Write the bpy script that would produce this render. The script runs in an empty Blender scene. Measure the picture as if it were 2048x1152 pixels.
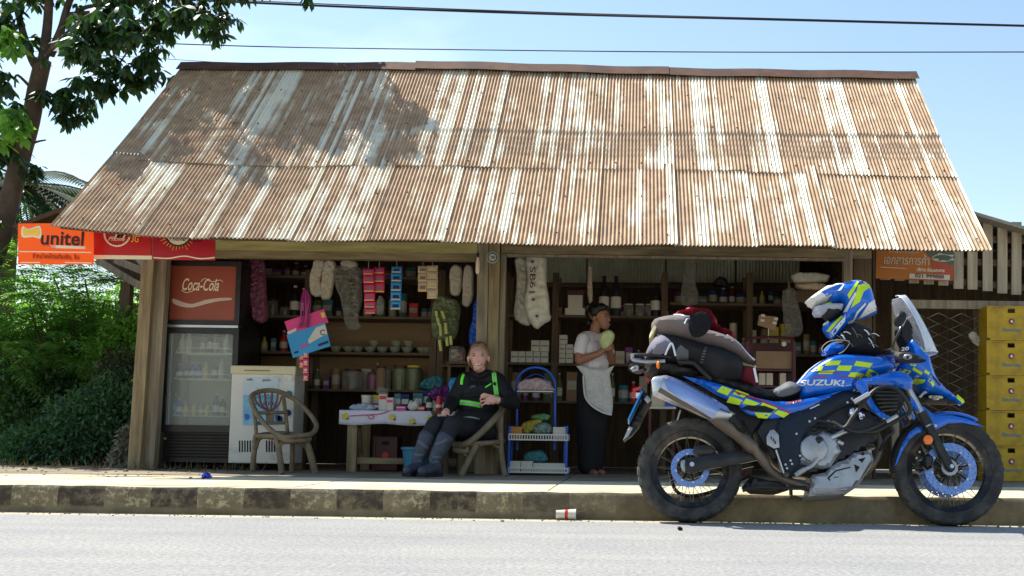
import bpy, bmesh, math, random
import numpy as np
from mathutils import Vector, Matrix, noise as mnoise
from mathutils.geometry import delaunay_2d_cdt

# ------------------------------------------------------------------ camera, sky, sun, exposure
SC = bpy.context.scene
COL = SC.collection
F, PX, PY = 2300.0, 1267.0, 698.6            # focal length and principal point in photo pixels
CAM = np.array([0.0, 0.0, 0.5]); PITCH = math.atan(177 / 2300.0); ROLL = 0.0135
_r = np.array([1.0, 0, 0]); _u = np.array([0, -math.sin(PITCH), math.cos(PITCH)])
FWD = np.array([0, math.cos(PITCH), math.sin(PITCH)])
RGT = _r * math.cos(ROLL) + _u * math.sin(ROLL); UPV = _u * math.cos(ROLL) - _r * math.sin(ROLL)
cd = bpy.data.cameras.new('camera'); cam = bpy.data.objects.new('camera', cd); COL.objects.link(cam)
cam.matrix_world = Matrix(((RGT[0], UPV[0], -FWD[0], CAM[0]), (RGT[1], UPV[1], -FWD[1], CAM[1]), (RGT[2], UPV[2], -FWD[2], CAM[2]), (0, 0, 0, 1)))
cd.sensor_width = 36; cd.lens = F / 2048 * 36; cd.shift_x = -(PX - 1024) / 2048; cd.shift_y = (PY - 576) / 2048
cd.clip_start = 0.05; cd.clip_end = 6000
SC.camera = cam
SUN = Vector((-0.60, 0.42, 1.0)).normalized()          # towards the sun
w = bpy.data.worlds.new('World'); SC.world = w; w.use_nodes = True
wn = w.node_tree; bg = wn.nodes['Background']
sky = wn.nodes.new('ShaderNodeTexSky'); sky.sky_type = 'NISHITA'; sky.sun_disc = False
sky.sun_elevation = math.asin(SUN.z); sky.sun_rotation = math.atan2(SUN.x, SUN.y)
sky.altitude = 0; sky.air_density = 1.3; sky.dust_density = 0.35; sky.ozone_density = 1.0
# thin white haze cloud drifting over the blue
tc = wn.nodes.new('ShaderNodeTexCoord'); nz = wn.nodes.new('ShaderNodeTexNoise'); nz.inputs['Scale'].default_value = 2.1; nz.inputs['Detail'].default_value = 6
mp = wn.nodes.new('ShaderNodeMapping'); mp.inputs['Scale'].default_value = (1, 1, 2.6); mp.inputs['Location'].default_value = (0.35, 0.2, 0.0)
cr = wn.nodes.new('ShaderNodeValToRGB'); cr.color_ramp.elements[0].position = 0.60; cr.color_ramp.elements[1].position = 1.1
mx = wn.nodes.new('ShaderNodeMixRGB'); mx.inputs[2].default_value = (9.0, 9.3, 9.6, 1)
wn.links.new(tc.outputs['Generated'], mp.inputs[0]); wn.links.new(mp.outputs[0], nz.inputs['Vector']); wn.links.new(nz.outputs['Fac'], cr.inputs[0])
wn.links.new(cr.outputs[0], mx.inputs[0]); wn.links.new(sky.outputs[0], mx.inputs[1]); wn.links.new(mx.outputs[0], bg.inputs[0])
bg.inputs[1].default_value = 0.115
sl = bpy.data.lights.new('sun', 'SUN'); sl.energy = 5.0; sl.angle = math.radians(0.5); sl.color = (1.0, 0.95, 0.86)
so = bpy.data.objects.new('sun', sl); COL.objects.link(so); so.rotation_euler = (-SUN).to_track_quat('-Z', 'Y').to_euler(); so.location = (-5, 0, 12)
SC.view_settings.view_transform = 'Standard'; SC.view_settings.look = 'None'; SC.view_settings.gamma = 1; SC.view_settings.use_curve_mapping = False
SC.view_settings.exposure = 0.74
SC.cycles.max_bounces = 8; SC.cycles.diffuse_bounces = 5; SC.cycles.transparent_max_bounces = 12
random.seed(7); RNG = np.random.default_rng(11)

# ------------------------------------------------------------------ helpers
def ray(px, py):
    return RGT * ((px - PX) / F) + UPV * (-(py - PY) / F) + FWD
def P(px, py, Y):                      # photo pixel on the vertical plane at distance Y
    d = ray(px, py); return Vector(CAM + d * (Y / d[1]))
def G(px, py, z):                      # photo pixel on the horizontal plane at height z
    d = ray(px, py); return Vector(CAM + d * ((z - CAM[2]) / d[2]))
def lin(c):
    return tuple(((x / 255) / 12.92 if x / 255 <= 0.04045 else ((x / 255 + 0.055) / 1.055) ** 2.4) for x in c)
_WM = {}
def wmat(o):
    m = o.matrix_basis.copy(); p = o.parent
    while p: m = p.matrix_basis @ m; p = p.parent
    return m
def tag(o, label=None, cat=None, group=None, kind=None):
    if label: o['label'] = label
    if cat: o['category'] = cat
    if group: o['group'] = group
    if kind: o['kind'] = kind
    return o
def thing(name, label, cat, loc=(0, 0, 0), rz=0, group=None, parent=None):
    o = bpy.data.objects.new(name, None); COL.objects.link(o); o.location = loc; o.rotation_euler = (0, 0, rz); o.empty_display_size = .1
    return tag(o, label, cat, group)
def part_empty(name, parent):
    o = bpy.data.objects.new(name, None); COL.objects.link(o); o.parent = parent; return o
def copy_tree(o, parent=None):
    c = o.copy(); COL.objects.link(c); c.parent = parent
    for ch in list(o.children): copy_tree(ch, c)
    return c
def mesh_obj(name, verts, faces, m, parent=None, world=True, smooth=False, origin=None, autosmooth=None):
    if parent is not None and world:
        im = wmat(parent).inverted(); verts = [im @ Vector(v) for v in verts]
    elif parent is None and origin is not None:
        og = Vector(origin); verts = [Vector(v) - og for v in verts]
    me = bpy.data.meshes.new(name); me.from_pydata([tuple(v) for v in verts], [], faces); me.validate(); me.update()
    if smooth: me.shade_smooth() if hasattr(me, 'shade_smooth') else None
    if autosmooth is not None:
        me.shade_smooth(); 
        try: me.set_sharp_from_angle(angle=math.radians(autosmooth))
        except Exception: pass
    o = bpy.data.objects.new(name, me); COL.objects.link(o)
    for mm in (m if isinstance(m, (list, tuple)) else [m]): me.materials.append(mm)
    if parent is not None: o.parent = parent
    elif origin is not None: o.location = origin
    return o
def frame_of(d):
    d = Vector(d).normalized(); a = Vector((0, 0, 1)) if abs(d.z) < .9 else Vector((1, 0, 0))
    x = d.cross(a).normalized(); return x, d.cross(x).normalized()
class MB:
    def __init__(s): s.v = []; s.f = []
    def add(s, v, f):
        n = len(s.v); s.v += [Vector(a) for a in v]; s.f += [tuple(i + n for i in q) for q in f]; return s
    def box(s, c, d, rot=None, bev=0.0):
        c = Vector(c); hx, hy, hz = d[0] / 2, d[1] / 2, d[2] / 2
        if bev <= 0:
            v = [Vector((x * hx, y * hy, z * hz)) for z in (-1, 1) for y in (-1, 1) for x in (-1, 1)]
            f = [(0, 2, 3, 1), (4, 5, 7, 6), (0, 1, 5, 4), (2, 6, 7, 3), (0, 4, 6, 2), (1, 3, 7, 5)]
        else:
            bm = bmesh.new(); bmesh.ops.create_cube(bm, size=1)
            for q in bm.verts: q.co = Vector((q.co.x * d[0], q.co.y * d[1], q.co.z * d[2]))
            bmesh.ops.bevel(bm, geom=bm.edges[:], offset=bev, segments=2, affect='EDGES', profile=.6)
            bm.verts.index_update(); v = [q.co.copy() for q in bm.verts]; f = [tuple(e.index for e in q.verts) for q in bm.faces]; bm.free()
        if rot is not None: v = [rot @ a for a in v]
        return s.add([a + c for a in v], f)
    def beam(s, a, b, wx, wy, up=(0, 0, 1)):                 # rectangular bar from a to b
        a, b = Vector(a), Vector(b); d = (b - a).normalized(); u = Vector(up)
        if abs(d.dot(u)) > .95: u = Vector((0, 1, 0))
        x = d.cross(u).normalized(); y = x.cross(d).normalized()
        v = [p + x * (i * wx / 2) + y * (j * wy / 2) for p in (a, b) for i, j in ((-1, -1), (1, -1), (1, 1), (-1, 1))]
        return s.add(v, [(0, 1, 2, 3), (7, 6, 5, 4)] + [(k, k + 4, (k + 1) % 4 + 4, (k + 1) % 4) for k in range(4)])
    def tube(s, pts, r, n=8, cap=True, closed=False):
        pts = [Vector(p) for p in pts]; m = len(pts); rs = r if isinstance(r, (list, tuple)) else [r] * m
        v = []; px = None
        for i, p in enumerate(pts):
            a = pts[(i - 1) % m] if (closed or i > 0) else p; b = pts[(i + 1) % m] if (closed or i < m - 1) else p
            t = (b - a)
            if t.length < 1e-9: t = Vector((0, 0, 1))
            t.normalize()
            if px is None: px, py = frame_of(t)
            else:
                px = (px - t * px.dot(t)); 
                if px.length < 1e-6: px, _ = frame_of(t)
                px.normalize(); py = t.cross(px)
            for k in range(n):
                q = 2 * math.pi * k / n; v.append(p + (px * math.cos(q) + py * math.sin(q)) * rs[i])
        f = []
        for i in range(m if closed else m - 1):
            j = (i + 1) % m
            for k in range(n): f.append((i * n + k, i * n + (k + 1) % n, j * n + (k + 1) % n, j * n + k))
        if cap and not closed: f += [tuple(range(n))[::-1], tuple((m - 1) * n + k for k in range(n))]
        return s.add(v, f)
    def lathe(s, prof, c=(0, 0, 0), n=20, axis='z', closed=False, mod=None):
        v = []; m = len(prof); c = Vector(c)
        for k in range(n):
            q = 2 * math.pi * k / n; cs, sn = math.cos(q), math.sin(q)
            for i, (r, h) in enumerate(prof):
                if mod: r = r + mod(i, k)
                v.append(c + (Vector((r * cs, r * sn, h)) if axis == 'z' else Vector((r * cs, h, r * sn)) if axis == 'y' else Vector((h, r * cs, r * sn))))
        f = []
        for k in range(n):
            l = (k + 1) % n
            for i in range(m if closed else m - 1):
                j = (i + 1) % m; q = (k * m + i, l * m + i, l * m + j, k * m + j)
                f.append(q if axis != 'y' else q[::-1])
        return s.add(v, f)
    def prism(s, poly, y0, y1, mp=None):                     # poly in (x,z), extruded along y
        n = len(poly); mp = mp or (lambda x, y, z: Vector((x, y, z)))
        ar = sum(poly[i][0] * poly[(i + 1) % n][1] - poly[(i + 1) % n][0] * poly[i][1] for i in range(n))
        if ar < 0: poly = poly[::-1]
        v = [mp(x, y0, z) for x, z in poly] + [mp(x, y1, z) for x, z in poly]
        f = [tuple(range(n)), tuple(range(2 * n - 1, n - 1, -1))] + [(i, i + n, (i + 1) % n + n, (i + 1) % n) for i in range(n)]
        return s.add(v, f)
    def ball(s, c, r, n=10, m=7, rot=None):
        r = (r, r, r) if not isinstance(r, (tuple, list)) else r; v = [Vector((0, 0, -1))]; c = Vector(c)
        for i in range(1, m):
            t = -math.pi / 2 + math.pi * i / m
            for k in range(n): v.append(Vector((math.cos(t) * math.cos(2 * math.pi * k / n), math.cos(t) * math.sin(2 * math.pi * k / n), math.sin(t))))
        v.append(Vector((0, 0, 1))); f = [(0, 1 + (k + 1) % n, 1 + k) for k in range(n)]
        for i in range(m - 2):
            for k in range(n): a = 1 + i * n; f.append((a + k, a + (k + 1) % n, a + n + (k + 1) % n, a + n + k))
        L = len(v) - 1; f += [(L, 1 + (m - 2) * n + k, 1 + (m - 2) * n + (k + 1) % n) for k in range(n)]
        v = [Vector((a.x * r[0], a.y * r[1], a.z * r[2])) for a in v]
        if rot is not None: v = [rot @ a for a in v]
        return s.add([a + c for a in v], f)
    def build(s, name, m, parent=None, world=True, smooth=None, origin=None):
        return mesh_obj(name, s.v, s.f, m, parent, world, origin=origin, autosmooth=smooth)
def spline(pts, n=6, closed=False):
    pts = [Vector(p) for p in pts]; m = len(pts); out = []
    for i in range(m if closed else m - 1):
        g = lambda k: pts[k % m] if closed else pts[min(max(k, 0), m - 1)]
        p0, p1, p2, p3 = g(i - 1), g(i), g(i + 1), g(i + 2)
        for k in range(n):
            t = k / n; out.append(.5 * ((2 * p1) + (p2 - p0) * t + (2 * p0 - 5 * p1 + 4 * p2 - p3) * t * t + (3 * p1 - p0 - 3 * p2 + p3) * t ** 3))
    if not closed: out.append(pts[-1])
    return out
def sp2(pts, n=4): return [(p.x, p.y) for p in spline([(a, b, 0) for a, b in pts], n, True)]
def resample(poly, step, closed=True):
    out = []; n = len(poly)
    for i in range(n if closed else n - 1):
        a, b = poly[i], poly[(i + 1) % n]; L = math.hypot(b[0] - a[0], b[1] - a[1]); k = max(1, int(round(L / step)))
        for j in range(k): out.append((a[0] + (b[0] - a[0]) * j / k, a[1] + (b[1] - a[1]) * j / k))
    return out
def inside(poly, x, y):
    c = np.zeros(np.shape(x), bool); n = len(poly)
    for i in range(n):
        x1, y1 = poly[i]; x2, y2 = poly[i - 1]
        with np.errstate(all='ignore'):
            c ^= ((y1 > y) != (y2 > y)) & (x < (x2 - x1) * (y - y1) / (y2 - y1 + 1e-15) + x1)
    return c
def polydist(poly, pts):
    pts = np.asarray(pts, float); best = np.full(len(pts), 1e9); n = len(poly)
    for i in range(n):
        a = np.array(poly[i]); b = np.array(poly[(i + 1) % n]); d = b - a; L = (d @ d) + 1e-15
        t = np.clip(((pts - a) @ d) / L, 0, 1); best = np.minimum(best, np.hypot(*(pts - a - t[:, None] * d).T))
    return best
class Inflate:
    """A closed body from a side outline (u,v): half width grows from the rim inwards like a rounded pillow."""
    def __init__(s, outline, hw, R=.05, edge=.0, step=.02, hwf=None, bump=0, bscale=12, seed=0):
        s.o = outline; s.hw = hw; s.R = R; s.edge = edge; s.step = step; s.hwf = hwf; s.bump = bump; s.bs = bscale; s.seed = seed
    def h(s, pts):
        pts = np.asarray(pts, float); d = polydist(s.o, pts); ins = inside(s.o, pts[:, 0], pts[:, 1]); d = np.where(ins, d, 0)
        t = np.clip(d / s.R, 0, 1); pr = np.sqrt(np.maximum(0, 1 - (1 - t) ** 2))
        hw = np.array([s.hwf(*p) for p in pts]) if s.hwf else s.hw
        h = s.edge + (hw - s.edge) * pr
        if s.bump:
            h = h + pr * s.bump * np.array([mnoise.noise(Vector((p[0] * s.bs + s.seed, p[1] * s.bs, s.seed * 1.7))) for p in pts])
        return np.maximum(h, s.edge if s.edge else 0)
    def tri(s, poly, step):
        b = resample(poly, step); xs = [p[0] for p in b]; ys = [p[1] for p in b]
        gx, gy = np.meshgrid(np.arange(min(xs), max(xs), step), np.arange(min(ys), max(ys), step * .87))
        gx = gx + (np.arange(gx.shape[0]) % 2)[:, None] * step / 2
        g = np.stack([gx.ravel(), gy.ravel()], 1); ok = inside(poly, g[:, 0], g[:, 1])
        g = g[ok]; g = g[polydist(poly, g) > step * .55] if len(g) else g
        pts = [Vector(p) for p in b] + [Vector(p) for p in g.tolist()]; n = len(b)
        vs, es, fs, _, _, _ = delaunay_2d_cdt(pts, [(i, (i + 1) % n) for i in range(n)], [], 0, 1e-6)
        vs = [(v.x, v.y) for v in vs]; out = []
        cen = np.array([[sum(vs[i][0] for i in f) / 3, sum(vs[i][1] for i in f) / 3] for f in fs]); ok = inside(poly, cen[:, 0], cen[:, 1])
        for f, k in zip(fs, ok):
            if k:
                a, c, d = (vs[i] for i in f); ar = (c[0] - a[0]) * (d[1] - a[1]) - (d[0] - a[0]) * (c[1] - a[1])
                if abs(ar) > 1e-10: out.append(tuple(f) if ar > 0 else tuple(f)[::-1])
        return vs, out
    def mesh(s, mp=None, yc=0.0, front_only=False):
        vs, fs = s.tri(s.o, s.step); H = s.h(vs); mp = mp or (lambda u, y, v: Vector((u, y, v)))
        n = len(vs); v = [mp(p[0], yc - h, p[1]) for p, h in zip(vs, H)]; f = list(fs)
        v += [mp(p[0], yc + h, p[1]) for p, h in zip(vs, H)]; f += [tuple(i + n for i in q[::-1]) for q in fs]
        cnt = {}
        for q in fs:
            for i in range(3): e = (q[i], q[(i + 1) % 3]); cnt[e] = cnt.get(e, 0) + 1
        for (a, b) in cnt:
            if (b, a) not in cnt: f.append((b, a, a + n, b + n))
        m = MB(); m.add(v, f); return m
    def decal(s, poly, mp, yc=0.0, lift=.0025, step=None):
        vs, fs = s.tri(poly, step or s.step); H = s.h(vs); m = MB()
        n = len(vs); v = [mp(p[0], yc - h - lift, p[1]) for p, h in zip(vs, H)] + [mp(p[0], yc - h + .001, p[1]) for p, h in zip(vs, H)]
        m.add(v, list(fs) + [tuple(i + n for i in q[::-1]) for q in fs]); return m
def weld(o, d=1e-5):
    bm = bmesh.new(); bm.from_mesh(o.data); bmesh.ops.remove_doubles(bm, verts=bm.verts[:], dist=d); bmesh.ops.recalc_face_normals(bm, faces=bm.faces[:]); bm.to_mesh(o.data); bm.free()
    return o
_txt = {}
def text_mesh(s, size=1.0, shear=0.0, bold=0.0, align='CENTER', space=1.0):
    key = (s, size, shear, bold, align, space)
    if key not in _txt:
        c = bpy.data.curves.new('lettering', 'FONT'); c.body = s; c.size = size; c.shear = shear; c.offset = bold * size; c.align_x = align; c.align_y = 'CENTER'; c.space_character = space; c.resolution_u = 3
        o = bpy.data.objects.new('lettering', c); COL.objects.link(o); dg = bpy.context.evaluated_depsgraph_get(); dg.update()
        me = o.evaluated_get(dg).to_mesh(); v = [(q.co.x, q.co.y) for q in me.vertices]; f = [tuple(p.vertices) for p in me.polygons]
        o.evaluated_get(dg).to_mesh_clear(); bpy.data.objects.remove(o); bpy.data.curves.remove(c); _txt[key] = (v, f)
    return _txt[key]
def lettering(s, o, ex, ez, size, m, parent, name='lettering', shear=0, bold=0, width=None, lift=.004, align='CENTER', space=1.0, rot=0):
    """flat raised print at point o, running along ex, up along ez"""
    v, f = text_mesh(s, size, shear, bold, align, space)
    if not v: return None
    ex = Vector(ex).normalized(); ez = Vector(ez).normalized(); n = ex.cross(ez).normalized()
    x0 = min(a for a, _ in v); x1 = max(a for a, _ in v); k = 1 if width is None else width / max(1e-6, x1 - x0)
    cr, sr = math.cos(rot), math.sin(rot)
    vv = [Vector(o) + ex * (a * k * cr - b * sr) + ez * (a * k * sr + b * cr) + n * lift for a, b in v]
    return mesh_obj(name, vv, f, m, parent)

# ------------------------------------------------------------------ materials
MATS = {}
def mat(name, col, rough=.7, metal=0.0, var=.12, vs=6.0, bump=0.0, bs=40.0, spec=.5, dirt=None, dirt_amt=.4, dirt_scale=3.0, coat=0.0, stretch=(1, 1, 1), trans=0.0, alpha=1.0, ior=1.45, dirt_edge=(.45, .65), sheen=0.0):
    if name in MATS: return MATS[name]
    m = bpy.data.materials.new(name); m.use_nodes = True; nt = m.node_tree; b = nt.nodes['Principled BSDF']; L = nt.links.new
    c = lin(col) if max(col) > 1 else col
    b.inputs['Roughness'].default_value = rough; b.inputs['Metallic'].default_value = metal; b.inputs['Specular IOR Level'].default_value = spec; b.inputs['IOR'].default_value = ior
    b.inputs['Coat Weight'].default_value = coat; b.inputs['Transmission Weight'].default_value = trans; b.inputs['Alpha'].default_value = alpha; b.inputs['Coat Roughness'].default_value = .08
    b.inputs['Base Color'].default_value = (*c, 1)
    if sheen: b.inputs['Sheen Weight'].default_value = sheen
    tcn = nt.nodes.new('ShaderNodeTexCoord'); mpn = nt.nodes.new('ShaderNodeMapping'); mpn.inputs['Scale'].default_value = stretch; L(tcn.outputs['Object'], mpn.inputs[0])
    last = None
    if var > 0:
        n = nt.nodes.new('ShaderNodeTexNoise'); n.inputs['Scale'].default_value = vs; n.inputs['Detail'].default_value = 5; L(mpn.outputs[0], n.inputs['Vector'])
        r = nt.nodes.new('ShaderNodeMixRGB'); r.inputs[1].default_value = (*[x * (1 - var) for x in c], 1); r.inputs[2].default_value = (*[min(1, x * (1 + var)) for x in c], 1)
        s = nt.nodes.new('ShaderNodeMapRange'); s.inputs[1].default_value = .3; s.inputs[2].default_value = .7; L(n.outputs['Fac'], s.inputs[0]); L(s.outputs[0], r.inputs[0]); last = r.outputs[0]
    if dirt is not None:
        n2 = nt.nodes.new('ShaderNodeTexNoise'); n2.inputs['Scale'].default_value = dirt_scale; n2.inputs['Detail'].default_value = 8; n2.inputs['Roughness'].default_value = .65; L(mpn.outputs[0], n2.inputs['Vector'])
        s2 = nt.nodes.new('ShaderNodeMapRange'); s2.inputs[1].default_value = dirt_edge[0]; s2.inputs[2].default_value = dirt_edge[1]; s2.inputs[4].default_value = dirt_amt; L(n2.outputs['Fac'], s2.inputs[0])
        r2 = nt.nodes.new('ShaderNodeMixRGB'); r2.inputs[2].default_value = (*(lin(dirt) if max(dirt) > 1 else dirt), 1); L(s2.outputs[0], r2.inputs[0])
        if last: L(last, r2.inputs[1])
        else: r2.inputs[1].default_value = (*c, 1)
        last = r2.outputs[0]
    if last: L(last, b.inputs['Base Color'])
    if bump:
        n3 = nt.nodes.new('ShaderNodeTexNoise'); n3.inputs['Scale'].default_value = bs; n3.inputs['Detail'].default_value = 4; L(mpn.outputs[0], n3.inputs['Vector'])
        bp = nt.nodes.new('ShaderNodeBump'); bp.inputs['Strength'].default_value = bump; bp.inputs['Distance'].default_value = .01; L(n3.outputs['Fac'], bp.inputs['Height']); L(bp.outputs[0], b.inputs['Normal'])
    MATS[name] = m; return m
def leaf_mat(name, c1, c2, trans=.35, rough=.5):
    if name in MATS: return MATS[name]
    m = bpy.data.materials.new(name); m.use_nodes = True; nt = m.node_tree; b = nt.nodes['Principled BSDF']; L = nt.links.new
    g = nt.nodes.new('ShaderNodeNewGeometry'); r = nt.nodes.new('ShaderNodeMixRGB'); r.inputs[1].default_value = (*c1, 1); r.inputs[2].default_value = (*c2, 1)
    L(g.outputs['Random Per Island'], r.inputs[0]); L(r.outputs[0], b.inputs['Base Color']); b.inputs['Roughness'].default_value = rough
    t = nt.nodes.new('ShaderNodeBsdfTranslucent'); t2 = nt.nodes.new('ShaderNodeMixRGB'); t2.blend_type = 'MULTIPLY'; t2.inputs[0].default_value = 1; t2.inputs[2].default_value = (1.2, 1.5, .5, 1); L(r.outputs[0], t2.inputs[1]); L(t2.outputs[0], t.inputs[0])
    x = nt.nodes.new('ShaderNodeMixShader'); x.inputs[0].default_value = trans; L(b.outputs[0], x.inputs[1]); L(t.outputs[0], x.inputs[2]); L(x.outputs[0], nt.nodes['Material Output'].inputs[0])
    MATS[name] = m; return m
def film_mat(name, tint=(.9, .9, .9), clear=.6, rough=.15, white=.3):
    """thin clear sheet: part see-through, part glossy, part milky"""
    if name in MATS: return MATS[name]
    m = bpy.data.materials.new(name); m.use_nodes = True; nt = m.node_tree; L = nt.links.new; b = nt.nodes['Principled BSDF']
    b.inputs['Base Color'].default_value = (*tint, 1); b.inputs['Roughness'].default_value = rough; b.inputs['Specular IOR Level'].default_value = .8
    t = nt.nodes.new('ShaderNodeBsdfTransparent'); t.inputs[0].default_value = (*[min(1, .6 + .4 * q) for q in tint], 1)
    x = nt.nodes.new('ShaderNodeMixShader'); fr = nt.nodes.new('ShaderNodeLayerWeight'); fr.inputs[0].default_value = .35
    ma = nt.nodes.new('ShaderNodeMath'); ma.operation = 'MULTIPLY_ADD'; ma.inputs[1].default_value = .5; ma.inputs[2].default_value = 1 - clear; L(fr.outputs['Facing'], ma.inputs[0])
    L(ma.outputs[0], x.inputs[0]); L(t.outputs[0], x.inputs[1]); L(b.outputs[0], x.inputs[2]); L(x.outputs[0], nt.nodes['Material Output'].inputs[0])
    MATS[name] = m; return m
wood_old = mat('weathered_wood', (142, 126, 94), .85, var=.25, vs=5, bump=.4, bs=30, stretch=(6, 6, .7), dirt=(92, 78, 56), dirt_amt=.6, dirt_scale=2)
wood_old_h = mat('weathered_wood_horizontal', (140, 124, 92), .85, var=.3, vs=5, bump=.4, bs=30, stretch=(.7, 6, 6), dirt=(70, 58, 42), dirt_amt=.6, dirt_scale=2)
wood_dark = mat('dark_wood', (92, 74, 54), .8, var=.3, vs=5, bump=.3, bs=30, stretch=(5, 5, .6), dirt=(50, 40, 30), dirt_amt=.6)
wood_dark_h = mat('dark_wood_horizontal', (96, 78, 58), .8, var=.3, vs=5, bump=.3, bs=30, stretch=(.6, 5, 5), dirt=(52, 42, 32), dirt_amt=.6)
wood_grey = mat('grey_boards', (142, 130, 110), .9, var=.25, vs=5, bump=.3, bs=40, stretch=(6, 6, .5), dirt=(94, 82, 66), dirt_amt=.5)
wood_pale = mat('pale_slats', (172, 160, 138), .9, var=.2, vs=5, bump=.3, bs=40, stretch=(6, 6, .5), dirt=(120, 106, 86), dirt_amt=.5)
# ------------------------------------------------------------------ ground, road, kerb, pavement
KY, KH = 7.05, 0.163
def node_mat(name):
    m = bpy.data.materials.new(name); m.use_nodes = True; MATS[name] = m; return m, m.node_tree, m.node_tree.nodes['Principled BSDF'], m.node_tree.links.new
def N(nt, t, **kw):
    n = nt.nodes.new('ShaderNode' + t)
    for k, v in kw.items():
        if k.startswith('i_'): n.inputs[int(k[2:]) if k[2:].isdigit() else k[2:]].default_value = v
        else: setattr(n, k, v)
    return n
def road_material():
    m, nt, b, L = node_mat('sun_bleached_asphalt'); tc = N(nt, 'TexCoord')
    def ns(s, d, r=.6):
        n = N(nt, 'TexNoise'); n.inputs['Scale'].default_value = s; n.inputs['Detail'].default_value = d; n.inputs['Roughness'].default_value = r; L(tc.outputs['Object'], n.inputs['Vector']); return n
    big = ns(.8, 4); fine = ns(48, 4, .85); vor = N(nt, 'TexVoronoi'); vor.inputs['Scale'].default_value = 70; L(tc.outputs['Object'], vor.inputs['Vector'])
    r1 = N(nt, 'ValToRGB'); e = r1.color_ramp.elements; e[0].color = (*lin((122, 121, 118)), 1); e[1].color = (*lin((177, 175, 171)), 1); e[0].position = .34; e[1].position = .62; L(fine.outputs['Fac'], r1.inputs[0])
    mul = N(nt, 'MixRGB', blend_type='MULTIPLY'); mul.inputs[0].default_value = 1; r2 = N(nt, 'ValToRGB'); e = r2.color_ramp.elements; e[0].color = (.86, .87, .89, 1); e[1].color = (1, 1, .98, 1); e[0].position = .35; e[1].position = .65; L(big.outputs['Fac'], r2.inputs[0]); L(r1.outputs[0], mul.inputs[1]); L(r2.outputs[0], mul.inputs[2])
    r3 = N(nt, 'ValToRGB'); e = r3.color_ramp.elements; e[0].color = (.42, .42, .42, 1); e[1].color = (1, 1, 1, 1); e[0].position = .02; e[1].position = .11; L(vor.outputs['Distance'], r3.inputs[0])
    # dark pits only here and there
    pit = ns(9, 2); r4 = N(nt, 'ValToRGB'); r4.color_ramp.elements[0].position = .45; r4.color_ramp.elements[1].position = .6; L(pit.outputs['Fac'], r4.inputs[0])
    m3 = N(nt, 'MixRGB'); m3.inputs[1].default_value = (1, 1, 1, 1); L(r4.outputs[0], m3.inputs[0]); L(r3.outputs[0], m3.inputs[2])
    m4 = N(nt, 'MixRGB', blend_type='MULTIPLY'); m4.inputs[0].default_value = 1; L(mul.outputs[0], m4.inputs[1]); L(m3.outputs[0], m4.inputs[2])
    # traffic-worn lengthwise bands and old stains
    mp_ = N(nt, 'Mapping'); mp_.inputs['Scale'].default_value = (.10, 2.6, 1); L(tc.outputs['Object'], mp_.inputs[0]); tn = N(nt, 'TexNoise'); tn.inputs['Scale'].default_value = 1.6; tn.inputs['Detail'].default_value = 5; L(mp_.outputs[0], tn.inputs['Vector'])
    r6 = N(nt, 'ValToRGB'); e = r6.color_ramp.elements; e[0].color = (.91, .915, .93, 1); e[1].color = (1.0, 1.0, .99, 1); e[0].position = .38; e[1].position = .6; L(tn.outputs['Fac'], r6.inputs[0])
    m6 = N(nt, 'MixRGB', blend_type='MULTIPLY'); m6.inputs[0].default_value = 1; L(m4.outputs[0], m6.inputs[1]); L(r6.outputs[0], m6.inputs[2]); m4 = m6
    # drifted dust along the kerb
    sx = N(nt, 'SeparateXYZ'); L(tc.outputs['Object'], sx.inputs[0]); wob = ns(2.2, 5); ad = N(nt, 'Math', operation='MULTIPLY_ADD'); ad.inputs[1].default_value = .34; L(wob.outputs['Fac'], ad.inputs[0]); L(sx.outputs['Y'], ad.inputs[2])
    mr = N(nt, 'MapRange'); mr.inputs[1].default_value = KY - .06; mr.inputs[2].default_value = KY + .10; L(ad.outputs[0], mr.inputs[0])
    m5 = N(nt, 'MixRGB'); m5.inputs[2].default_value = (*lin((196, 184, 150)), 1); L(mr.outputs[0], m5.inputs[0]); L(m4.outputs[0], m5.inputs[1]); L(m5.outputs[0], b.inputs['Base Color'])
    b.inputs['Roughness'].default_value = .95; b.inputs['Specular IOR Level'].default_value = .2
    bp = N(nt, 'Bump'); bp.inputs['Strength'].default_value = .5; bp.inputs['Distance'].default_value = .008; L(fine.outputs['Fac'], bp.inputs['Height']); L(bp.outputs[0], b.inputs['Normal']); return m
def concrete_material(name, c1, c2, scale=3, spots=.25):
    m, nt, b, L = node_mat(name); tc = N(nt, 'TexCoord')
    def ns(s, d, r=.6):
        n = N(nt, 'TexNoise'); n.inputs['Scale'].default_value = s; n.inputs['Detail'].default_value = d; n.inputs['Roughness'].default_value = r; L(tc.outputs['Object'], n.inputs['Vector']); return n
    a = ns(scale, 8, .65); f = ns(60, 3); r = N(nt, 'ValToRGB'); e = r.color_ramp.elements; e[0].color = (*lin(c1), 1); e[1].color = (*lin(c2), 1); e[0].position = .32; e[1].position = .62; L(a.outputs['Fac'], r.inputs[0])
    mu = N(nt, 'MixRGB', blend_type='MULTIPLY'); mu.inputs[0].default_value = spots; L(r.outputs[0], mu.inputs[1]); L(f.outputs['Fac'], mu.inputs[2]); L(mu.outputs[0], b.inputs['Base Color']); b.inputs['Roughness'].default_value = .92; b.inputs['Specular IOR Level'].default_value = .25
    bp = N(nt, 'Bump'); bp.inputs['Strength'].default_value = .4; bp.inputs['Distance'].default_value = .006; L(f.outputs['Fac'], bp.inputs['Height']); L(bp.outputs[0], b.inputs['Normal']); return m
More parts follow.
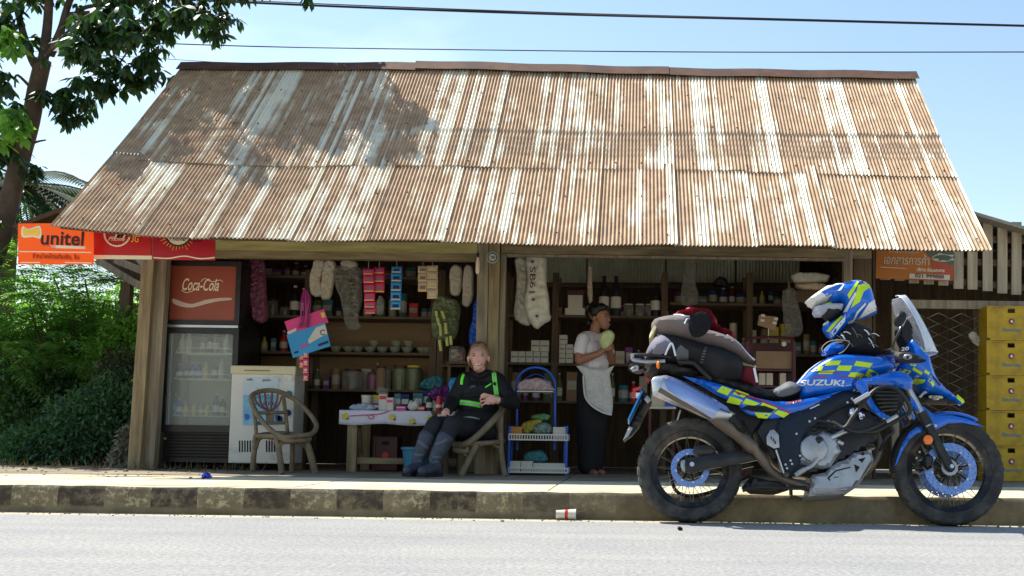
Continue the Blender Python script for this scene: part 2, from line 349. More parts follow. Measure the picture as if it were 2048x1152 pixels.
def kerb_material():
    m, nt, b, L = node_mat('worn_painted_kerb'); tc = N(nt, 'TexCoord'); sx = N(nt, 'SeparateXYZ'); L(tc.outputs['Object'], sx.inputs[0])
    def ns(s, d, r=.65):
        n = N(nt, 'TexNoise'); n.inputs['Scale'].default_value = s; n.inputs['Detail'].default_value = d; n.inputs['Roughness'].default_value = r; L(tc.outputs['Object'], n.inputs['Vector']); return n
    def mth(op, a, v=None, c=None):
        n = N(nt, 'Math', operation=op); L(a, n.inputs[0])
        if v is not None:
            if hasattr(v, 'links'): L(v, n.inputs[1])
            else: n.inputs[1].default_value = v
        if c is not None: n.inputs[2].default_value = c
        return n.outputs[0]
    def ramp(src, p0, p1, c0=(0, 0, 0), c1=(1, 1, 1)):
        r = N(nt, 'ValToRGB'); e = r.color_ramp.elements; e[0].position = p0; e[1].position = p1; e[0].color = (*c0, 1); e[1].color = (*c1, 1); L(src, r.inputs[0]); return r.outputs[0]
    base = ramp(ns(5, 8).outputs['Fac'], .3, .7, lin((92, 80, 60)), lin((140, 126, 98)))
    band = mth('FLOOR', mth('MULTIPLY', mth('ADD', sx.outputs['X'], 8.02), 1 / .283)); odd = mth('MODULO', band, 2.0)
    wear = ramp(ns(26, 8, .8).outputs['Fac'], .50, .60); wearb = ramp(ns(14, 8, .75).outputs['Fac'], .38, .56)
    leftness = N(nt, 'MapRange'); leftness.inputs[1].default_value = .1; leftness.inputs[2].default_value = -.9; leftness.inputs[3].default_value = .12; leftness.inputs[4].default_value = 1; L(sx.outputs['X'], leftness.inputs[0])
    zmask = N(nt, 'MapRange'); zmask.inputs[1].default_value = .03; zmask.inputs[2].default_value = .05; L(sx.outputs['Z'], zmask.inputs[0])
    def mul(a, c):
        n = N(nt, 'Math', operation='MULTIPLY'); L(a, n.inputs[0]); L(c, n.inputs[1]); return n.outputs[0]
    def mix(fac, a, col):
        n = N(nt, 'MixRGB'); L(fac, n.inputs[0]); L(a, n.inputs[1]); n.inputs[2].default_value = (*lin(col), 1); return n.outputs[0]
    inv = N(nt, 'Math', operation='SUBTRACT'); inv.inputs[0].default_value = 1; L(odd, inv.inputs[1])
    wm = mul(mul(mul(odd, wear), leftness.outputs[0]), zmask.outputs[0]); bm_ = mul(mul(mul(inv.outputs[0], wearb), leftness.outputs[0]), zmask.outputs[0])
    c = mix(bm_, base, (66, 56, 46)); c = mix(wm, c, (176, 164, 128)); L(c, b.inputs['Base Color']); b.inputs['Roughness'].default_value = .95
    bp = N(nt, 'Bump'); bp.inputs['Strength'].default_value = .5; bp.inputs['Distance'].default_value = .01; L(ns(30, 6).outputs['Fac'], bp.inputs['Height']); L(bp.outputs[0], b.inputs['Normal']); return m
M_road = road_material(); M_kerb = kerb_material()
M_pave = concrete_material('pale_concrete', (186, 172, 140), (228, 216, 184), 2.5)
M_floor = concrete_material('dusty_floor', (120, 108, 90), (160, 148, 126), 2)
M_earth = concrete_material('dry_earth', (110, 98, 66), (150, 138, 96), 1.2)
def grid(x0, x1, y0, y1, nx, ny, z):
    v = [(x0 + (x1 - x0) * i / nx, y0 + (y1 - y0) * j / ny, z(x0 + (x1 - x0) * i / nx, y0 + (y1 - y0) * j / ny)) for j in range(ny + 1) for i in range(nx + 1)]
    f = [(j * (nx + 1) + i, j * (nx + 1) + i + 1, (j + 1) * (nx + 1) + i + 1, (j + 1) * (nx + 1) + i) for j in range(ny) for i in range(nx)]
    return v, f
tag(mesh_obj('ground', *grid(-900, 900, KY + .3, 2000, 8, 8, lambda x, y: -.03), M_earth), kind='structure')
tag(mesh_obj('road', *grid(-120, 120, -12, KY + .02, 60, 12, lambda x, y: 0), M_road), kind='structure')
def kerb():
    xs = np.arange(-9, 9.01, .06); v = []; f = []; prof = [(KY, -.02), (KY, .06), (KY + .002, .12), (KY + .006, .145), (KY + .022, KH), (KY + .15, KH + .001)]
    for x in xs:
        for i, (y, z) in enumerate(prof):
            q = mnoise.noise(Vector((x * 5, z * 14, 3))); k = .008 if i in (3, 4) else .004
            v.append((x, y + q * k * (1 if i < 5 else 0), z + (q * k if i in (3, 4) else 0)))
    n = len(prof)
    for a in range(len(xs) - 1):
        for i in range(n - 1): f.append((a * n + i, (a + 1) * n + i, (a + 1) * n + i + 1, a * n + i + 1))
    return tag(mesh_obj('kerb', v, f, [M_kerb, M_pave], autosmooth=40), kind='structure')
kb = kerb()
for p in kb.data.polygons:
    if p.normal.z > .9: p.material_index = 1
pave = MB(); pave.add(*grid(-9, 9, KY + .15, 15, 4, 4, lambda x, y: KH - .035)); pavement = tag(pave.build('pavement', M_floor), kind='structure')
joints = [-9, -6.2, -4.02, -2.1, -.52, 1.18, 2.75, 4.4, 6.4, 9]
for a, b_ in zip(joints[:-1], joints[1:]):
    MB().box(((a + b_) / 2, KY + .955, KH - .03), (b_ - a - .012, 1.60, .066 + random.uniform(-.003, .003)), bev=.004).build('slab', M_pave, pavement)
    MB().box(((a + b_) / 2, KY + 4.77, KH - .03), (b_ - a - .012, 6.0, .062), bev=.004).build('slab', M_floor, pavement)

# ------------------------------------------------------------------ the shop building
FZ = KH + .003                     # floor level in the shop
YE = 8.95; YF = 10.2               # eave line, front posts
shop = thing('wooden_shop', 'open fronted wooden village shop under a long rusty corrugated roof', 'shop', (-.9, YF, FZ))
xl = P(105, 450, YE).x; xr = P(1980, 495, YE).x
def solveY(px, py, X):
    lo, hi = 9, 15
    for _ in range(50):
        m_ = (lo + hi) / 2
        if abs(P(px, py, m_).x) < abs(X): lo = m_
        else: hi = m_
    return lo
YR = (solveY(362, 128, xl) + solveY(1822, 148, xr)) / 2
zr0, zr1, zrm = P(362, 132, YR).z, P(1822, 152, YR).z, P(840, 128, YR).z
ze0, ze1 = P(430, 472, YE).z, P(1980, 496, YE).z
def eave_z(a): return ze0 + (ze1 - ze0) * a + .075 * max(0, 1 - a / .14) ** 1.6 + .006 * math.sin(a * 19)
def ridge_z(a): return zr0 + (zr1 - zr0) * a + .03 * math.exp(-((a - .33) / .2) ** 2)
def RS(a, b):                      # point on the front roof slope, a along, b up the slope
    z = eave_z(a) * (1 - b) + ridge_z(a) * b - .035 * math.sin(math.pi * b) * (1 + .3 * math.sin(a * 7))
    return Vector((xl + (xr - xl) * a, YE + (YR - YE) * b, z))
rn = Vector((0, -(ze0 - zr0), (YE - YR))).normalized(); rn = Vector((0, -abs(rn.y), abs(rn.z)))
def roof_material():
    m, nt, b, L = node_mat('rusty_corrugated_zinc'); tc = N(nt, 'TexCoord'); sx = N(nt, 'SeparateXYZ'); L(tc.outputs['Object'], sx.inputs[0]); oi = N(nt, 'ObjectInfo'); gen = N(nt, 'SeparateXYZ'); L(tc.outputs['Generated'], gen.inputs[0])
    def M2(op, a, c, d=None):
        n = N(nt, 'Math', operation=op)
        for i, q in enumerate((a, c, d)):
            if q is None: continue
            if hasattr(q, 'links'): L(q, n.inputs[i])
            else: n.inputs[i].default_value = q
        return n.outputs[0]
    def comb(x, y, z):
        n = N(nt, 'CombineXYZ')
        for i, q in enumerate((x, y, z)):
            if hasattr(q, 'links'): L(q, n.inputs[i])
            else: n.inputs[i].default_value = q
        return n.outputs[0]
    def ns(vec, s, d=4, r=.55):
        n = N(nt, 'TexNoise'); n.inputs['Scale'].default_value = s; n.inputs['Detail'].default_value = d; n.inputs['Roughness'].default_value = r; L(vec, n.inputs['Vector']); return n.outputs['Fac']
    rnd = M2('MULTIPLY', oi.outputs['Random'], 31.0)
    idx = M2('FLOOR', M2('MULTIPLY', sx.outputs['X'], 1 / PITCH_C), 0.0)
    wn_ = N(nt, 'TexWhiteNoise', noise_dimensions='2D'); L(comb(idx, rnd, 0), wn_.inputs['Vector'])
    streak = ns(comb(M2('MULTIPLY', sx.outputs['X'], 9.0), M2('MULTIPLY', sx.outputs['Z'], .35), rnd), 1.0, 3)
    blotch = ns(comb(M2('MULTIPLY', sx.outputs['X'], 2.6), M2('MULTIPLY', sx.outputs['Z'], 2.0), rnd), 1.5, 6, .6)
    # zinc survives in narrow runs of single corrugations, more towards one side of each sheet
    g = M2('MULTIPLY_ADD', gen.outputs['X'], .16, -.05)
    v = M2('ADD', M2('ADD', M2('MULTIPLY', wn_.outputs['Value'], .19), M2('MULTIPLY', streak, .62)), M2('ADD', M2('MULTIPLY', blotch, .62), g))
    r = N(nt, 'ValToRGB'); e = r.color_ramp.elements; e[0].position = .765; e[1].position = .90; L(v, r.inputs[0])
    rust = N(nt, 'ValToRGB'); e = rust.color_ramp.elements; e[0].color = (*lin((146, 115, 86)), 1); e[1].color = (*lin((196, 164, 126)), 1); e[0].position = .3; e[1].position = .7; L(ns(tc.outputs['Object'], 7, 8, .7), rust.inputs[0])
    zinc = N(nt, 'MixRGB'); zinc.inputs[1].default_value = (*lin((228, 224, 208)), 1); zinc.inputs[2].default_value = (*lin((238, 226, 188)), 1); L(ns(tc.outputs['Object'], 3, 3), zinc.inputs[0])
    mx_ = N(nt, 'MixRGB'); L(r.outputs[0], mx_.inputs[0]); L(rust.outputs[0], mx_.inputs[1]); L(zinc.outputs[0], mx_.inputs[2])
    # pale worn crests
    L(mx_.outputs[0], b.inputs['Base Color']); rg = N(nt, 'MapRange'); rg.inputs[3].default_value = .75; rg.inputs[4].default_value = .42; L(r.outputs[0], rg.inputs[0]); L(rg.outputs[0], b.inputs['Roughness']); b.inputs['Specular IOR Level'].default_value = .5
    mt = N(nt, 'Math', operation='MULTIPLY'); mt.inputs[1].default_value = .08; L(r.outputs[0], mt.inputs[0]); L(mt.outputs[0], b.inputs['Metallic'])
    return m
NC = 234; PITCH_C = (xr - xl) / NC
M_roof = roof_material(); M_rust_dark = mat('dark_rust', (92, 62, 46), .85, var=.3, vs=9, dirt=(60, 44, 36), dirt_amt=.6)
roof = MB()
for k in range(9):
    a = .03 + .94 * k / 8; roof.beam(RS(a, .13) - Vector((0, 0, .12)), RS(a, .985) - Vector((0, 0, .12)), .05, .09)
for b_ in (.03, .22, .42, .62, .82, .97):
    for k in range(16): roof.beam(RS(.004 + .992 * k / 16, b_) - Vector((0, 0, .05)), RS(.004 + .992 * (k + 1) / 16, b_) - Vector((0, 0, .05)), .045, .05)
roof = roof.build('roof', wood_dark, shop)
edges_px = [105, 268, 420, 575, 727, 880, 1030, 1184, 1347, 1505, 1662, 1822, 1980]
cuts = [round((P(e, 480, YE).x - xl) / PITCH_C) for e in edges_px]; cuts[0], cuts[-1] = 0, NC
seams = {4: .010, 7: .009, 8: .016, 10: .014, 2: .005}
def sheet(c0, c1, b0, b1, lift, tilt, row, drop=0.0, sid=0):
    S = 6; n = (c1 - c0) * S + (S if c1 < NC else 0); rows = 9; v = []; f = []
    for j in range(rows + 1):
        b = b0 + (b1 - b0) * j / rows
        for i in range(n + 1):
            c = c0 + i / S; a = min(1.02, c / NC); p = RS(a, b)
            t = i / n; w_ = .0085 * math.cos(2 * math.pi * c) + lift + tilt * t + .004 * mnoise.noise(Vector((c * .13, b * 5, row * 7 + sid)))
            p = p + rn * w_
            if j == 0: p = p + Vector((0, -drop + .004 * mnoise.noise(Vector((c * .9, 1, row))), -drop * .9))
            v.append(p)
    for j in range(rows):
        for i in range(n): q = j * (n + 1) + i; f.append((q, q + 1, q + n + 2, q + n + 1))
    o = mesh_obj('sheet', v, f, M_roof, roof); o.data.shade_smooth(); return o
for k in range(len(cuts) - 1):
    s = seams.get(k + 1, .003)
    sheet(cuts[k], cuts[k + 1], -.012 + random.uniform(-.004, .004), .41, .006 + (0 if k % 2 else .002), s, 0, random.uniform(0, .012), k)
cuts2 = [0] + [round((cuts[i] + cuts[i + 1]) / 2 + random.uniform(-3, 3)) if i in (0, 3, 5, 9) else cuts[i + 1] for i in range(len(cuts) - 2)] + [NC]
for k in range(len(cuts2) - 1):
    sheet(cuts2[k], cuts2[k + 1], .372 + random.uniform(-.008, .008) + (.035 if k == 0 else 0), .992, .017, random.choice((.003, .003, .007)), 1, 0, k + 30)
nails = MB()
for b_ in (.03, .22, .40, .62, .82, .96):
    for k in range(0, NC, 7):
        a = (k + .5 + random.uniform(-1, 1)) / NC; nails.ball(RS(min(.998, max(.002, a)), b_ + random.uniform(-.006, .006)) + rn * .030, .0075, 6, 4)
tag(nails.build('nail_heads', M_rust_dark, roof), kind='stuff')
# back slope, so that the shop is closed behind
bz = lambda a, t: Vector((xl + (xr - xl) * a, YR + 2.9 * t, ridge_z(a) - 2.3 * t))
for k in range(8):
    a0, a1 = k / 8, (k + 1) / 8 + .004; v = []; f = []; n = 60
    for j in range(4):
        for i in range(n + 1): a = a0 + (a1 - a0) * i / n; p = bz(a, j / 3); v.append(p + Vector((0, 0, .006 * math.cos(2 * math.pi * a * 110) + .004 * (k % 2))))
    for j in range(3):
        for i in range(n): q = j * (n + 1) + i; f.append((q, q + 1, q + n + 2, q + n + 1))
    mesh_obj('rear_sheet', v, f, M_roof, roof)
for (a0, a1, dz) in ((-.004, .33, 0), (.318, .665, .018), (.655, 1.004, .010)):
    v = []; n = 24
    for i in range(n + 1):
        a = a0 + (a1 - a0) * i / n; c = RS(a, 1) + Vector((0, 0, .035 + dz + .004 * math.sin(a * 50)))
        v += [c + Vector((0, -.15, -.118)), c + Vector((0, -.02, 0.0)), c + Vector((0, .02, 0)), c + Vector((0, .16, -.12))]
    f = [(i * 4 + k, i * 4 + 4 + k, i * 4 + 5 + k, i * 4 + 1 + k) for i in range(n) for k in range(3)]
    o = mesh_obj('ridge_cap', v, f, M_rust_dark, roof)
# posts, beams, boards  (pixel edges on the front plane)
def vboard(name, x0, x1, y0, y1, Y, m, parent, t=.05, jit=.004):
    a, b = P(x0, y0, Y), P(x1, y0, Y); c = P((x0 + x1) / 2, y1, Y); z0 = min(c.z, a.z) ; zt = max(c.z, a.z); wd = abs(b.x - a.x); xb = c.x; xt = (a.x + b.x) / 2
    mb = MB(); v = []; n = 8
    for i in range(n + 1):
        z = z0 + (zt - z0) * i / n; xc = xb + (xt - xb) * i / n + mnoise.noise(Vector((xb * 3, z * 1.3, 5))) * jit
        v += [(xc - wd / 2, Y - t / 2, z), (xc + wd / 2, Y - t / 2, z), (xc + wd / 2, Y + t / 2, z), (xc - wd / 2, Y + t / 2, z)]
    f = [(3, 2, 1, 0), (4 * n, 4 * n + 1, 4 * n + 2, 4 * n + 3)] + [(4 * i + k, 4 * i + (k + 1) % 4, 4 * i + 4 + (k + 1) % 4, 4 * i + 4 + k) for i in range(n) for k in range(4)]
    return mb.add(v, f).build(name, m, parent)
def post_floor(Y): return 872 + F * (.5 - FZ) / Y      # pixel row of the floor near the picture middle
def hboard(name, x0, x1, y, th_px, Y, m, parent, t=.05, slope=.0135, up=True):
    a, b = P(x0, y + (x0 - 1000) * slope, Y), P(x1, y + (x1 - 1000) * slope, Y); h = th_px / F * Y
    return MB().beam(a - Vector((0, 0, h / 2)), b - Vector((0, 0, h / 2)), t, h).build(name, m, parent)
def stand(name, x0, x1, ytop, Y, m, t, parent=shop, lean=0):
    a, b = P(x0, ytop, Y), P(x1, ytop, Y); wd = b.x - a.x; xc = (a.x + b.x) / 2; v = []; n = 8
    for i in range(n + 1):
        z = FZ + (a.z - FZ) * i / n; x = xc + lean * (1 - i / n) + mnoise.noise(Vector((xc * 3, z * 1.3, 5))) * .006; k = wd / 2 * (1 + .04 * mnoise.noise(Vector((xc, z * 3, 9))))
        v += [(x - k, Y - t / 2, z), (x + k, Y - t / 2, z), (x + k, Y + t / 2, z), (x - k, Y + t / 2, z)]
    f = [(3, 2, 1, 0), (4 * n, 4 * n + 1, 4 * n + 2, 4 * n + 3)] + [(4 * i + k, 4 * i + (k + 1) % 4, 4 * i + 4 + (k + 1) % 4, 4 * i + 4 + k) for i in range(n) for k in range(4)]
    return MB().add(v, f).build(name, m, parent)
stand('post', 294, 318, 470, YF, wood_old, .14, lean=-.05)
stand('post', 321, 342, 470, YF + .06, wood_grey, .10, lean=-.045)
stand('post', 957, 979, 470, YF, wood_grey, .12, lean=.02)
stand('post', 981, 1002, 470, YF - .01, wood_old, .12, lean=.01)
stand('post', 1004, 1014, 490, YF + .03, wood_grey, .08)
stand('post', 1686, 1703, 480, YF, wood_grey, .10)
stand('post', 1706, 1742, 480, YF + .03, wood_dark, .05)
stand('post', 598, 614, 640, 10.72, wood_old, .05)
M_fascia = mat('yellowed_fascia', (178, 168, 108), .8, var=.2, vs=4, stretch=(.6, 5, 5), dirt=(110, 98, 60), dirt_amt=.5, bump=.15)
hboard('fascia', 310, 955, 482, 26, YF - .05, M_fascia, shop, .03)
hboard('beam', 310, 957, 509, 15, YF, wood_old_h, shop, .09)
hboard('beam', 310, 1760, 462, 22, YF + .02, wood_dark_h, shop, .10)
hboard('beam', 1003, 1742, 488, 20, YF - .02, wood_old_h, shop, .06)
hboard('trim', 1014, 1690, 508.5, 5, YF - .03, wood_grey, shop, .05)
# side walls and back wall in planks
WL = P(305, 700, YF).x; WR = P(1742, 700, YF).x; YB = 12.9
def plank_wall(axis, c, u0, u1, ztop, m, pitch=.19, thick=.022, z0=FZ, name='plank'):
    u = u0; k = 0
    while u < u1 - .02:
        wd = min(pitch, u1 - u) + .012; zt = ztop(u + wd / 2); off = .024 * (k % 2)
        (MB().box((c + off, u + wd / 2, (z0 + zt) / 2), (thick, wd, zt - z0)) if axis == 'x' else MB().box((u + wd / 2, c + off, (z0 + zt) / 2), (wd, thick, zt - z0))).build(name, m, shop)
        u += pitch; k += 1
def gab(y):
    b = (y - YE) / (YR - YE); zz = (ze0 * (1 - b) + zr0 * b) if b <= 1 else zr0 - 2.3 / 2.9 * (y - YR)
    return zz - .16
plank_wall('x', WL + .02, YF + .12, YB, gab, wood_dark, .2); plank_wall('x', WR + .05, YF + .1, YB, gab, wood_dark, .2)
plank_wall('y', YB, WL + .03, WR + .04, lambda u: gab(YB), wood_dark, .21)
# pale corrugated panel high on the back wall, right bay
M_panel = mat('grey_green_zinc', (172, 174, 150), .6, var=.12, vs=2, dirt=(120, 110, 86), dirt_amt=.5, dirt_scale=1.5)
def corr_panel(name, x0, x1, ytop, ybot, Y, m, parent, pitch=.06, amp=.009):
    A, B_ = P(x0, ytop, Y), P(x1, ybot, Y); n = int((B_.x - A.x) / pitch) * 6; v = []; 
    for i in range(n + 1):
        x = A.x + (B_.x - A.x) * i / n; y = Y + amp * math.cos(2 * math.pi * i / 6); v += [(x, y, B_.z), (x, y, A.z)]
    return mesh_obj(name, v, [(2 * i, 2 * i + 2, 2 * i + 3, 2 * i + 1) for i in range(n)], m, parent)
for a, b_ in ((1090, 1172), (1176, 1330), (1334, 1470), (1474, 1600)): corr_panel('zinc_panel', a, b_, 500, 566, 11.9, M_panel, shop, .034, .007)
hboard('rail', 1085, 1610, 566, 7, 11.93, wood_dark_h, shop, .05)
# ------------------------------------------------------------------ right annex: slatted upper wall, netting frame
annex = thing('slatted_annex', 'annex with upright grey wooden slats above a chain link front', 'shed', P(1880, 940, 10.45))
YA = 10.42
def annex_edge(px): return 553 + (px - 1702) * .108, 452 + max(0, (px - 1950)) * .05
for k in range(14):
    x0 = 1702 + k * 29.2 + random.uniform(-1, 1); yb, yt = annex_edge(x0 + 9)
    vboard('slat', x0, x0 + 19.5, yt - 12, yb + random.uniform(-2, 2), YA, wood_pale, annex, .02)
for yy in (474, 520, 548): 
    a, b_ = P(1702, yy - 4, YA + .035), P(2110, yy + (34 if yy > 530 else 10), YA + .035); MB().beam(a, b_, .03, .06).build('rail', wood_dark_h, annex)
v0 = [P(1925, 416, 10.2), P(2150, 482, 10.2)]; v0 += [Vector((v0[1].x, 12.6, v0[1].z + .1)), Vector((v0[0].x, 12.6, v0[0].z + .1))]
MB().add(v0 + [p - Vector((0, 0, .03)) for p in v0], [(0, 1, 2, 3), (7, 6, 5, 4), (0, 4, 5, 1), (1, 5, 6, 2), (2, 6, 7, 3), (3, 7, 4, 0)]).build('roof', mat('grey_sheet', (140, 136, 126), .7, var=.2, vs=6, stretch=(9, 1, 1)), annex)
# dark inside: back and floor of the annex
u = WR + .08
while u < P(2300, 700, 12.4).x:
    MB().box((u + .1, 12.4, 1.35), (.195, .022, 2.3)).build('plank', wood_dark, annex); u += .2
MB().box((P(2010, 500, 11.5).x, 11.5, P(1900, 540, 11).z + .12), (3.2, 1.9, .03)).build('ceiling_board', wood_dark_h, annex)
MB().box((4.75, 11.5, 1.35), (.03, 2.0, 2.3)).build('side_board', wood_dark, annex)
# netting panel
net = thing('chain_link_panel', 'wooden framed chain link panel closing the annex under the slats', 'fence', P(1880, 940, 10.3))
YN = 10.3
hboard('rail', 1783, 2120, 589, 17, YN, wood_grey, net, .05, .0135)
vboard('stile', 1783, 1797, 600, 940, YN, wood_grey, net, .05)
a0, a1 = P(1797, 930, YN), P(1968, 618, YN); M_wire = mat('galvanised_wire', (150, 146, 132), .5, .5, var=.1)
dia = .104; nx = int((a1.x - a0.x) / dia) + 2
for k in range(nx):
    pts = []; z = a0.z; i = 0
    while z < a1.z:
        x = a0.x + k * dia + (dia / 2 * (1 if (i + k) % 2 else -1)) * .98 + mnoise.noise(Vector((k * .7, z * 2, 1))) * .012; 
        if x <= a1.x + .03: pts.append((x, YN + (.004 if (i + k) % 2 else -.004), z))
        z += dia * .47; i += 1
    if len(pts) > 2: MB().tube(pts, .0034, 5).build('wire', M_wire, net)
stand('stile', 1944, 1966, 612, YN + .08, wood_dark, .05, net)
# yellow crates
M_crate = mat('mustard_plastic', (182, 148, 26), .55, var=.12, vs=8, dirt=(110, 88, 34), dirt_amt=.55, dirt_scale=6)
M_black = mat('matt_black', (16, 16, 16), .8, var=0); M_cyan = mat('cyan_print', (46, 128, 158), .6, var=.1); M_maroon = mat('maroon_print', (120, 50, 56), .6, var=.1); M_white = mat('white_paint', (226, 224, 216), .6, var=.05)
ct = [620, 686, 760, 834, 908, 972]
for k in range(5):
    yb_, yt_ = ct[5 - k] , ct[4 - k]; Yc = 10.12 + random.uniform(-.015, .015); A, B_ = P(1973 + random.uniform(-1, 1), yb_, Yc), P(2072, yt_, Yc); wd, hh = B_.x - A.x, (ct[5] - ct[0]) / 5 / F * Yc * .995
    z0 = FZ + k * hh; cx = (A.x + B_.x) / 2
    place = ['at the foot of the stack on the floor', 'second from the floor in its stack', 'in the middle of its stack of five', 'second from the top of its stack', 'on top of its stack under the wooden rail'][k]
    t = thing('beer_crate', 'mustard yellow plastic bottle crate ' + place, 'crate', (cx, Yc + .15, z0), 0, 'stacked yellow bottle crates')
    bd = MB(); hw, hd = wd / 2, .15; th = .012; hz0, hz1 = hh * .80, hh * .93; hx = .032
    fx = cx
    # front wall with a hand hole: four boards round the opening
    bd.box((cx, Yc, z0 + hz0 / 2), (wd, th, hz0)); bd.box((cx, Yc, z0 + (hz1 + hh - .004) / 2), (wd, th, hh - .004 - hz1))
    for sx_ in (-1, 1): bd.box((cx + sx_ * (hw + hx) / 2, Yc, z0 + (hz0 + hz1) / 2), (hw - hx, th, hz1 - hz0)); bd.box((cx + sx_ * (hw - th / 2), Yc + .156, z0 + hh / 2), (th, .30, hh - .004))
    bd.box((cx, Yc + .31, z0 + hh / 2), (wd, th, hh - .004)); bd.box((cx, Yc + .156, z0 + .02), (wd - .03, .30, .012))
    for sx_ in (-1, 1): bd.box((cx + sx_ * (hw - .012), Yc - .009, z0 + hh * .47), (.024, .012, hh * .9))
    bd.box((cx, Yc - .009, z0 + hh * .975), (wd * .995, .012, .012)); bd.box((cx, Yc - .009, z0 + .012), (wd * .995, .012, .018))
    bd.build('body', M_crate, t)
    lg = MB(); lg.lathe([(0.0, -.003), (.027, -.003), (.027, .001)], (cx, Yc - .0065, z0 + hh * .56), 20, 'y').build('emblem', M_maroon, t)
    MB().add([(cx + x * .016 + .003, Yc - .0115, z0 + hh * .56 + z * .015) for x, z in ((-.9, .2), (-.2, .9), (.6, .5), (.1, .3), (.3, -.3), (1, -.5), (.1, -1), (-.7, -.6))], [tuple(range(8))]).build('tiger_mark', M_white, t)
    lettering('Beerlao', (cx + .002, Yc - .006, z0 + hh * .31), (1, 0, 0), (0, 0, 1), .052, M_cyan, t, 'lettering', 0, .002, .16)
# ------------------------------------------------------------------ second low roof behind the left end
lean = thing('lean_to', 'dark lean-to roof poking out behind the left end of the rusty roof', 'shed', P(200, 930, 12.3))
v0 = [P(28, 449, 11.6), P(292, 585, 11.6), P(300, 560, 13.4), P(140, 400, 13.4)]
v0 = [P(22, 452, 12.0), P(160, 396, 12.0), P(330, 430, 12.0), P(330, 600, 12.0), P(190, 520, 12.0)]
MB().prism([(v.x, v.z) for v in (P(22, 452, 12), P(160, 400, 12), P(165, 408, 12), P(34, 456, 12))], 12.0, 13.6).build('roof_sheet', M_rust_dark, lean)
MB().prism([(v.x, v.z) for v in (P(160, 400, 12), P(300, 560, 12), P(295, 580, 12), P(190, 516, 12), P(150, 412, 12))], 12.1, 13.6).build('soffit', wood_dark, lean)
for q in ((195, 520, 290, 578), (230, 520, 292, 545)):
    MB().beam(P(q[0], q[1], 11.95), P(q[2], q[3], 11.95), .05, .07).build('rafter', wood_grey, lean)
MB().beam(P(255, 560, 12.05), Vector((P(255, 560, 12.05).x, 12.05, 0)), .1, .1).build('post', wood_dark, lean)
# ------------------------------------------------------------------ motorcycle
LEAN = math.radians(10)
YBK = 6.90
_c0 = G(1379, 1043, 0.0); X0 = _c0.x
bike = thing('motorcycle', 'blue touring motorcycle with lime checker graphics parked along the kerb', 'motorcycle', (X0, YBK, 0))
bike.rotation_euler = (-LEAN, 0, 0)
_bn = np.array([0, -math.cos(LEAN), math.sin(LEAN)])     # local -y axis (towards the camera) in the world
_bu = np.array([0, math.sin(LEAN), math.cos(LEAN)])      # local z axis in the world
def BP(px, py, off=0.0):               # photo pixel -> (u, v) on the bike plane shifted by off towards the camera
    d = ray(px, py); o = np.array([X0, YBK, 0]) + _bn * off; t = ((o - CAM) @ _bn) / (d @ _bn); q = CAM + d * t - o
    return (q[0], q @ _bu)
ZO = {'A': (1220, 540, 2.1329), 'B': (1240, 590, 5.76), 'C': (1560, 640, 5.12), 'D': (1240, 760, 3.84), 'E': (1540, 780, 5.01), 'F': (1760, 780, 4.115), 'G': (1560, 540, 3.6)}
def Z(k, pts, off=0.0):
    ox, oy, s = ZO[k]; return [BP(ox + x / s, oy + y / s, off) for x, y in pts]
def Z1(k, x, y, off=0.0): return Z(k, [(x, y)], off)[0]
def Z3(k, x, y, off=0.0): u, v = Z1(k, x, y, off); return Vector((u, -off, v))
ID = lambda u, y, v: Vector((u, y, v))
M_blue = mat('gloss_blue_paint', (0, 98, 205), .22, 0.0, var=.04, vs=2, coat=.6, dirt=(60, 96, 150), dirt_amt=.18, dirt_scale=3)
M_lime = mat('lime_vinyl', (196, 226, 30), .4, var=.05); M_redvinyl = mat('red_vinyl', (190, 30, 50), .4, var=.05); M_silvervinyl = mat('silver_vinyl', (214, 214, 210), .35, var=.05)
M_rubber = mat('dusty_rubber', (58, 57, 56), .85, var=.2, vs=14, dirt=(112, 104, 92), dirt_amt=.45, dirt_scale=7, spec=.3)
M_blk = mat('satin_black_metal', (22, 23, 25), .42, .0, var=.2, vs=9, dirt=(78, 72, 62), dirt_amt=.25, dirt_scale=8)
M_blkp = mat('black_plastic', (19, 19, 21), .6, var=.2, vs=9, dirt=(84, 78, 68), dirt_amt=.2, dirt_scale=6)
M_navy = mat('blue_black_frame', (17, 28, 42), .45, .3, var=.15, vs=6)
M_steel = mat('brushed_steel', (190, 192, 196), .32, .75, var=.12, vs=12, dirt=(140, 126, 104), dirt_amt=.35, dirt_scale=6)
M_alu = mat('cast_aluminium', (168, 170, 174), .42, .55, var=.12, vs=10, dirt=(110, 98, 80), dirt_amt=.4, dirt_scale=7)
M_disc = mat('sky_tinted_disc_steel', (118, 146, 200), .35, .45, var=.1, vs=20)  # blue of the reflected sky mixed into the steel colour
M_pipe = mat('heat_browned_pipe', (104, 92, 80), .45, .5, var=.25, vs=9, dirt=(74, 62, 52), dirt_amt=.5)
M_seat = mat('black_seat_vinyl', (20, 20, 22), .65, var=.15, vs=8, bump=.1, bs=80); M_seatgrey = mat('grey_seat_vinyl', (92, 94, 98), .6, var=.1, vs=8, bump=.1, bs=90)
M_orange = mat('amber_lens', (240, 120, 10), .25, var=.05, coat=.5); M_redlens = mat('red_lens', (200, 30, 20), .25, var=.05, coat=.5)
M_clear = film_mat('clear_windscreen', (.86, .9, .95), .82, .05)
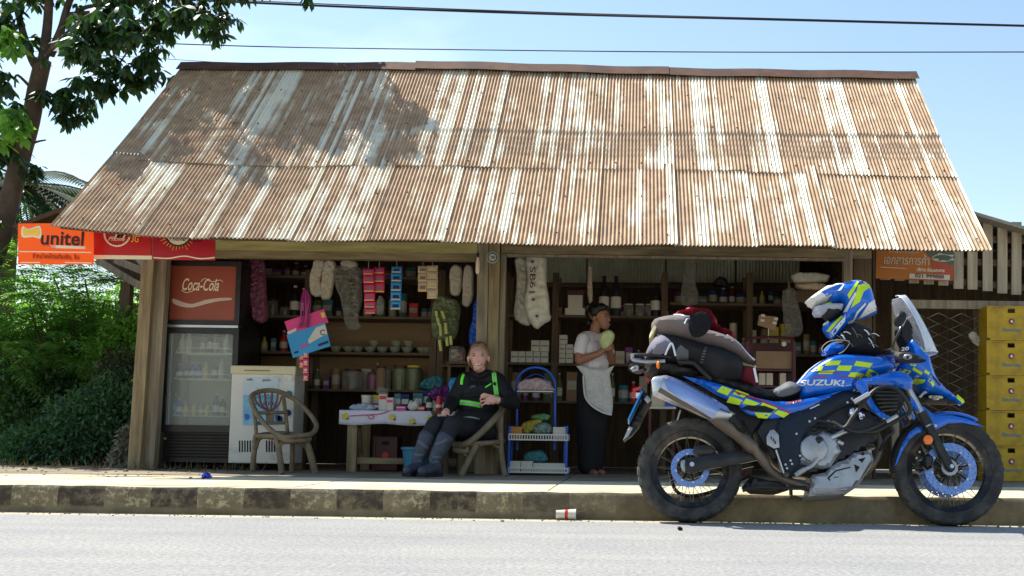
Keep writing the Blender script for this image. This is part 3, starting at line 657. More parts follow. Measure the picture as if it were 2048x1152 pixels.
def infl(name, outline, hw, m, R=.05, edge=.006, step=.022, yc=0.0, parent=None, hwf=None, bump=0, bs=12, seed=0, smooth=38, mir=False):
    I = Inflate(outline, hw, R, edge, step, hwf, bump, bs, seed)
    o = mesh_obj(name, *(lambda mm: (mm.v, mm.f))(I.mesh(ID, yc)), m, parent if parent is not None else bike, world=False); weld(o, 1e-5)
    o.data.shade_smooth(); o.data.set_sharp_from_angle(angle=math.radians(smooth))
    if mir:
        c = o.copy(); COL.objects.link(c); c.scale = (1, -1, 1)
    I.yc = yc; I.obj = o; return I
def decal(I, name, poly, m, parent=None, lift=.003, step=.02):
    mm = I.decal(poly, ID, I.yc, lift, step); o = mesh_obj(name, mm.v, mm.f, m, parent if parent is not None else I.obj, world=False); o.data.shade_smooth(); o.data.set_sharp_from_angle(angle=math.radians(40)); return o
def decal_text(I, s, a, b, h, m, lift=.003, shear=.15, bold=.015, parent=None):
    """print the text from a to b on the body's near side, letters h high"""
    v, f = text_mesh(s, 1, shear, bold, 'LEFT'); x0 = min(q[0] for q in v); x1 = max(q[0] for q in v); y0 = min(q[1] for q in v); y1 = max(q[1] for q in v)
    a, b = np.array(a), np.array(b); ex = (b - a); L_ = np.hypot(*ex); ex = ex / L_; ey = np.array([-ex[1], ex[0]])
    pts = [a + ex * ((q[0] - x0) / (x1 - x0) * L_) + ey * ((q[1] - y0) / (y1 - y0) * h) for q in v]; H = I.h(pts)
    return mesh_obj('lettering', [ID(p[0], I.yc - hh - lift, p[1]) for p, hh in zip(pts, H)], f, m, parent if parent is not None else I.obj, world=False)
def bpart(mb, name, m, parent=None, smooth=35): return mb.build(name, m, parent if parent is not None else bike, world=False, smooth=smooth)
def btube(name, pts, r, m, parent=None, n=8, sp=5): return bpart(MB().tube(spline(pts, sp), r, n), name, m, parent)
# wheels -----------------------------------------------------------------------------------------
def wheel(cu, cv, R, rim_r, disc_r, tw, discs, ncross=18):
    w_ = bpart(MB().lathe([(rim_r - .030, -.030), (rim_r - .010, -.036), (rim_r + .004, -.044), (rim_r + .010, -.040), (rim_r - .004, -.026), (rim_r - .014, 0), (rim_r - .004, .026), (rim_r + .010, .040), (rim_r + .004, .044), (rim_r - .010, .036), (rim_r - .030, .030), (rim_r - .034, 0)], (0, 0, 0), 64, 'y', closed=True), 'wheel', mat('black_anodised_rim', (38, 38, 42), .35, .5, var=.1, dirt=(120, 108, 88), dirt_amt=.4, dirt_scale=8))
    w_.location = (cu, 0, cv)
    sec = rim_r + .006; side = (R - sec)
    prof = [(sec, -.045), (sec + side * .25, -tw * .9), (sec + side * .55, -tw), (R - side * .20, -tw * .93), (R - side * .07, -tw * .70), (R - .006, -tw * .42), (R, -tw * .15), (R, tw * .15), (R - .006, tw * .42), (R - side * .07, tw * .70), (R - side * .20, tw * .93), (sec + side * .55, tw), (sec + side * .25, tw * .9), (sec, .045)]
    def md(i, k):
        ph = (k + (2 if 5 <= i <= 8 else 0) + (1 if i in (4, 9) else 0)) % 6
        return -.009 if (3 <= i <= 10 and ph == 0) else 0
    ty = bpart(MB().lathe(prof, (0, 0, 0), 168, 'y', closed=True, mod=md), 'tyre', M_rubber, w_, 30)
    bpart(MB().lathe([(0, -.075), (.028, -.075), (.030, -.06), (.045, -.055), (.045, -.045), (.026, -.035), (.026, .035), (.045, .045), (.045, .06), (.03, .075), (0, .075)], (0, 0, 0), 28, 'y'), 'hub', M_blk, w_)
    sp = None
    for k in range(ncross * 2):
        if sp is None:
            sp = bpart(MB().tube([(.043, .048, .0), (math.cos(.42) * (rim_r - .02), .012, math.sin(.42) * (rim_r - .02))], .0021, 5), 'spoke', mat('dull_spoke', (120, 116, 106), .4, .6, var=.1), w_)
            s2 = bpart(MB().tube([(.043, -.048, .0), (math.cos(-.42) * (rim_r - .02), -.012, math.sin(-.42) * (rim_r - .02))], .0021, 5), 'spoke', MATS['dull_spoke'], w_); continue
        o = (sp if k % 2 else s2).copy(); COL.objects.link(o); o.rotation_euler = (0, 2 * math.pi * k / (ncross * 2), 0)
    # drilled brake discs
    def disc(y):
        n = 132; ri = disc_r * .70; rings = 7; v = []; f = []
        for j in range(rings + 1):
            r = ri + (disc_r - ri) * j / rings
            for k in range(n): q = 2 * math.pi * k / n; v.append((r * math.cos(q), y, r * math.sin(q)))
        for j in range(rings):
            for k in range(n):
                if (j in (1, 3, 5)) and ((k + j * 2) % 6 == 0): continue
                a = j * n + k; b_ = j * n + (k + 1) % n; f.append((a, b_, b_ + n, a + n))
        me = MB().add(v, f); o = bpart(me, 'brake_disc', M_disc, w_, None)
        md_ = o.modifiers.new('thickness', 'SOLIDIFY'); md_.thickness = .004; md_.offset = 0
        c = MB()
        for k in range(8): q = 2 * math.pi * k / 8 + .2; c.tube([(math.cos(q) * .04, y + (.012 if y < 0 else -.012), math.sin(q) * .04), (math.cos(q) * (ri + .004), y, math.sin(q) * (ri + .004))], .007, 6)
        bpart(c, 'disc_carrier', M_blk, w_)
        for k in range(8): q = 2 * math.pi * k / 8 + .2; bpart(MB().lathe([(0, -.005), (.008, -.005), (.008, .003)], (math.cos(q) * (ri + .006), y - .002, math.sin(q) * (ri + .006)), 10, 'y'), 'bolt', M_steel, w_)
    for y in discs: disc(y)
    return w_
ru, rv = BP(1379, 940); fu, fv = BP(1895, 941)
RRr, RRf = rv, fv
wheel(ru, RRr, RRr, .228, .115, .072, (-.078,)); wheel(fu, RRf, RRf, .250, .155, .055, (-.070, .070))
# body panels --------------------------------------------------------------------------------------
blk = lambda *a, **k: infl(*a, **k)
# dark heart of the machine, so that no daylight shows where there is metal
infl('engine_block', Z('A', [(760, 620), (1000, 560), (1080, 600), (1150, 640), (1130, 760), (1060, 790), (960, 860), (850, 890), (740, 880), (640, 790), (600, 700), (640, 640)]), .11, M_blk, .03, .06, .03)
infl('subframe', Z('A', [(330, 470), (640, 560), (760, 640), (740, 780), (640, 770), (560, 680), (420, 560), (300, 510), (180, 480), (200, 440)]), .07, M_blkp, .03, .03, .03)
I_frame = infl('frame_spar', Z('A', [(1075, 520), (1000, 512), (880, 560), (760, 615), (725, 640), (700, 735), (725, 840), (745, 885), (790, 880), (812, 830), (830, 720), (860, 670), (980, 590), (1080, 552)], .15), .03, M_navy, .02, .012, .025, yc=-.135)
c = I_frame.obj.copy(); COL.objects.link(c); c.scale = (1, -1, 1)
# tank
tank_o = sp2(Z('C', [(175, 625), (300, 480), (450, 375), (620, 322), (860, 330), (1040, 350), (1170, 398), (1235, 500), (1080, 548), (860, 590), (800, 650), (775, 735), (540, 762), (380, 775), (235, 785), (205, 690)], .15), 3)
tx = [p[0] for p in tank_o]
def tank_w(u, v): t = (u - min(tx)) / (max(tx) - min(tx)); return .105 + .085 * min(1, t / .35) - .03 * max(0, (t - .7) / .3)
I_tank = infl('fuel_tank', tank_o, .17, M_blue, .05, .01, .016, hwf=tank_w)
def quad(I, k, pts, m, off=.18, **kw): return decal(I, 'checker_mark', Z(k, pts, off), m, **kw)
for q in ([(480, 420), (622, 422), (598, 468), (460, 466)], [(380, 465), (450, 467), (428, 512), (330, 508)], [(598, 470), (738, 472), (712, 528), (570, 522)], [(776, 424), (948, 448), (912, 492), (752, 474)], [(415, 518), (562, 518), (530, 556), (395, 545)], [(722, 540), (872, 546), (840, 596), (690, 584)], [(908, 502), (1072, 538), (990, 556), (880, 552)]):
    quad(I_tank, 'C', q, M_lime)
quad(I_tank, 'C', [(400, 520), (600, 540), (600, 548), (400, 530)], M_redvinyl, lift=.005); quad(I_tank, 'C', [(590, 570), (780, 592), (780, 600), (590, 580)], M_redvinyl)
quad(I_tank, 'C', [(330, 566), (480, 576), (480, 584), (330, 574)], M_redvinyl)
decal_text(I_tank, 'SUZUKI', Z1('C', 222, 648, .18), Z1('C', 655, 684, .18), .037, M_silvervinyl, shear=.1, bold=.03)
# painted highlight: silver band down the rear edge of the tank
decal(I_tank, 'tank_edge_highlight', Z('C', [(182, 628), (300, 486), (450, 382), (600, 332), (600, 340), (458, 392), (312, 494), (198, 632)], .12), M_silvervinyl)
# upper tank cover / dash shoulder
infl('tank_shoulder', sp2(Z('C', [(620, 330), (860, 320), (1030, 330), (1180, 315), (1330, 300), (1360, 360), (1240, 400), (1060, 370), (860, 350)], .1), 2), .12, M_blue, .05, .01, .022)
# radiator shroud: an angular hook-shaped panel each side
I_shroud = infl('side_shroud', Z('C', [(778, 640), (800, 610), (870, 588), (1060, 545), (1225, 512), (1320, 545), (1372, 610), (1360, 690), (1305, 705), (1190, 662), (1040, 655), (908, 652), (920, 740), (975, 850), (1030, 920), (1140, 985), (1110, 1006), (1040, 990), (960, 925), (890, 830), (840, 740), (790, 690)], .23), .028, M_blue, .03, .008, .02, yc=-.20, mir=True)
infl('radiator', Z('C', [(900, 680), (1270, 690), (1310, 760), (1250, 900), (1140, 980), (1020, 900), (940, 770)], .12), .13, M_blkp, .02, .1, .03)
for k in range(6): 
    a, b_ = Z3('C', 950 + k * 16, 735 + k * 40, .17), Z3('C', 1235 - k * 8, 745 + k * 34, .17); bpart(MB().beam(a, b_, .02, .006), 'radiator_fin', mat('dusty_fin', (62, 60, 56), .7, var=.1))
# nose fairing with beak
nose_o = Z('C', [(1335, 135), (1380, 190), (1480, 270), (1565, 360), (1600, 470), (1640, 560), (1700, 630), (1835, 740), (1905, 795), (1915, 830), (1890, 842), (1820, 795), (1700, 760), (1590, 735), (1490, 740), (1455, 690), (1430, 620), (1340, 560), (1240, 520), (1215, 470), (1250, 420), (1300, 400), (1310, 300), (1290, 230)], .10)
nx_ = [p[0] for p in nose_o]
def nose_w(u, v): t = (u - min(nx_)) / (max(nx_) - min(nx_)); return .15 if t < .45 else .15 - .125 * ((t - .45) / .55) ** .8
I_nose = infl('nose_fairing', nose_o, .15, M_blue, .07, .008, .018, hwf=nose_w)
for q in ([(1400, 205), (1440, 225), (1465, 262), (1425, 240)], [(1435, 265), (1490, 290), (1505, 330), (1460, 325)], [(1250, 478), (1355, 515), (1335, 545), (1240, 505)], [(1335, 450), (1392, 462), (1380, 480), (1330, 468)], [(1365, 485), (1460, 540), (1450, 560), (1360, 505)], [(1480, 515), (1560, 572), (1548, 590), (1470, 540)], [(1410, 575), (1495, 610), (1480, 635), (1400, 600)], [(1530, 600), (1590, 655), (1570, 680), (1510, 625)]):
    decal(I_nose, 'checker_mark', [p for p in Z('C', q, .13)], M_lime, lift=.003, step=.03)
decal(I_nose, 'nose_tip', Z('C', [(1838, 742), (1904, 797), (1913, 828), (1892, 838), (1822, 792)], .06), M_lime, lift=.003)
decal(I_nose, 'side_vent', Z('C', [(1530, 560), (1660, 650), (1640, 670), (1580, 620)], .11), M_blkp)
infl('beak_underside', Z('C', [(1395, 700), (1480, 742), (1700, 765), (1880, 835), (1740, 840), (1480, 830), (1400, 790)], .08), .07, M_blkp, .03, .01, .025)
infl('headlight', sp2(Z('C', [(1538, 770), (1600, 752), (1685, 770), (1670, 795), (1590, 802)], .1), 3), .10, mat('headlight_glass', (186, 180, 150), .15, .0, var=.1, coat=.8), .02, .06, .02)
btube('brace', [Z3('C', 1430, 790, .11), Z3('C', 1480, 740, .11), Z3('C', 1500, 750, .11)], .008, M_alu)
# windscreen: curved sheet
def screen():
    cl = [Z1('A', *q) for q in ((1396, 352), (1372, 300), (1330, 220), (1290, 150), (1260, 106))]; v = []; f = []; n = 12; cl = [(p.x, p.y) for p in spline([(a, b, 0) for a, b in cl], 4)]; m_ = len(cl)
    for i, (u, vv) in enumerate(cl):
        s = i / (m_ - 1); hw = .15 * (.75 + .35 * math.sin(math.pi * min(1, s * 1.15))) * (1 if s < .8 else math.sqrt(max(.05, 1 - ((s - .8) / .21) ** 2)))
        for k in range(n + 1): t = -1 + 2 * k / n; v.append((u - .10 * t * t * (1 - .3 * s), hw * t, vv - .02 * t * t))
    for i in range(m_ - 1):
        for k in range(n): q = i * (n + 1) + k; f.append((q, q + 1, q + n + 2, q + n + 1))
    o = bpart(MB().add(v, f), 'windscreen', M_clear); md_ = o.modifiers.new('thickness', 'SOLIDIFY'); md_.thickness = .004
    for e in (0, n): btube('screen_edge', [v[i * (n + 1) + e] for i in range(m_)], .0035, mat('screen_edge_glint', (200, 206, 214), .2, .0, var=0, coat=.5), o, 6, 1)
    btube('screen_edge', v[:n + 1], .005, MATS['screen_edge_glint'], o, 6, 1)
screen()
btube('screen_bracket', [Z3('A', 1215, 300, .09), Z3('A', 1250, 225, .07), Z3('A', 1285, 200, .04)], .006, M_alu); btube('screen_bracket', [Z3('A', 1215, 300, -.09), Z3('A', 1250, 225, -.07), Z3('A', 1285, 200, -.04)], .006, M_alu)
infl('instrument_pod', sp2(Z('A', [(1225, 300), (1215, 260), (1240, 215), (1275, 225), (1290, 270), (1280, 330), (1240, 335)]), 3), .09, M_blkp, .03, .01, .02)
# hand controls
btube('handlebar', [Z3('C', 1060, 330, .0), Z3('C', 1120, 320, .16), Z3('C', 1200, 350, .30), Z3('C', 1245, 370, .40)], .012, M_blk); btube('handlebar', [Z3('C', 1060, 330, -.0), Z3('C', 1120, 310, -.16), Z3('C', 1160, 300, -.30), Z3('C', 1140, 300, -.40)], .012, M_blk)
btube('grip', [Z3('C', 1195, 352, .28), Z3('C', 1245, 372, .41)], .018, M_rubber)
I_hg = infl('hand_guard', sp2(Z('C', [(1205, 350), (1240, 325), (1350, 335), (1480, 395), (1490, 425), (1380, 435), (1240, 430), (1200, 395)], .38), 3), .03, M_blkp, .03, .008, .02, yc=-.37)
infl('turn_signal', sp2(Z('C', [(1255, 370), (1290, 352), (1340, 362), (1345, 395), (1300, 408), (1262, 395)], .40), 2), .02, M_alu, .015, .006, .012, yc=-.405); bpart(MB().lathe([(0, -.006), (.008, -.006), (.008, .004)], Z3('C', 1306, 383, .425), 12, 'y'), 'bolt', M_black)
infl('badge_plate', Z('C', [(1225, 300), (1330, 285), (1332, 318), (1228, 326)], .14), .006, M_blkp, .01, .004, .02, yc=-.13)
decal_text(infl('number_badge', Z('C', [(1228, 300), (1328, 287), (1330, 316), (1230, 324)], .14), .004, M_blkp, .01, .003, .02, yc=-.137), '20', Z1('C', 1238, 318, .14), Z1('C', 1322, 310, .14), .022, M_white, shear=.2)
mir = MB(); 
for s in (1, -1):
    btube('mirror_stem', [Z3('C', 1150, 290, .24 * s), Z3('C', 1180, 200, .27 * s), Z3('C', 1230, 110, .30 * s)], .006, M_blk)
    infl('mirror', sp2(Z('A', [(1212, 215), (1235, 180), (1262, 190), (1255, 225), (1228, 245)], .30 * s), 3), .016, M_blkp, .015, .005, .015, yc=-.31 * s)
# fork, fenders, brakes
axle = Z3('F', 578, 635, .10)
for s in (1, -1):
    a = Z1('F', 270, 60, .1); b_ = Z1('F', 578, 640, .1); y = -.105 * s
    bpart(MB().tube([(b_[0] - .005, y, b_[1]), (a[0] + (b_[0] - a[0]) * .42, y, a[1] + (b_[1] - a[1]) * .42)], .029, 14), 'fork_slider', M_blk)
    bpart(MB().tube([(a[0] + (b_[0] - a[0]) * .45, y, a[1] + (b_[1] - a[1]) * .45), (a[0] + (b_[0] - a[0]) * -.35, y, a[1] + (b_[1] - a[1]) * -.35)], .021, 14), 'fork_tube', M_steel)
    bpart(MB().tube([(a[0] + (b_[0] - a[0]) * .40, y, a[1] + (b_[1] - a[1]) * .40), (a[0] + (b_[0] - a[0]) * .22, y, a[1] + (b_[1] - a[1]) * .22)], .033, 14), 'fork_guard', M_blk)
    bpart(MB().lathe([(0, -.02), (.022, -.02), (.026, -.012), (.026, .02)], (b_[0], y, b_[1]), 18, 'y'), 'axle_boss', M_blk)
    infl('brake_caliper', Z('F', [(360, 540), (400, 520), (440, 560), (430, 640), (390, 660), (355, 630)], .1), .03, M_blk, .02, .01, .015, yc=-.09 * s)
bpart(MB().lathe([(0, -.012), (.012, -.012), (.014, -.006), (.014, .01)], axle + Vector((0, -.03, 0)), 14, 'y'), 'axle_nut', M_steel)
bpart(MB().lathe([(.030, -.004), (.048, -.004), (.050, .004), (.030, .004)], axle + Vector((0, .012, 0)), 24, 'y'), 'sensor_ring', M_alu)
bpart(MB().lathe([(0, -.012), (.018, -.011), (.027, -.006), (.029, .004), (.029, .012)], Z3('F', 397, 409, .14), 20, 'y'), 'reflector', M_orange)
for q in ((250, 100), (300, 560), (325, 510)): bpart(MB().ball(Z3('F', *q, .1), .008, 8, 6), 'bolt', M_steel)
infl('fork_sleeve', Z('F', [(245, 55), (285, 85), (325, 165), (295, 180), (262, 130)], .13), .018, M_blue, .015, .006, .015, yc=-.125, mir=True)
infl('fork_sleeve', Z('F', [(246, 185), (262, 190), (295, 240), (280, 244)], .13), .012, M_blue, .01, .004, .015, yc=-.12, mir=True)
def fender(name, ang0, ang1, r0, tw, m, prof):
    v = []; f = []; n = 26; w_ = 8
    for i in range(n + 1):
        t = i / n; q = ang0 + (ang1 - ang0) * t; ww = tw * prof(t)
        for k in range(w_ + 1):
            s = -1 + 2 * k / w_; rr = r0(t) - .028 * s * s; v.append((fu + rr * math.cos(q), ww * s, RRf + rr * math.sin(q)))
    for i in range(n):
        for k in range(w_): q = i * (w_ + 1) + k; f.append((q, q + 1, q + w_ + 2, q + w_ + 1))
    o = bpart(MB().add(v, f), name, m); md_ = o.modifiers.new('thickness', 'SOLIDIFY'); md_.thickness = .004; return o
fender('front_fender', math.radians(58), math.radians(104), lambda t: RRf + .022 + .02 * (1 - t), .058, M_blue, lambda t: .75 + .25 * t)
fender('front_fender', math.radians(104), math.radians(184), lambda t: RRf + .018, .056, M_blkp, lambda t: 1 - .2 * t)
I_fw = infl('fender_side', Z('F', [(330, 128), (362, 142), (450, 212), (590, 210), (720, 240), (855, 304), (800, 296), (680, 272), (560, 276), (490, 312), (455, 328), (435, 320), (385, 225)], .07), .012, M_blue, .02, .006, .015, yc=-.072, mir=True)
infl('fender_side', Z('F', [(350, 300), (300, 305), (240, 350), (185, 440), (140, 560), (122, 632), (140, 605), (190, 490), (240, 410), (300, 365), (350, 345)], .07), .012, M_blue, .015, .006, .015, yc=-.066, mir=True)
bpart(MB().lathe([(0, -.004), (.010, -.004), (.010, .004)], Z3('F', 457, 295, .09), 12, 'y'), 'bolt', M_steel)
# seat and tail
I_seat = infl('seat', sp2(Z('A', [(330, 455), (420, 430), (560, 460), (640, 485), (700, 495), (760, 470), (810, 475), (828, 510), (790, 545), (700, 562), (620, 548), (480, 505)], .12), 2), .13, M_seat, .06, .02, .022)
decal(I_seat, 'seat_nose', sp2(Z('A', [(698, 512), (760, 462), (800, 466), (822, 500), (780, 528), (722, 538)], .13), 3), M_seatgrey, lift=.006)
I_tail = infl('tail_panel', Z('A', [(310, 451), (400, 468), (500, 495), (620, 543), (700, 560), (770, 560), (860, 545), (1000, 512), (955, 545), (850, 602), (770, 617), (725, 630), (690, 634), (640, 626), (585, 612), (556, 588), (548, 572), (465, 535), (390, 492)], .15), .026, M_blue, .03, .008, .02, yc=-.135, mir=True)
for q in ([(478, 494), (522, 510), (500, 535), (455, 518)], [(540, 508), (595, 528), (570, 545), (522, 530)], [(512, 538), (566, 556), (552, 575), (498, 562)], [(580, 548), (640, 570), (615, 580), (565, 570)], [(650, 565), (715, 590), (700, 605), (640, 582)], [(616, 608), (690, 612), (670, 632), (632, 628)], [(716, 598), (765, 612), (745, 630), (700, 612)]):
    decal(I_tail, 'checker_mark', Z('A', q, .16), M_lime, lift=.003, step=.025)
decal(I_tail, 'side_recess', Z('A', [(560, 590), (585, 578), (660, 580), (708, 598), (680, 608), (610, 604)], .16), M_black, lift=.004)
decal(I_tail, 'red_pinstripe', Z('A', [(530, 515), (640, 552), (770, 606), (768, 610), (640, 558), (530, 521)], .16), M_redvinyl, lift=.005, step=.03)
decal_text(I_tail, 'ONLINE', Z1('A', 752, 577, .16), Z1('A', 820, 560, .16), .018, M_orange, shear=.2)
bpart(MB().lathe([(0, -.003), (.007, -.003), (.007, .004)], Z3('A', 868, 530, .165), 10, 'y'), 'bolt', M_black)
# exhaust
mu_o = Z('A', [(176, 470), (190, 455), (240, 448), (300, 470), (400, 528), (470, 580), (535, 612), (520, 640), (440, 640), (400, 625), (300, 580), (182, 532)], .22)
I_muf = infl('muffler', mu_o, .055, M_steel, .05, .02, .02, yc=-.20)
decal(I_muf, 'heat_shield', Z('A', [(232, 470), (262, 452), (330, 480), (420, 530), (500, 580), (520, 612), (470, 590), (440, 632), (380, 600), (290, 545), (245, 510)], .25), mat('blued_steel', (150, 165, 205), .25, .8, var=.1), lift=.008)
decal(I_muf, 'muffler_cap', Z('A', [(178, 470), (192, 456), (232, 450), (212, 500), (196, 536), (182, 530)], .25), M_steel, lift=.005)
decal(I_muf, 'lower_band', Z('A', [(205, 520), (300, 572), (430, 634), (436, 618), (310, 560), (215, 502)], .25), M_pipe, lift=.004)
infl('muffler_guard', Z('A', [(415, 565), (440, 555), (500, 580), (560, 640), (590, 700), (540, 690), (480, 620)], .22), .05, M_blkp, .03, .01, .02, yc=-.19)
btube('exhaust_pipe', [Z3('A', 430, 610, .19), Z3('A', 520, 680, .18), Z3('A', 600, 750, .16), Z3('A', 645, 800, .15), Z3('A', 690, 860, .13), Z3('A', 760, 900, .11), Z3('A', 850, 930, .08)], [.045] * 6 + [.040] * 6 + [.030] * 6 + [.026] * 13, M_pipe, n=12)
btube('exhaust_pipe', [Z3('A', 1130, 690, .02), Z3('A', 1150, 760, .04), Z3('A', 1110, 840, .05), Z3('A', 1000, 900, .05), Z3('A', 860, 930, .06)], .024, M_pipe, n=10)
# swingarm, rear brake
I_sw = infl('swingarm', Z('D', [(468, 625), (500, 605), (620, 585), (900, 545), (1050, 560), (1060, 615), (900, 650), (640, 690), (565, 718), (500, 712), (470, 680)], .13), .022, M_blk, .02, .012, .025, yc=-.125, mir=True)
bpart(MB().lathe([(0, -.01), (.014, -.01), (.014, .01)], Z3('D', 552, 648, .155), 14, 'y'), 'axle_nut', M_steel)
infl('adjuster_cap', Z('D', [(468, 620), (500, 612), (500, 705), (478, 695), (466, 660)], .15), .014, M_alu, .01, .006, .012, yc=-.14)
infl('rear_caliper', Z('D', [(580, 500), (700, 500), (740, 540), (700, 575), (590, 580), (560, 545)], .12), .02, M_blk, .02, .01, .02, yc=-.11)
btube('chain', [Z3('D', 380, 700, -.1), Z3('D', 430, 850, -.1), Z3('D', 560, 890, -.1), Z3('D', 760, 840, -.1), Z3('D', 1000, 740, -.1)], .011, M_blk)
# engine covers
bpart(MB().lathe([(0, -.018), (.062, -.018), (.076, -.012), (.082, -.002), (.084, .03)], Z3('E', 440, 590, .16), 36, 'y'), 'clutch_cover', M_alu)
for k in range(7): q = k * .9; bpart(MB().lathe([(0, -.006), (.006, -.006), (.006, .006)], Z3('E', 440, 590, .165) + Vector((.074 * math.cos(q), .0, .074 * math.sin(q))), 8, 'y'), 'bolt', M_steel)
infl('crankcase', Z('E', [(500, 430), (530, 405), (570, 425), (640, 440), (690, 500), (700, 590), (720, 610), (660, 690), (610, 770), (540, 785), (440, 770), (330, 740), (260, 740), (265, 680), (310, 640), (400, 480)], .14), .045, M_alu, .03, .02, .018, yc=-.11)
bpart(MB().tube([Z3('E', 610, 480, .15), Z3('E', 770, 405, .15)], .016, 12), 'oil_line', M_steel); bpart(MB().tube([Z3('E', 680, 515, .15), Z3('E', 735, 540, .15)], .014, 12), 'oil_line', M_steel)
infl('cover_badge', sp2(Z('E', [(440, 480), (500, 462), (540, 490), (520, 530), (480, 545), (455, 520)], .18), 2), .012, M_blk, .01, .005, .012, yc=-.17)
bpart(MB().box(Z3('E', 492, 600, .181), (.022, .004, .003)), 'cover_mark', mat('gold_mark', (190, 160, 90), .4, .4, var=0))
infl('horn', sp2(Z('E', [(790, 190), (830, 175), (875, 185), (880, 230), (850, 280), (800, 280), (775, 240)], .14), 3), .03, mat('chrome', (214, 216, 224), .12, .95, var=0), .03, .008, .014, yc=-.15)
infl('regulator', sp2(Z('E', [(890, 230), (915, 222), (938, 240), (935, 280), (905, 300), (888, 270)], .14), 3), .02, MATS['chrome'], .02, .006, .014, yc=-.15)
infl('engine_guard_mount', Z('E', [(850, 500), (980, 440), (1080, 500), (1060, 560), (900, 600), (840, 560)], .1), .05, mat('dusty_engine', (86, 78, 66), .7, .2, var=.3, vs=14), .03, .02, .02, yc=-.05)
infl('cylinder', Z('E', [(360, 330), (700, 380), (780, 420), (760, 520), (700, 560), (560, 420), (420, 440), (330, 420)], .1), .06, mat('engine_dark', (44, 42, 40), .6, .3, var=.3, vs=16), .02, .03, .02, yc=-.06)
# skid plate
sk = Z('E', [(432, 842), (560, 822), (620, 760), (690, 715), (770, 690), (850, 622), (1020, 596), (1050, 690), (1000, 790), (930, 900), (880, 965), (780, 1030), (640, 1050), (390, 1062), (412, 960)], .15)
I_sk = infl('skid_plate', sk, .15, M_alu, .018, .125, .022)
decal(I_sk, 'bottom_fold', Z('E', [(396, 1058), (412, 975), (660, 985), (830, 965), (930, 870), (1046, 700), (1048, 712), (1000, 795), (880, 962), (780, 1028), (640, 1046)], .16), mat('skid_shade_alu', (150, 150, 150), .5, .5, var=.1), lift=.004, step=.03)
for q in ([(888, 690), (965, 672), (930, 724)], [(850, 740), (905, 768), (868, 824)]): decal(I_sk, 'cut_out', Z('E', q, .17), M_black, lift=.005)
for q in ([(578, 876), (660, 800), (810, 764), (815, 774), (668, 812), (598, 880), (612, 900), (602, 906)],): decal(I_sk, 'embossed_line', Z('E', q, .17), M_black, lift=.005)
decal_text(I_sk, 'SW', Z1('E', 645, 880, .17), Z1('E', 698, 874, .17), .008, M_black, lift=.006)
bpart(MB().lathe([(0, -.004), (.010, -.004), (.010, .004)], Z3('E', 930, 638, .155), 12, 'y'), 'bolt', M_black)
# crash bars
for s in (1, -1):
    btube('crash_bar', [Z3('A', 860, 640, .14 * s), Z3('A', 950, 650, .20 * s), Z3('A', 1000, 672, .24 * s), Z3('A', 1040, 620, .25 * s), Z3('A', 1110, 530, .26 * s), Z3('A', 1160, 500, .26 * s), Z3('A', 1215, 505, .25 * s), Z3('A', 1258, 545, .24 * s), Z3('A', 1280, 600, .22 * s), Z3('A', 1250, 625, .21 * s), Z3('A', 1190, 660, .20 * s), Z3('A', 1120, 690, .19 * s), Z3('A', 1000, 680, .2 * s)], .0125, M_blk)
    btube('crash_bar', [Z3('A', 1195, 660, .2 * s), Z3('A', 1208, 690, .2 * s), Z3('A', 1180, 715, .19 * s), Z3('A', 1150, 770, .12 * s)], .010, M_blk)
    btube('crash_bar', [Z3('A', 1000, 672, .24 * s), Z3('A', 1060, 690, .22 * s), Z3('A', 1140, 665, .2 * s), Z3('A', 1230, 610, .2 * s)], .0125, M_blk)
btube('bar_pad', [Z3('A', 1040, 565, .26), Z3('A', 1105, 528, .262)], .0145, M_steel); btube('bar_pad', [Z3('A', 1178, 648, .205), Z3('A', 1225, 622, .205)], .0145, M_steel)
# foot controls
infl('heel_guard', Z('E', [(0, 405), (40, 395), (88, 450), (96, 575), (40, 585), (-30, 545), (-35, 470)], .19), .008, M_alu, .01, .004, .015, yc=-.185)
for q in ((12, 480), (35, 500), (52, 525)): bpart(MB().beam(Z3('E', q[0], q[1] - 16, .196), Z3('E', q[0] + 2, q[1] + 16, .196), .006, .003), 'guard_slot', M_black)
btube('brake_rod', [Z3('E', 60, 600, .18), Z3('E', 150, 865, .18)], .006, M_steel)
btube('brake_pedal', [Z3('E', 255, 855, .19), Z3('E', 340, 800, .2), Z3('E', 420, 760, .2), Z3('E', 490, 685, .2)], [.016] * 6 + [.012] * 10, M_alu)
btube('foot_peg', [Z3('E', 150, 850, .16), Z3('E', 170, 850, .29)], .014, M_rubber)
for q in ((205, 708), (155, 748), (220, 742), (170, 785), (300, 660), (450, 285), (395, 315), (650, 355), (820, 88), (775, 125), (265, 440)): bpart(MB().lathe([(0, -.005), (.007, -.005), (.007, .004)], Z3('E', *q, .17), 10, 'y'), 'bolt', M_steel)
btube('frame_glint', [Z3('E', 400, 190, .17), Z3('E', 495, 145, .17)], .004, M_steel)
infl('lower_linkage', Z('A', [(560, 930), (600, 880), (680, 900), (740, 900), (760, 940), (700, 958), (600, 955)], 0), .08, M_blk, .02, .02, .025)
btube('centre_stand', [Z3('A', 565, 940, .1), Z3('A', 640, 925, .12), Z3('A', 760, 930, .12), Z3('A', 840, 930, .12)], .012, M_blk)
# side stand reaches the road on the far side
a = Z3('A', 770, 900, -.12); b_ = Z3('A', 800, 1062, -.0)
sd = bpart(MB().tube([a, (b_.x, .245, .055)], [.012, .011], 8), 'side_stand', M_blk); bpart(MB().box((b_.x + .012, .25, .05), (.06, .04, .012)), 'stand_foot', M_alu, sd)
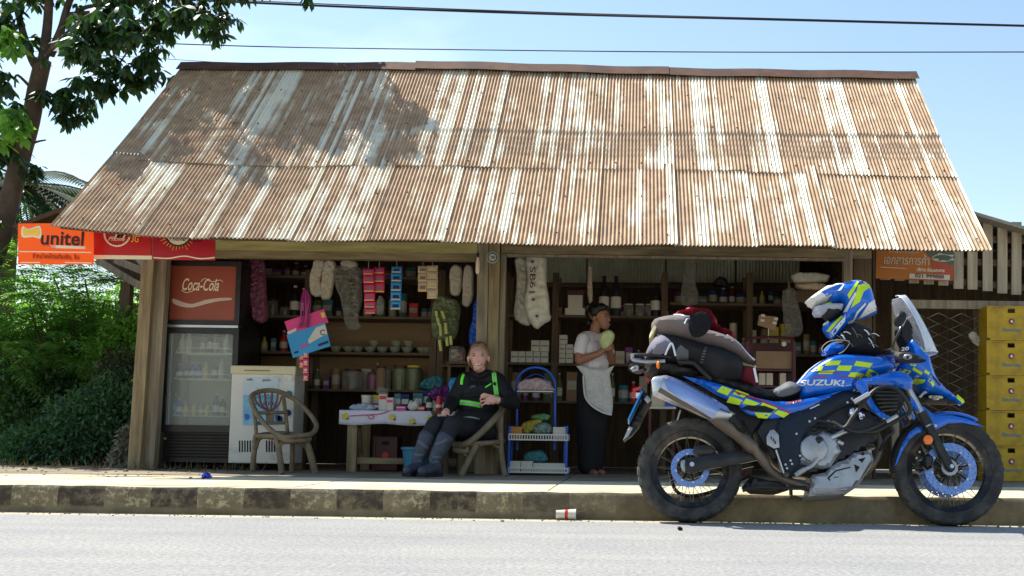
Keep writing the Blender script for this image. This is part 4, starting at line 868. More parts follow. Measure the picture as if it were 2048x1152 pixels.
# tail tidy, rack, lamps
rack = btube('luggage_rack', [Z3('B', 590, 720, .14), Z3('B', 480, 700, .14), Z3('B', 160, 690, .12), Z3('B', 95, 740, .06), Z3('B', 100, 760, -.06), Z3('B', 160, 690, -.12), Z3('B', 480, 700, -.14)], .011, M_blk)
btube('rack_tube', [Z3('B', 290, 770, .13), Z3('B', 150, 800, .1), Z3('B', 120, 850, .0), Z3('B', 200, 890, .06), Z3('B', 290, 860, .12)], .012, M_blk, rack)
btube('rack_tube', [Z3('B', 150, 690, .12), Z3('B', 150, 740, .12), Z3('B', 280, 770, .13), Z3('B', 520, 760, .14)], .012, M_alu, rack)
btube('rack_tube', [Z3('B', 130, 860, .1), Z3('B', 190, 815, .11), Z3('B', 200, 850, .11), Z3('B', 140, 870, .1)], .009, M_alu, rack)
infl('tail_housing', Z('B', [(290, 770), (520, 730), (760, 800), (900, 830), (1050, 970), (760, 930), (500, 900), (350, 940), (280, 880)], .1), .12, M_blkp, .04, .03, .025)
btube('grab_rail', [Z3('B', 680, 770, .14), Z3('B', 840, 780, .16), Z3('B', 900, 830, .16), Z3('B', 1050, 975, .15)], .013, M_blk)
bpart(MB().ball(Z3('B', 440, 805, .17), (.012, .03, .024), 12, 8), 'indicator', M_orange); btube('indicator_stem', [Z3('B', 440, 805, .15), Z3('B', 480, 800, .10)], .008, M_blkp)
infl('tail_light', sp2(Z('B', [(290, 880), (330, 870), (345, 930), (330, 990), (305, 950)], .06), 3), .07, M_redlens, .02, .02, .015)
I_mud = infl('number_bracket', Z('D', [(165, 60), (240, 130), (245, 170), (190, 260), (150, 350), (90, 420), (30, 462), (28, 440), (90, 350), (130, 270), (165, 170)], .05), .075, M_blkp, .02, .03, .025)
bpart(MB().beam(Z3('D', 168, 108, 0), Z3('D', 66, 320, 0), .010, .17, up=(0, 1, 0)), 'number_plate', mat('blue_plate', (40, 140, 214), .3, var=.05), I_mud.obj)
infl('rear_reflector', Z('D', [(98, 62), (162, 45), (165, 60), (118, 75), (115, 130), (96, 125)], .03), .05, M_redlens, .01, .02, .015); bpart(MB().box(Z3('D', 140, 118, .05), (.03, .06, .02)), 'plate_lamp', M_white)
infl('lamp_cover', Z('D', [(185, 150), (210, 122), (243, 155), (212, 184)], .07), .01, M_alu, .01, .004, .015, yc=-.08); infl('mudguard_tip', Z('D', [(22, 462), (70, 352), (98, 368), (62, 430)], .08), .012, M_alu, .02, .004, .015, yc=-.07)
btube('hugger_stay', [Z3('D', 440, 310, .06), Z3('D', 465, 230, .1)], .006, M_alu)
# rider's kit ------------------------------------------------------------------------------------
M_blkcloth = mat('black_canvas', (26, 26, 29), .8, var=.2, vs=8, bump=.25, bs=45, dirt=(70, 68, 70), dirt_amt=.2)
M_greycloth = mat('warm_grey_textile', (112, 102, 100), .85, var=.12, vs=6, bump=.3, bs=30); M_redcloth = mat('crimson_textile', (150, 26, 46), .8, var=.15, vs=5, bump=.3, bs=26); M_marooncloth = mat('maroon_textile', (96, 18, 32), .85, var=.15, vs=5, bump=.3, bs=26); M_beigecloth = mat('beige_textile', (196, 186, 152), .8, var=.1)
M_piping = mat('reflective_piping', (220, 220, 224), .4, var=.05)
def kit(name, label, cat, u=.3, v=.9):
    o = thing(name, label, cat, (0, 0, 0)); o.matrix_basis = bike.matrix_basis @ Matrix.Translation((u, 0, v)); return o
class KitShift:
    pass
def kinfl(root, name, outline, hw, m, **kw):
    I = infl(name, outline, hw, m, parent=root, **kw); sh = Vector((root['ku'], 0, root['kv']))
    I.obj.location = -sh; return I
def kroot(name, label, cat, u, v):
    o = kit(name, label, cat, u, v); o['ku'] = u; o['kv'] = v; return o
def kclean(o): del o['ku']; del o['kv']
def kb_(mb, name, m, root): 
    o = mb.build(name, m, root, world=False, smooth=40); o.location = -Vector((root['ku'], 0, root['kv'])); return o
bag = kroot('roll_bag', 'bulging black roll bag strapped across the pillion seat', 'bag', *Z1('B', 700, 780))
Ib = kinfl(bag, 'bag_body', sp2(Z('B', [(292, 685), (305, 600), (370, 490), (460, 415), (640, 430), (900, 500), (1250, 590), (1430, 740), (1450, 930), (1330, 990), (1080, 990), (880, 840), (640, 775), (480, 765), (300, 725)], .12), 3), .22, M_blkcloth, R=.13, edge=.01, step=.02, bump=.05, bs=9)
decal(Ib, 'pale_end_cap', sp2(Z('B', [(296, 675), (320, 580), (380, 490), (452, 425), (520, 480), (600, 600), (480, 680)], .16), 3), mat('lavender_grey_cloth', (112, 110, 124), .8, var=.15, vs=9, bump=.3, bs=30), lift=.004)
for k in range(7): x, y = 975 - k * 8, 590 + k * 26; decal(Ib, 'strap_loop', Z('B', [(x, y), (x + 34, y + 4), (x + 32, y + 16), (x - 2, y + 12)], .2), M_seatgrey, lift=.006)
decal(Ib, 'buckle', Z('B', [(640, 680), (660, 610), (700, 575), (790, 640), (795, 730), (700, 760)], .2), M_seatgrey, lift=.008)
kb_(MB().tube(spline([Z3('B', 520, 690, .2), Z3('B', 560, 600, .22), Z3('B', 600, 560, .22), Z3('B', 640, 700, .22)], 4), .006, 6), 'strap', M_piping, bag); kclean(bag)
jk = kroot('riding_jacket', 'grey and red riding jacket rolled up on top of the black luggage', 'jacket', *Z1('B', 900, 420))
Ij = kinfl(jk, 'jacket_body', sp2(Z('B', [(372, 225), (430, 195), (580, 170), (700, 165), (830, 190), (860, 260), (980, 330), (1060, 345), (1200, 380), (1340, 440), (1440, 550), (1560, 680), (1605, 772), (1500, 752), (1340, 680), (1210, 615), (1000, 565), (830, 505), (560, 445), (440, 385), (380, 330)], .2), 3), .24, M_greycloth, R=.11, edge=.008, step=.018, bump=.05, bs=10, seed=3)
kinfl(jk, 'red_back_panel', sp2(Z('B', [(600, 185), (700, 145), (850, 124), (970, 124), (1070, 172), (1125, 235), (1140, 310), (1210, 350), (1320, 400), (1340, 450), (1200, 420), (1050, 360), (1040, 240), (960, 190), (860, 200), (780, 240)], .1), 3), .18, M_redcloth, R=.07, edge=.008, step=.02, bump=.04, bs=14, seed=5)
sl_c = Z3('B', 915, 335, .24); 
kinfl(jk, 'sleeve_hollow_shade', sp2(Z('B', [(790, 330), (830, 230), (920, 185), (1010, 200), (1050, 300), (1020, 400), (930, 470), (830, 460)], .26), 3), .014, mat('hollow_shade_black', (12, 12, 14), .9, var=.2, vs=12, bump=.5, bs=30), R=.03, edge=.008, step=.016, yc=-.240, bump=.02, bs=26, seed=6)  # black pad painted as the shaded hollow of the rolled sleeve
for pl in ([(630, 185), (700, 215), (760, 245), (800, 225)], [(440, 385), (480, 425), (560, 445)], [(1210, 615), (1340, 685), (1480, 745), (1595, 770)], [(1240, 440), (1380, 490), (1500, 620), (1580, 690)], [(740, 350), (770, 290), (800, 250)]):
    P3 = Z(*('B',), pl, .2); H = Ij.h(P3); kb_(MB().tube(spline([(p[0], -max(h, .06) - .003, p[1]) for p, h in zip(P3, H)], 4), .006 if pl[0][0] != 1210 else .010, 6), 'piping', M_piping if pl[0][0] != 1210 else M_beigecloth, jk)
kinfl(jk, 'collar', sp2(Z('B', [(350, 470), (345, 370), (380, 290), (420, 205), (470, 200), (480, 280), (440, 380), (370, 440)], .2), 3), .17, M_beigecloth, R=.05, edge=.006, step=.02, bump=.02)
kinfl(jk, 'hanging_sleeve', sp2(Z('B', [(1380, 790), (1460, 740), (1595, 778), (1622, 880), (1600, 1010), (1500, 990), (1400, 930)], .2), 3), .17, M_marooncloth, R=.07, edge=.01, step=.02, bump=.03, seed=8)
kb_(MB().beam(Z3('B', 1545, 840, .175), Z3('B', 1580, 1005, .15), .004, .014, up=(1, 0, 0)), 'sleeve_stripe', M_piping, jk); kclean(jk)
# crumpled gloves / scarf on the tank
gl = kroot('riding_gloves', 'crumpled black and white riding gloves and straps heaped on the blue fuel tank', 'gloves', *Z1('C', 760, 330))
M_blkglove = mat('black_mesh_cloth', (20, 20, 22), .75, var=.2, vs=9, bump=.4, bs=50)
kinfl(gl, 'glove_pile', sp2(Z('C', [(470, 330), (520, 230), (600, 150), (640, 60), (760, 0), (890, 40), (960, 120), (1000, 210), (1060, 300), (1000, 345), (800, 345), (620, 335)], .08), 3), .13, M_blkglove, R=.08, edge=.01, step=.02, bump=.07, bs=16, seed=2)
kinfl(gl, 'blue_cuff', sp2(Z('C', [(440, 340), (470, 270), (560, 205), (650, 205), (690, 260), (640, 310), (540, 330)], .13), 3), .06, M_blue, R=.04, edge=.008, step=.02, yc=-.08)
rr = random.Random(4)
for k in range(13):
    x, y = rr.uniform(560, 940), rr.uniform(40, 290); y = max(y, 60 + abs(x - 780) * .5); L_ = rr.uniform(50, 120); an = rr.uniform(.1, 1.2); off = .13 + rr.uniform(-.01, .02)
    kb_(MB().tube(spline([Z3('C', x, y, off), Z3('C', x + L_ * .5 * math.cos(an), y + L_ * .5 * math.sin(an) - 12, off + .012), Z3('C', x + L_ * math.cos(an), y + L_ * math.sin(an), off)], 3), rr.uniform(.002, .0045), 6), 'pale_strap', M_greycloth if k % 3 else M_piping, gl)
for q in ([(440, 330), (430, 280), (500, 220), (600, 205), (700, 215), (705, 250), (650, 320), (600, 345)], [(470, 350), (460, 300), (540, 235), (640, 225)]): kb_(MB().tube(spline([Z3('C', *a_, .15) for a_ in q], 4), .0022, 6), 'cord', M_beigecloth, gl)
kclean(gl)
# helmet
hl = kroot('helmet', 'blue white and lime adventure helmet with a peak resting on the gloves', 'helmet', *Z1('G', 520, 300))
def kdec(I, name, pts, m, off=.16, lift=.004, k='G'):
    o = decal(I, name, Z(k, pts, off), m, lift=lift, step=.018); return o
sh_o = sp2(Z('G', [(345, 165), (430, 80), (530, 48), (610, 55), (670, 100), (698, 180), (705, 230), (722, 278), (640, 315), (540, 345), (470, 430), (395, 468), (345, 425), (325, 378), (370, 350), (440, 310), (470, 250), (450, 205), (390, 215)], .1), 3)
I_h = kinfl(hl, 'shell', sh_o, .135, M_blue, R=.105, edge=.01, step=.013)
I_p = kinfl(hl, 'peak', Z('G', [(190, 212), (250, 165), (330, 110), (430, 85), (480, 100), (500, 140), (480, 190), (380, 200), (250, 248), (235, 245)], .06), .10, M_white, R=.03, edge=.02, step=.015)
kdec(I_p, 'peak_stripe', [(300, 150), (430, 95), (480, 105), (460, 130), (340, 180)], M_blue, .12); kdec(I_p, 'peak_stripe', [(320, 215), (400, 190), (400, 205), (330, 225)], M_lime, .12)
kinfl(hl, 'visor', sp2(Z('G', [(252, 252), (300, 235), (400, 225), (470, 235), (470, 255), (430, 300), (350, 300), (265, 305)], .08), 2), .115, film_mat('smoked_visor', (.55, .56, .6), .35, .08), R=.05, edge=.03, step=.016)
kinfl(hl, 'face_lining', sp2(Z('G', [(300, 265), (400, 240), (465, 250), (440, 310), (380, 345), (330, 330)], .06), 2), .09, M_blkcloth, R=.04, edge=.02, step=.02)
kinfl(hl, 'chin_vent', Z('G', [(322, 372), (352, 352), (372, 372), (352, 425), (335, 410)], .06), .06, M_white, R=.02, edge=.02, step=.015)
for q, m in (([(560, 110), (655, 80), (662, 110), (600, 160), (575, 230), (515, 268), (540, 200)], M_lime), ([(352, 412), (452, 306), (466, 320), (372, 424)], M_lime), ([(380, 430), (468, 330), (480, 300), (470, 365), (400, 455)], M_white), ([(590, 320), (640, 240), (700, 190), (708, 270), (640, 300)], M_white), ([(490, 170), (560, 70), (575, 75), (505, 200)], M_lime), ([(470, 280), (540, 160), (552, 170), (490, 290)], M_white), ([(410, 115), (470, 92), (440, 140), (370, 150)], M_white), ([(500, 360), (545, 330), (560, 290), (615, 235), (622, 244), (572, 300), (556, 336), (505, 372)], M_white)):
    kdec(I_h, 'shell_graphic', q, m, .13)
for q in ([(440, 62), (520, 46), (530, 58), (450, 74)], [(470, 80), (525, 72), (528, 82), (474, 90)], [(600, 60), (618, 56), (575, 105), (565, 100)]): kdec(I_h, 'air_vent', q, M_black, .12, .007)
kclean(hl)
# ------------------------------------------------------------------ signs and shop goods
def col(name, rgb, rough=.6, **k): return mat(name, rgb, rough, **k)
C_red = col('sign_red', (190, 24, 30), .4, var=.06); C_orange = col('sign_orange', (240, 88, 20), .4, var=.05); C_cream = col('cream_print', (236, 220, 190), .5, var=.03); C_dark = col('dark_print', (24, 20, 26), .5, var=0); C_gold = col('gold_print', (250, 196, 60), .5, var=.05)
def banner_mat(name, c):
    m, nt, b, L = node_mat(name); t = N(nt, 'BsdfTranslucent'); x = N(nt, 'MixShader'); x.inputs[0].default_value = .5; t.inputs[0].default_value = (*lin(c), 1); b.inputs['Base Color'].default_value = (*lin(c), 1); b.inputs['Roughness'].default_value = .4
    L(b.outputs[0], x.inputs[1]); L(t.outputs[0], x.inputs[2]); L(x.outputs[0], nt.nodes['Material Output'].inputs[0]); return m
C_orange2 = banner_mat('translucent_orange_banner', (244, 92, 20))
C_dim = col('dingy_white_wrap', (168, 158, 142), .5, var=.15, vs=18)
C_green = col('dull_green', (84, 100, 52), .6); C_pink = col('hot_pink', (205, 50, 120), .45); C_sky = col('sky_blue_card', (40, 140, 196), .45); C_purple = col('purple_pack', (110, 40, 110), .45); C_teal = col('teal_pack', (50, 110, 116), .5); C_beige = col('beige_pack', (190, 172, 146), .5); C_pale = col('pale_card', (196, 190, 176), .6, var=.08); C_brown = col('brown_card', (140, 112, 84), .8); C_yellow = col('yellow_pack', (208, 184, 60), .5); C_royal = col('royal_blue_plastic', (24, 84, 180), .35); C_maroon = col('maroon_plastic', (78, 24, 28), .5); C_navy = col('navy_cloth', (24, 48, 96), .8)
C_glassb = film_mat('clear_plastic_bag', (.42, .40, .35), .80, .12); C_pinkbag = film_mat('pink_plastic_bag', (.32, .09, .17), .6, .25); C_glass = film_mat('shop_glass', (.8, .86, .84), .88, .04); C_greenbag = film_mat('green_tinted_bag', (.16, .19, .08), .55, .2)
EX, EZ = Vector((1, 0, 0)), Vector((0, 0, 1))
def plate(root, name, pts, Y, m, t=.006, lift=0.0):           # flat panel from pixel outline on plane Y
    q = [P(x, y, Y) for x, y in pts]; return MB().prism([(a.x, a.z) for a in q], Y - t - lift, Y - lift).build(name, m, root)
def lett(root, s, x, y, Y, h_px, w_px, m, shear=0, bold=0.0, rot=-.0135, lift=.008):
    return lettering(s, P(x, y, Y), EX, EZ, h_px / F * Y * 1.35, m, root, 'lettering', shear, bold, (w_px / F * Y) if w_px else None, lift, rot=rot)
# --- roadside signs under the eaves
YS = 9.30
sg = thing('phone_company_sign', 'bright orange phone company sign board hung under the roof corner', 'sign', P(112, 530, YS))
mesh_obj('board', [P(x_, y_, YS - .012) for x_, y_ in ((36, 529), (188, 529), (187, 446), (36, 447))], [(0, 1, 2, 3)], C_orange2, sg)
lett(sg, 'unitel', 126, 478, YS, 30, 88, C_cream, 0, .035, lift=.010); lett(sg, 'unitel', 126, 478, YS, 30, 86, C_dark, 0, .012, lift=.014)
def outline_shape(root, name, pts, Y, m, lift): return plate(root, name, sp2(pts, 3), Y - .013, m, .002, lift)
outline_shape(sg, 'bow_mark', [(45, 453), (58, 458), (80, 452), (82, 476), (66, 474), (44, 474)], YS, C_cream, 0); outline_shape(sg, 'bow_mark', [(48, 456), (58, 461), (77, 456), (78, 472), (66, 470), (48, 470)], YS, C_gold, .003)
plate(sg, 'rule', [(39, 502), (183, 504), (183, 506), (39, 504)], YS - .013, C_cream, .002)
plate(sg, 'ribbon', [(101, 490), (171, 493), (170, 498), (103, 496)], YS - .013, C_cream, .002); lett(sg, 'ໃຫ້', 108, 493, YS, 6, 10, C_orange, lift=.018)
lett(sg, 'จำหน่ายบัตรเติมเงิน, ซิม', 113, 513, YS, 10, 96, C_cream, 0, .03); lett(sg, 'จำหน่ายบัตรเติมเงิน, ซิม', 113, 513, YS, 10, 94, col('brown_print', (110, 50, 20), .5, var=0), lift=.012)
plate(sg, 'small_print', [(41, 524), (80, 524), (80, 526), (41, 526)], YS - .013, C_cream, .002); plate(sg, 'small_print', [(130, 524), (183, 525), (183, 527), (130, 526)], YS - .013, C_cream, .002)
def red_sign(label, x0, x1, y0, y1, fancy, Y):
    s = thing('telecom_sign', label, 'sign', P((x0 + x1) / 2, y1, Y)); w_ = x1 - x0; cx = x0 + w_ * .42
    plate(s, 'board', [(x0, y0), (x1, y0 + 2), (x1, y1 + 1), (x0, y1)], Y, C_red if not fancy else col('crimson_sign', (172, 18, 38), .4, var=.06), .012)
    c = P(cx, y0 + 15, Y); r = 26 / F * Y
    if fancy:
        MB().lathe([(0, 0), (r, 0), (r, .004)], (c.x, Y - .0165, c.z), 28, 'y').build('disc', C_cream, s)
        for k in range(14):
            q = -.2 - k * .21; d = Vector((math.cos(q), 0, math.sin(q))); MB().beam(Vector((c.x, Y - .014, c.z)) + d * r, Vector((c.x, Y - .014, c.z)) + d * (r * random.uniform(1.2, 1.5)), .003, .006, up=(0, 1, 0)).build('ray', C_gold, s)
    pts = [Vector((c.x + r * math.cos(q), Y - .016, c.z + r * math.sin(q))) for q in np.linspace(1.2, 6.0, 30)]
    MB().tube(pts, .0075, 6).build('ring', C_dark if fancy else C_cream, s)
    lett(s, 'M', cx + 4, y0 + 16, Y, 26, 30, C_red if fancy else C_cream, .45, .01, lift=.022); lett(s, 'Phone', cx - 2, y0 + 27, Y, 9, 34, C_dark if fancy else C_cream, .4, .004, lift=.024)
    lett(s, '3G', x0 + w_ * .72, y0 + 27, Y, 15, 16, C_gold if not fancy else C_dark, .2, .004, lift=.02)
    if fancy:
        lett(s, 'โทรสบายใจ ไปกับเรา', (x0 + x1) / 2, y1 - 13, Y, 11, w_ * .84, C_cream, .1, .03)
        MB().tube(spline([P(x0 + 1, y1 - 5, Y - .015), P(x0 + w_ * .25, y1 - 3.5, Y - .015), P(x0 + w_ * .5, y1 - 8, Y - .015), P(x0 + w_ * .75, y1 - 3, Y - .015), P(x1 - 1, y1 - 5, Y - .015)], 5), .006, 6).build('wave', C_cream, s)
    else:
        lett(s, 'The Best Brand', cx + 5, y1 - 15, Y, 9, w_ * .46, C_cream, 0, .01)
        plate(s, 'foot_strip', [(x0, y1 - 8), (x1, y1 - 6.5), (x1, y1 + 1), (x0, y1)], Y - .012, C_cream, .003)
red_sign('red phone network sign with cream foot strip beside the orange board', 188, 304, 452, 518, False, YS + .1)
red_sign('crimson phone network sign with a pale disc and rays above the fridge', 306, 431, 452, 520, True, YS + .08)
os_ = thing('shop_banner', 'faded orange and green advertising sign with a phone number on the slats', 'sign', P(1828, 560, 10.3)); YO = 10.33
plate(os_, 'board', [(1752, 490), (1907, 494), (1906, 562), (1751, 557)], YO, col('faded_orange', (178, 104, 36), .6, var=.15, vs=2), .01)
plate(os_, 'green_field', sp2([(1852, 495), (1906, 495), (1906, 532), (1895, 530), (1870, 518), (1856, 512)], 2), YO - .01, col('faded_green', (84, 96, 72), .6, var=.2), .002); plate(os_, 'red_field', [(1858, 517), (1880, 524), (1906, 532), (1906, 562), (1818, 559), (1820, 550), (1870, 548)], YO - .011, col('faded_brick', (168, 74, 46), .6, var=.1), .002)
plate(os_, 'number_strip', [(1819, 547), (1900, 550), (1899, 560), (1818, 557)], YO - .0135, C_pale, .002)
lett(os_, '021 999888', 1858, 553.5, YO, 8, 58, C_maroon, 0, .01, -.035, .024); lett(os_, 'เอกสารการค้า', 1812, 522, YO, 18, 92, C_beige, .15, .015, -.02, .016); lett(os_, 'ร้านขายของ', 1807, 503, YO, 8, 60, C_beige, 0, .01, -.02, .016); lett(os_, 'บริการ ซ่อมและขาย', 1860, 541, YO, 7, 56, C_cream, 0, .02, -.03, .02)
MB().tube([P(1885 + 20 * math.cos(q), 516 + 7 * math.sin(q), YO - .016) for q in np.linspace(0, 6.28, 26)], .004, 5).build('emblem_ring', C_pale, os_)
for q in ((1880, 508), (1903, 511), (1873, 519), (1908 - 4, 519), (1886, 522)): MB().box(P(*q, YO - .015), (.04, .004, .014)).build('emblem_mark', C_pale, os_)
plate(os_, 'rule', [(1761, 533), (1812, 536), (1812, 538), (1761, 535)], YO - .012, C_beige, .002)

# --- shelves at the back
M_shelf = wood_dark_h
def shelf(label, boards, ups, Y, x0, x1, dep, ytop):
    s = thing('wall_shelf', label, 'shelf', (P((x0 + x1) / 2, 900, Y).x, Y, FZ)); 
    for (a, b_, y) in boards:
        A, B_ = P(a, y + (a - 1000) * .0135, Y), P(b_, y + (b_ - 1000) * .0135, Y); z = (A.z + B_.z) / 2
        MB().box(((A.x + B_.x) / 2, Y + dep / 2, z - .012), (B_.x - A.x, dep, .024)).build('shelf_board', M_shelf, s)
    for u_ in ups:
        a = P(u_, ytop, Y); MB().box((a.x, Y + .03, (a.z + FZ) / 2), (.06, .05, a.z - FZ)).build('upright', wood_dark, s)
        MB().box((a.x, Y + dep - .03, (a.z + FZ) / 2), (.06, .05, a.z - FZ)).build('upright', wood_dark, s)
    if label.startswith('long'):
        for (a, b_, y0, y1) in ((494, 615, 716, 776), (620, 868, 714, 776), (620, 868, 645, 700)): plate(s, 'back_panel', [(a, y0 - 6), (b_, y0 - 6), (b_, y1 - 4), (a, y1 - 4)], Y + dep - .02, col('plywood_back', (134, 108, 78), .8, var=.2, vs=3, stretch=(.6, 3, 5)), .01)
    return s
YSH = 11.05
shelf('long dark wooden shelves behind the goods table in the left bay', [(488, 872, 708), (488, 872, 636), (488, 872, 782), (880, 960, 730), (488, 872, 556)], [490, 617, 870, 884], YSH, 488, 960, .42, 540)
shelf('dark wooden shelves with pale boxes behind the standing shopkeeper', [(1010, 1330, 724), (1010, 1330, 628), (1340, 1690, 700), (1340, 1690, 600), (1010, 1330, 800)], [1014, 1112, 1330, 1500, 1685], YSH + .1, 1010, 1690, .42, 545)
def SZ(x, y, Y=YSH): return (P(x, y + (x - 1000) * .0135, Y)).z
def lathe_thing(name, label, cat, x, z, Y, prof, m, group=None, n=14, parts=()):
    t = thing(name, label, cat, (x, Y, z), 0, group); MB().lathe(prof, (0, 0, 0), n).build('body', m, t, world=False, smooth=40)
    for (pn, pr, pm) in parts: MB().lathe(pr, (0, 0, 0), n).build(pn, pm, t, world=False, smooth=40)
    return t
def bottle(label, x, z, Y, h, r, m, cap, group, name='bottle', cat='bottle'):
    return lathe_thing(name, label, cat, x, z, Y, [(0, 0), (r, 0), (r, h * .58), (r * .9, h * .66), (r * .38, h * .82), (r * .34, h * .93), (0, h * .93)], m, group, parts=(('cap', [(0, h * .93), (r * .42, h * .93), (r * .42, h), (0, h)], cap), ('wrapper', [(r * 1.02, h * .2), (r * 1.03, h * .2), (r * 1.03, h * .48), (r * 1.02, h * .48)], C_pale)))
def can(label, x, z, Y, h, r, m, group, extra=()):
    return lathe_thing('drink_can', label, 'can', x, z, Y, [(0, 0), (r * .85, 0), (r, h * .06), (r, h * .9), (r * .82, h * .97), (r * .82, h), (0, h * .985)], m, group, parts=[('lid', [(0, h * .99), (r * .74, h * .99), (r * .8, h * 1.005), (r * .8, h * .97)], MATS['brushed_steel'])] + list(extra))
def box_item(name, label, cat, x0, x1, ytop, z, Y, dep, m, group=None, rz=0, band=None, h=None):
    a, b_ = P(x0, ytop, Y), P(x1, ytop, Y); hh = h or max(.02, a.z - z); w_ = b_.x - a.x
    t = thing(name, label, cat, ((a.x + b_.x) / 2, Y + dep / 2, z), rz, group); MB().box((0, 0, hh / 2), (w_, dep, hh), bev=min(.004, hh * .1)).build('carton', m, t, world=False)
    if band: MB().box((0, -dep / 2 - .001, hh * band[1]), (w_ * .84, .002, hh * band[2])).build('printed_label', band[0], t, world=False)
    return t
# bowls on the middle shelf
C_bowl = col('celadon_ware', (128, 130, 110), .35, var=.1)
zsh = SZ(740, 708)
for k, (bx, up) in enumerate([(672, 0), (697, 0), (716, 0), (741, 0), (748, 1), (765, 0), (790, 0), (793, 1), (815, 0), (818, 1), (845, 0), (855, 0)]):
    x = P(bx, 690, YSH + .12).x; r = .058; z = zsh + .001 + up * .062
    lathe_thing('bowl', 'small pale bowl stacked along the dark shelf above the goods table', 'bowl', x, z, YSH + .12, [(0, 0), (r * .45, 0), (r * .5, .008), (r * .85, .03), (r, .058), (r * .94, .058), (r * .8, .032), (0, .012)], C_bowl, 'bowls on the dark shelf')
x = P(515, 695, YSH + .12).x; lathe_thing('dish', 'shallow white dish alone on the shelf behind the freezer', 'dish', x, SZ(515, 708) + .001, YSH + .12, [(0, 0), (.05, 0), (.09, .028), (.085, .03), (0, .01)], C_pale)
# jars and baskets on the lower shelf
zl = SZ(740, 782)
def jar(label, bx, h, r, m, z=zl, Y=YSH + .15, lid=None, group=None): return lathe_thing('storage_jar', label, 'jar', P(bx, 760, Y).x, z + .001, Y, [(0, 0), (r, 0), (r * 1.02, h * .5), (r, h * .86), (r * .8, h * .92), (0, h * .92)], m, group, 18, (('lid', [(0, h * .92), (r * .84, h * .92), (r * .84, h), (0, h)], lid or C_maroon),))
jar('big clear plastic jar on its own at the shelf end', 705, .20, .10, C_glassb); jar('clear jar with pinkish sweets beside the big clear jar', 745, .17, .055, C_pinkbag); jar('tall amber jar on the lower shelf beside the pink sweets', 762, .23, .05, C_brown); jar('wide brown jar behind the blue packets', 800, .24, .075, C_greenbag); jar('yellowish snack jar under the bowl shelf', 828, .24, .08, C_greenbag, lid=C_yellow)
# goods on the upper shelves, left bay
zu = SZ(600, 636)
for bx, h, m, l in ((505, .14, C_pinkbag, 'pink jar on the upper shelf above the freezer'), (540, .17, C_glassb, 'clear jar beside the pink jar on the upper shelf'), (565, .10, C_glassb, 'small clear tub in the middle of the upper shelf')): jar(l, bx, h, .05, m, zu)
bottle('dark sauce bottle with cream wrapper on the upper shelf', P(590, 600, YSH + .1).x, zu, YSH + .1, .3, .045, C_dark, C_pale, None); bottle('dark bottle with pale cap beside the sauce bottle', P(608, 600, YSH + .14).x, zu, YSH + .14, .28, .04, C_dark, C_cream, None)
# fridge ----------------------------------------------------------------------------------------
YFR = 10.42
fr = thing('display_fridge', 'tall black drinks fridge with a red header sign and a glass door', 'fridge', (P(400, 900, YFR).x, YFR + .3, FZ))
xa, xb = P(327, 700, YFR).x, P(478, 700, YFR).x; zt = P(400, 523, YFR).z; zs = P(400, 652, YFR).z; zg0, zg1 = P(400, 853, YFR).z, P(400, 664, YFR).z; cx = (xa + xb) / 2; W = xb - xa; D_ = .58
M_fr = col('black_enamel', (24, 24, 27), .4, var=.1, dirt=(70, 64, 56), dirt_amt=.3); M_frin = col('fridge_liner', (196, 196, 180), .5, var=.05)
cab = MB(); zc = (FZ + .06)
cab.box((cx, YFR + .04 + D_ - .02, (zc + zt) / 2), (W, .03, zt - zc)); cab.box((cx, YFR + D_ / 2 + .03, zt - .02), (W, D_, .04)); cab.box((cx, YFR + D_ / 2 + .03, zs + .03), (W - .06, D_ - .05, .03)); cab.box((cx, YFR + D_ / 2 + .03, (zc + zg0 - .03) / 2 + .0), (W, D_, zg0 - .03 - zc))
for s in (-1, 1): cab.box((cx + s * (W / 2 - .015), YFR + D_ / 2 + .03, (zg0 + zt - .05) / 2), (.03, D_ - .002, zt - zg0 - .0))
cab.build('cabinet', M_fr, fr)
li = MB(); li.box((cx, YFR + .52, (zg0 + zg1) / 2), (W - .07, .01, zg1 - zg0)); li.box((cx, YFR + .3, zg0 - .006), (W - .07, .44, .008))
for s in (-1, 1): li.box((cx + s * (W / 2 - .038), YFR + .3, (zg0 + zg1) / 2), (.008, .44, zg1 - zg0))
li.build('liner', M_frin, fr)
fb = MB()
for (x0, x1, z0, z1) in ((xa, xb, zt - .045, zt), (xa, xb, zs + .012, zs + .05), (xa, xa + .045, zs + .05, zt - .045), (xb - .045, xb, zs + .05, zt - .045)): fb.box(((x0 + x1) / 2, YFR - .005, (z0 + z1) / 2), (x1 - x0, .05, z1 - z0))
fb.build('header_frame', M_fr, fr)
hp = MB().box((cx, YFR, (zs + .05 + zt - .045) / 2), (W - .085, .02, zt - zs - .092)).build('header_sign', col('faded_red_sign', (146, 70, 50), .4, var=.12, vs=2), fr)
C_silver = col('silver_print', (196, 176, 160), .45, var=.05)
def swash(pts, r): return MB().tube(spline([P(x, y, YFR - .013) for x, y in pts], 5), r, 6)
lettering('Coca-Cola', P(401, 571, YFR), EX, EZ, .155, C_cream, hp, 'lettering', .38, .012, .335, .016, rot=-.01)
swash([(363, 580), (372, 585), (384, 582), (390, 577)], .004).build('lettering_tail', C_cream, hp); swash([(402, 563), (410, 557), (425, 563), (440, 560), (446, 564)], .0035).build('lettering_tail', C_cream, hp)
plate(hp, 'wave_ribbon', sp2([(346, 597), (365, 604), (385, 608), (410, 600), (440, 596), (462, 596), (462, 600), (440, 602), (412, 608), (385, 615), (362, 613), (346, 606)], 2), YFR - .0105, C_silver, .002)
MB().box((cx, YFR - .02, zs - .005), (W * .98, .03, .022)).build('handle_strip', MATS['brushed_steel'], fr)
dr = MB()
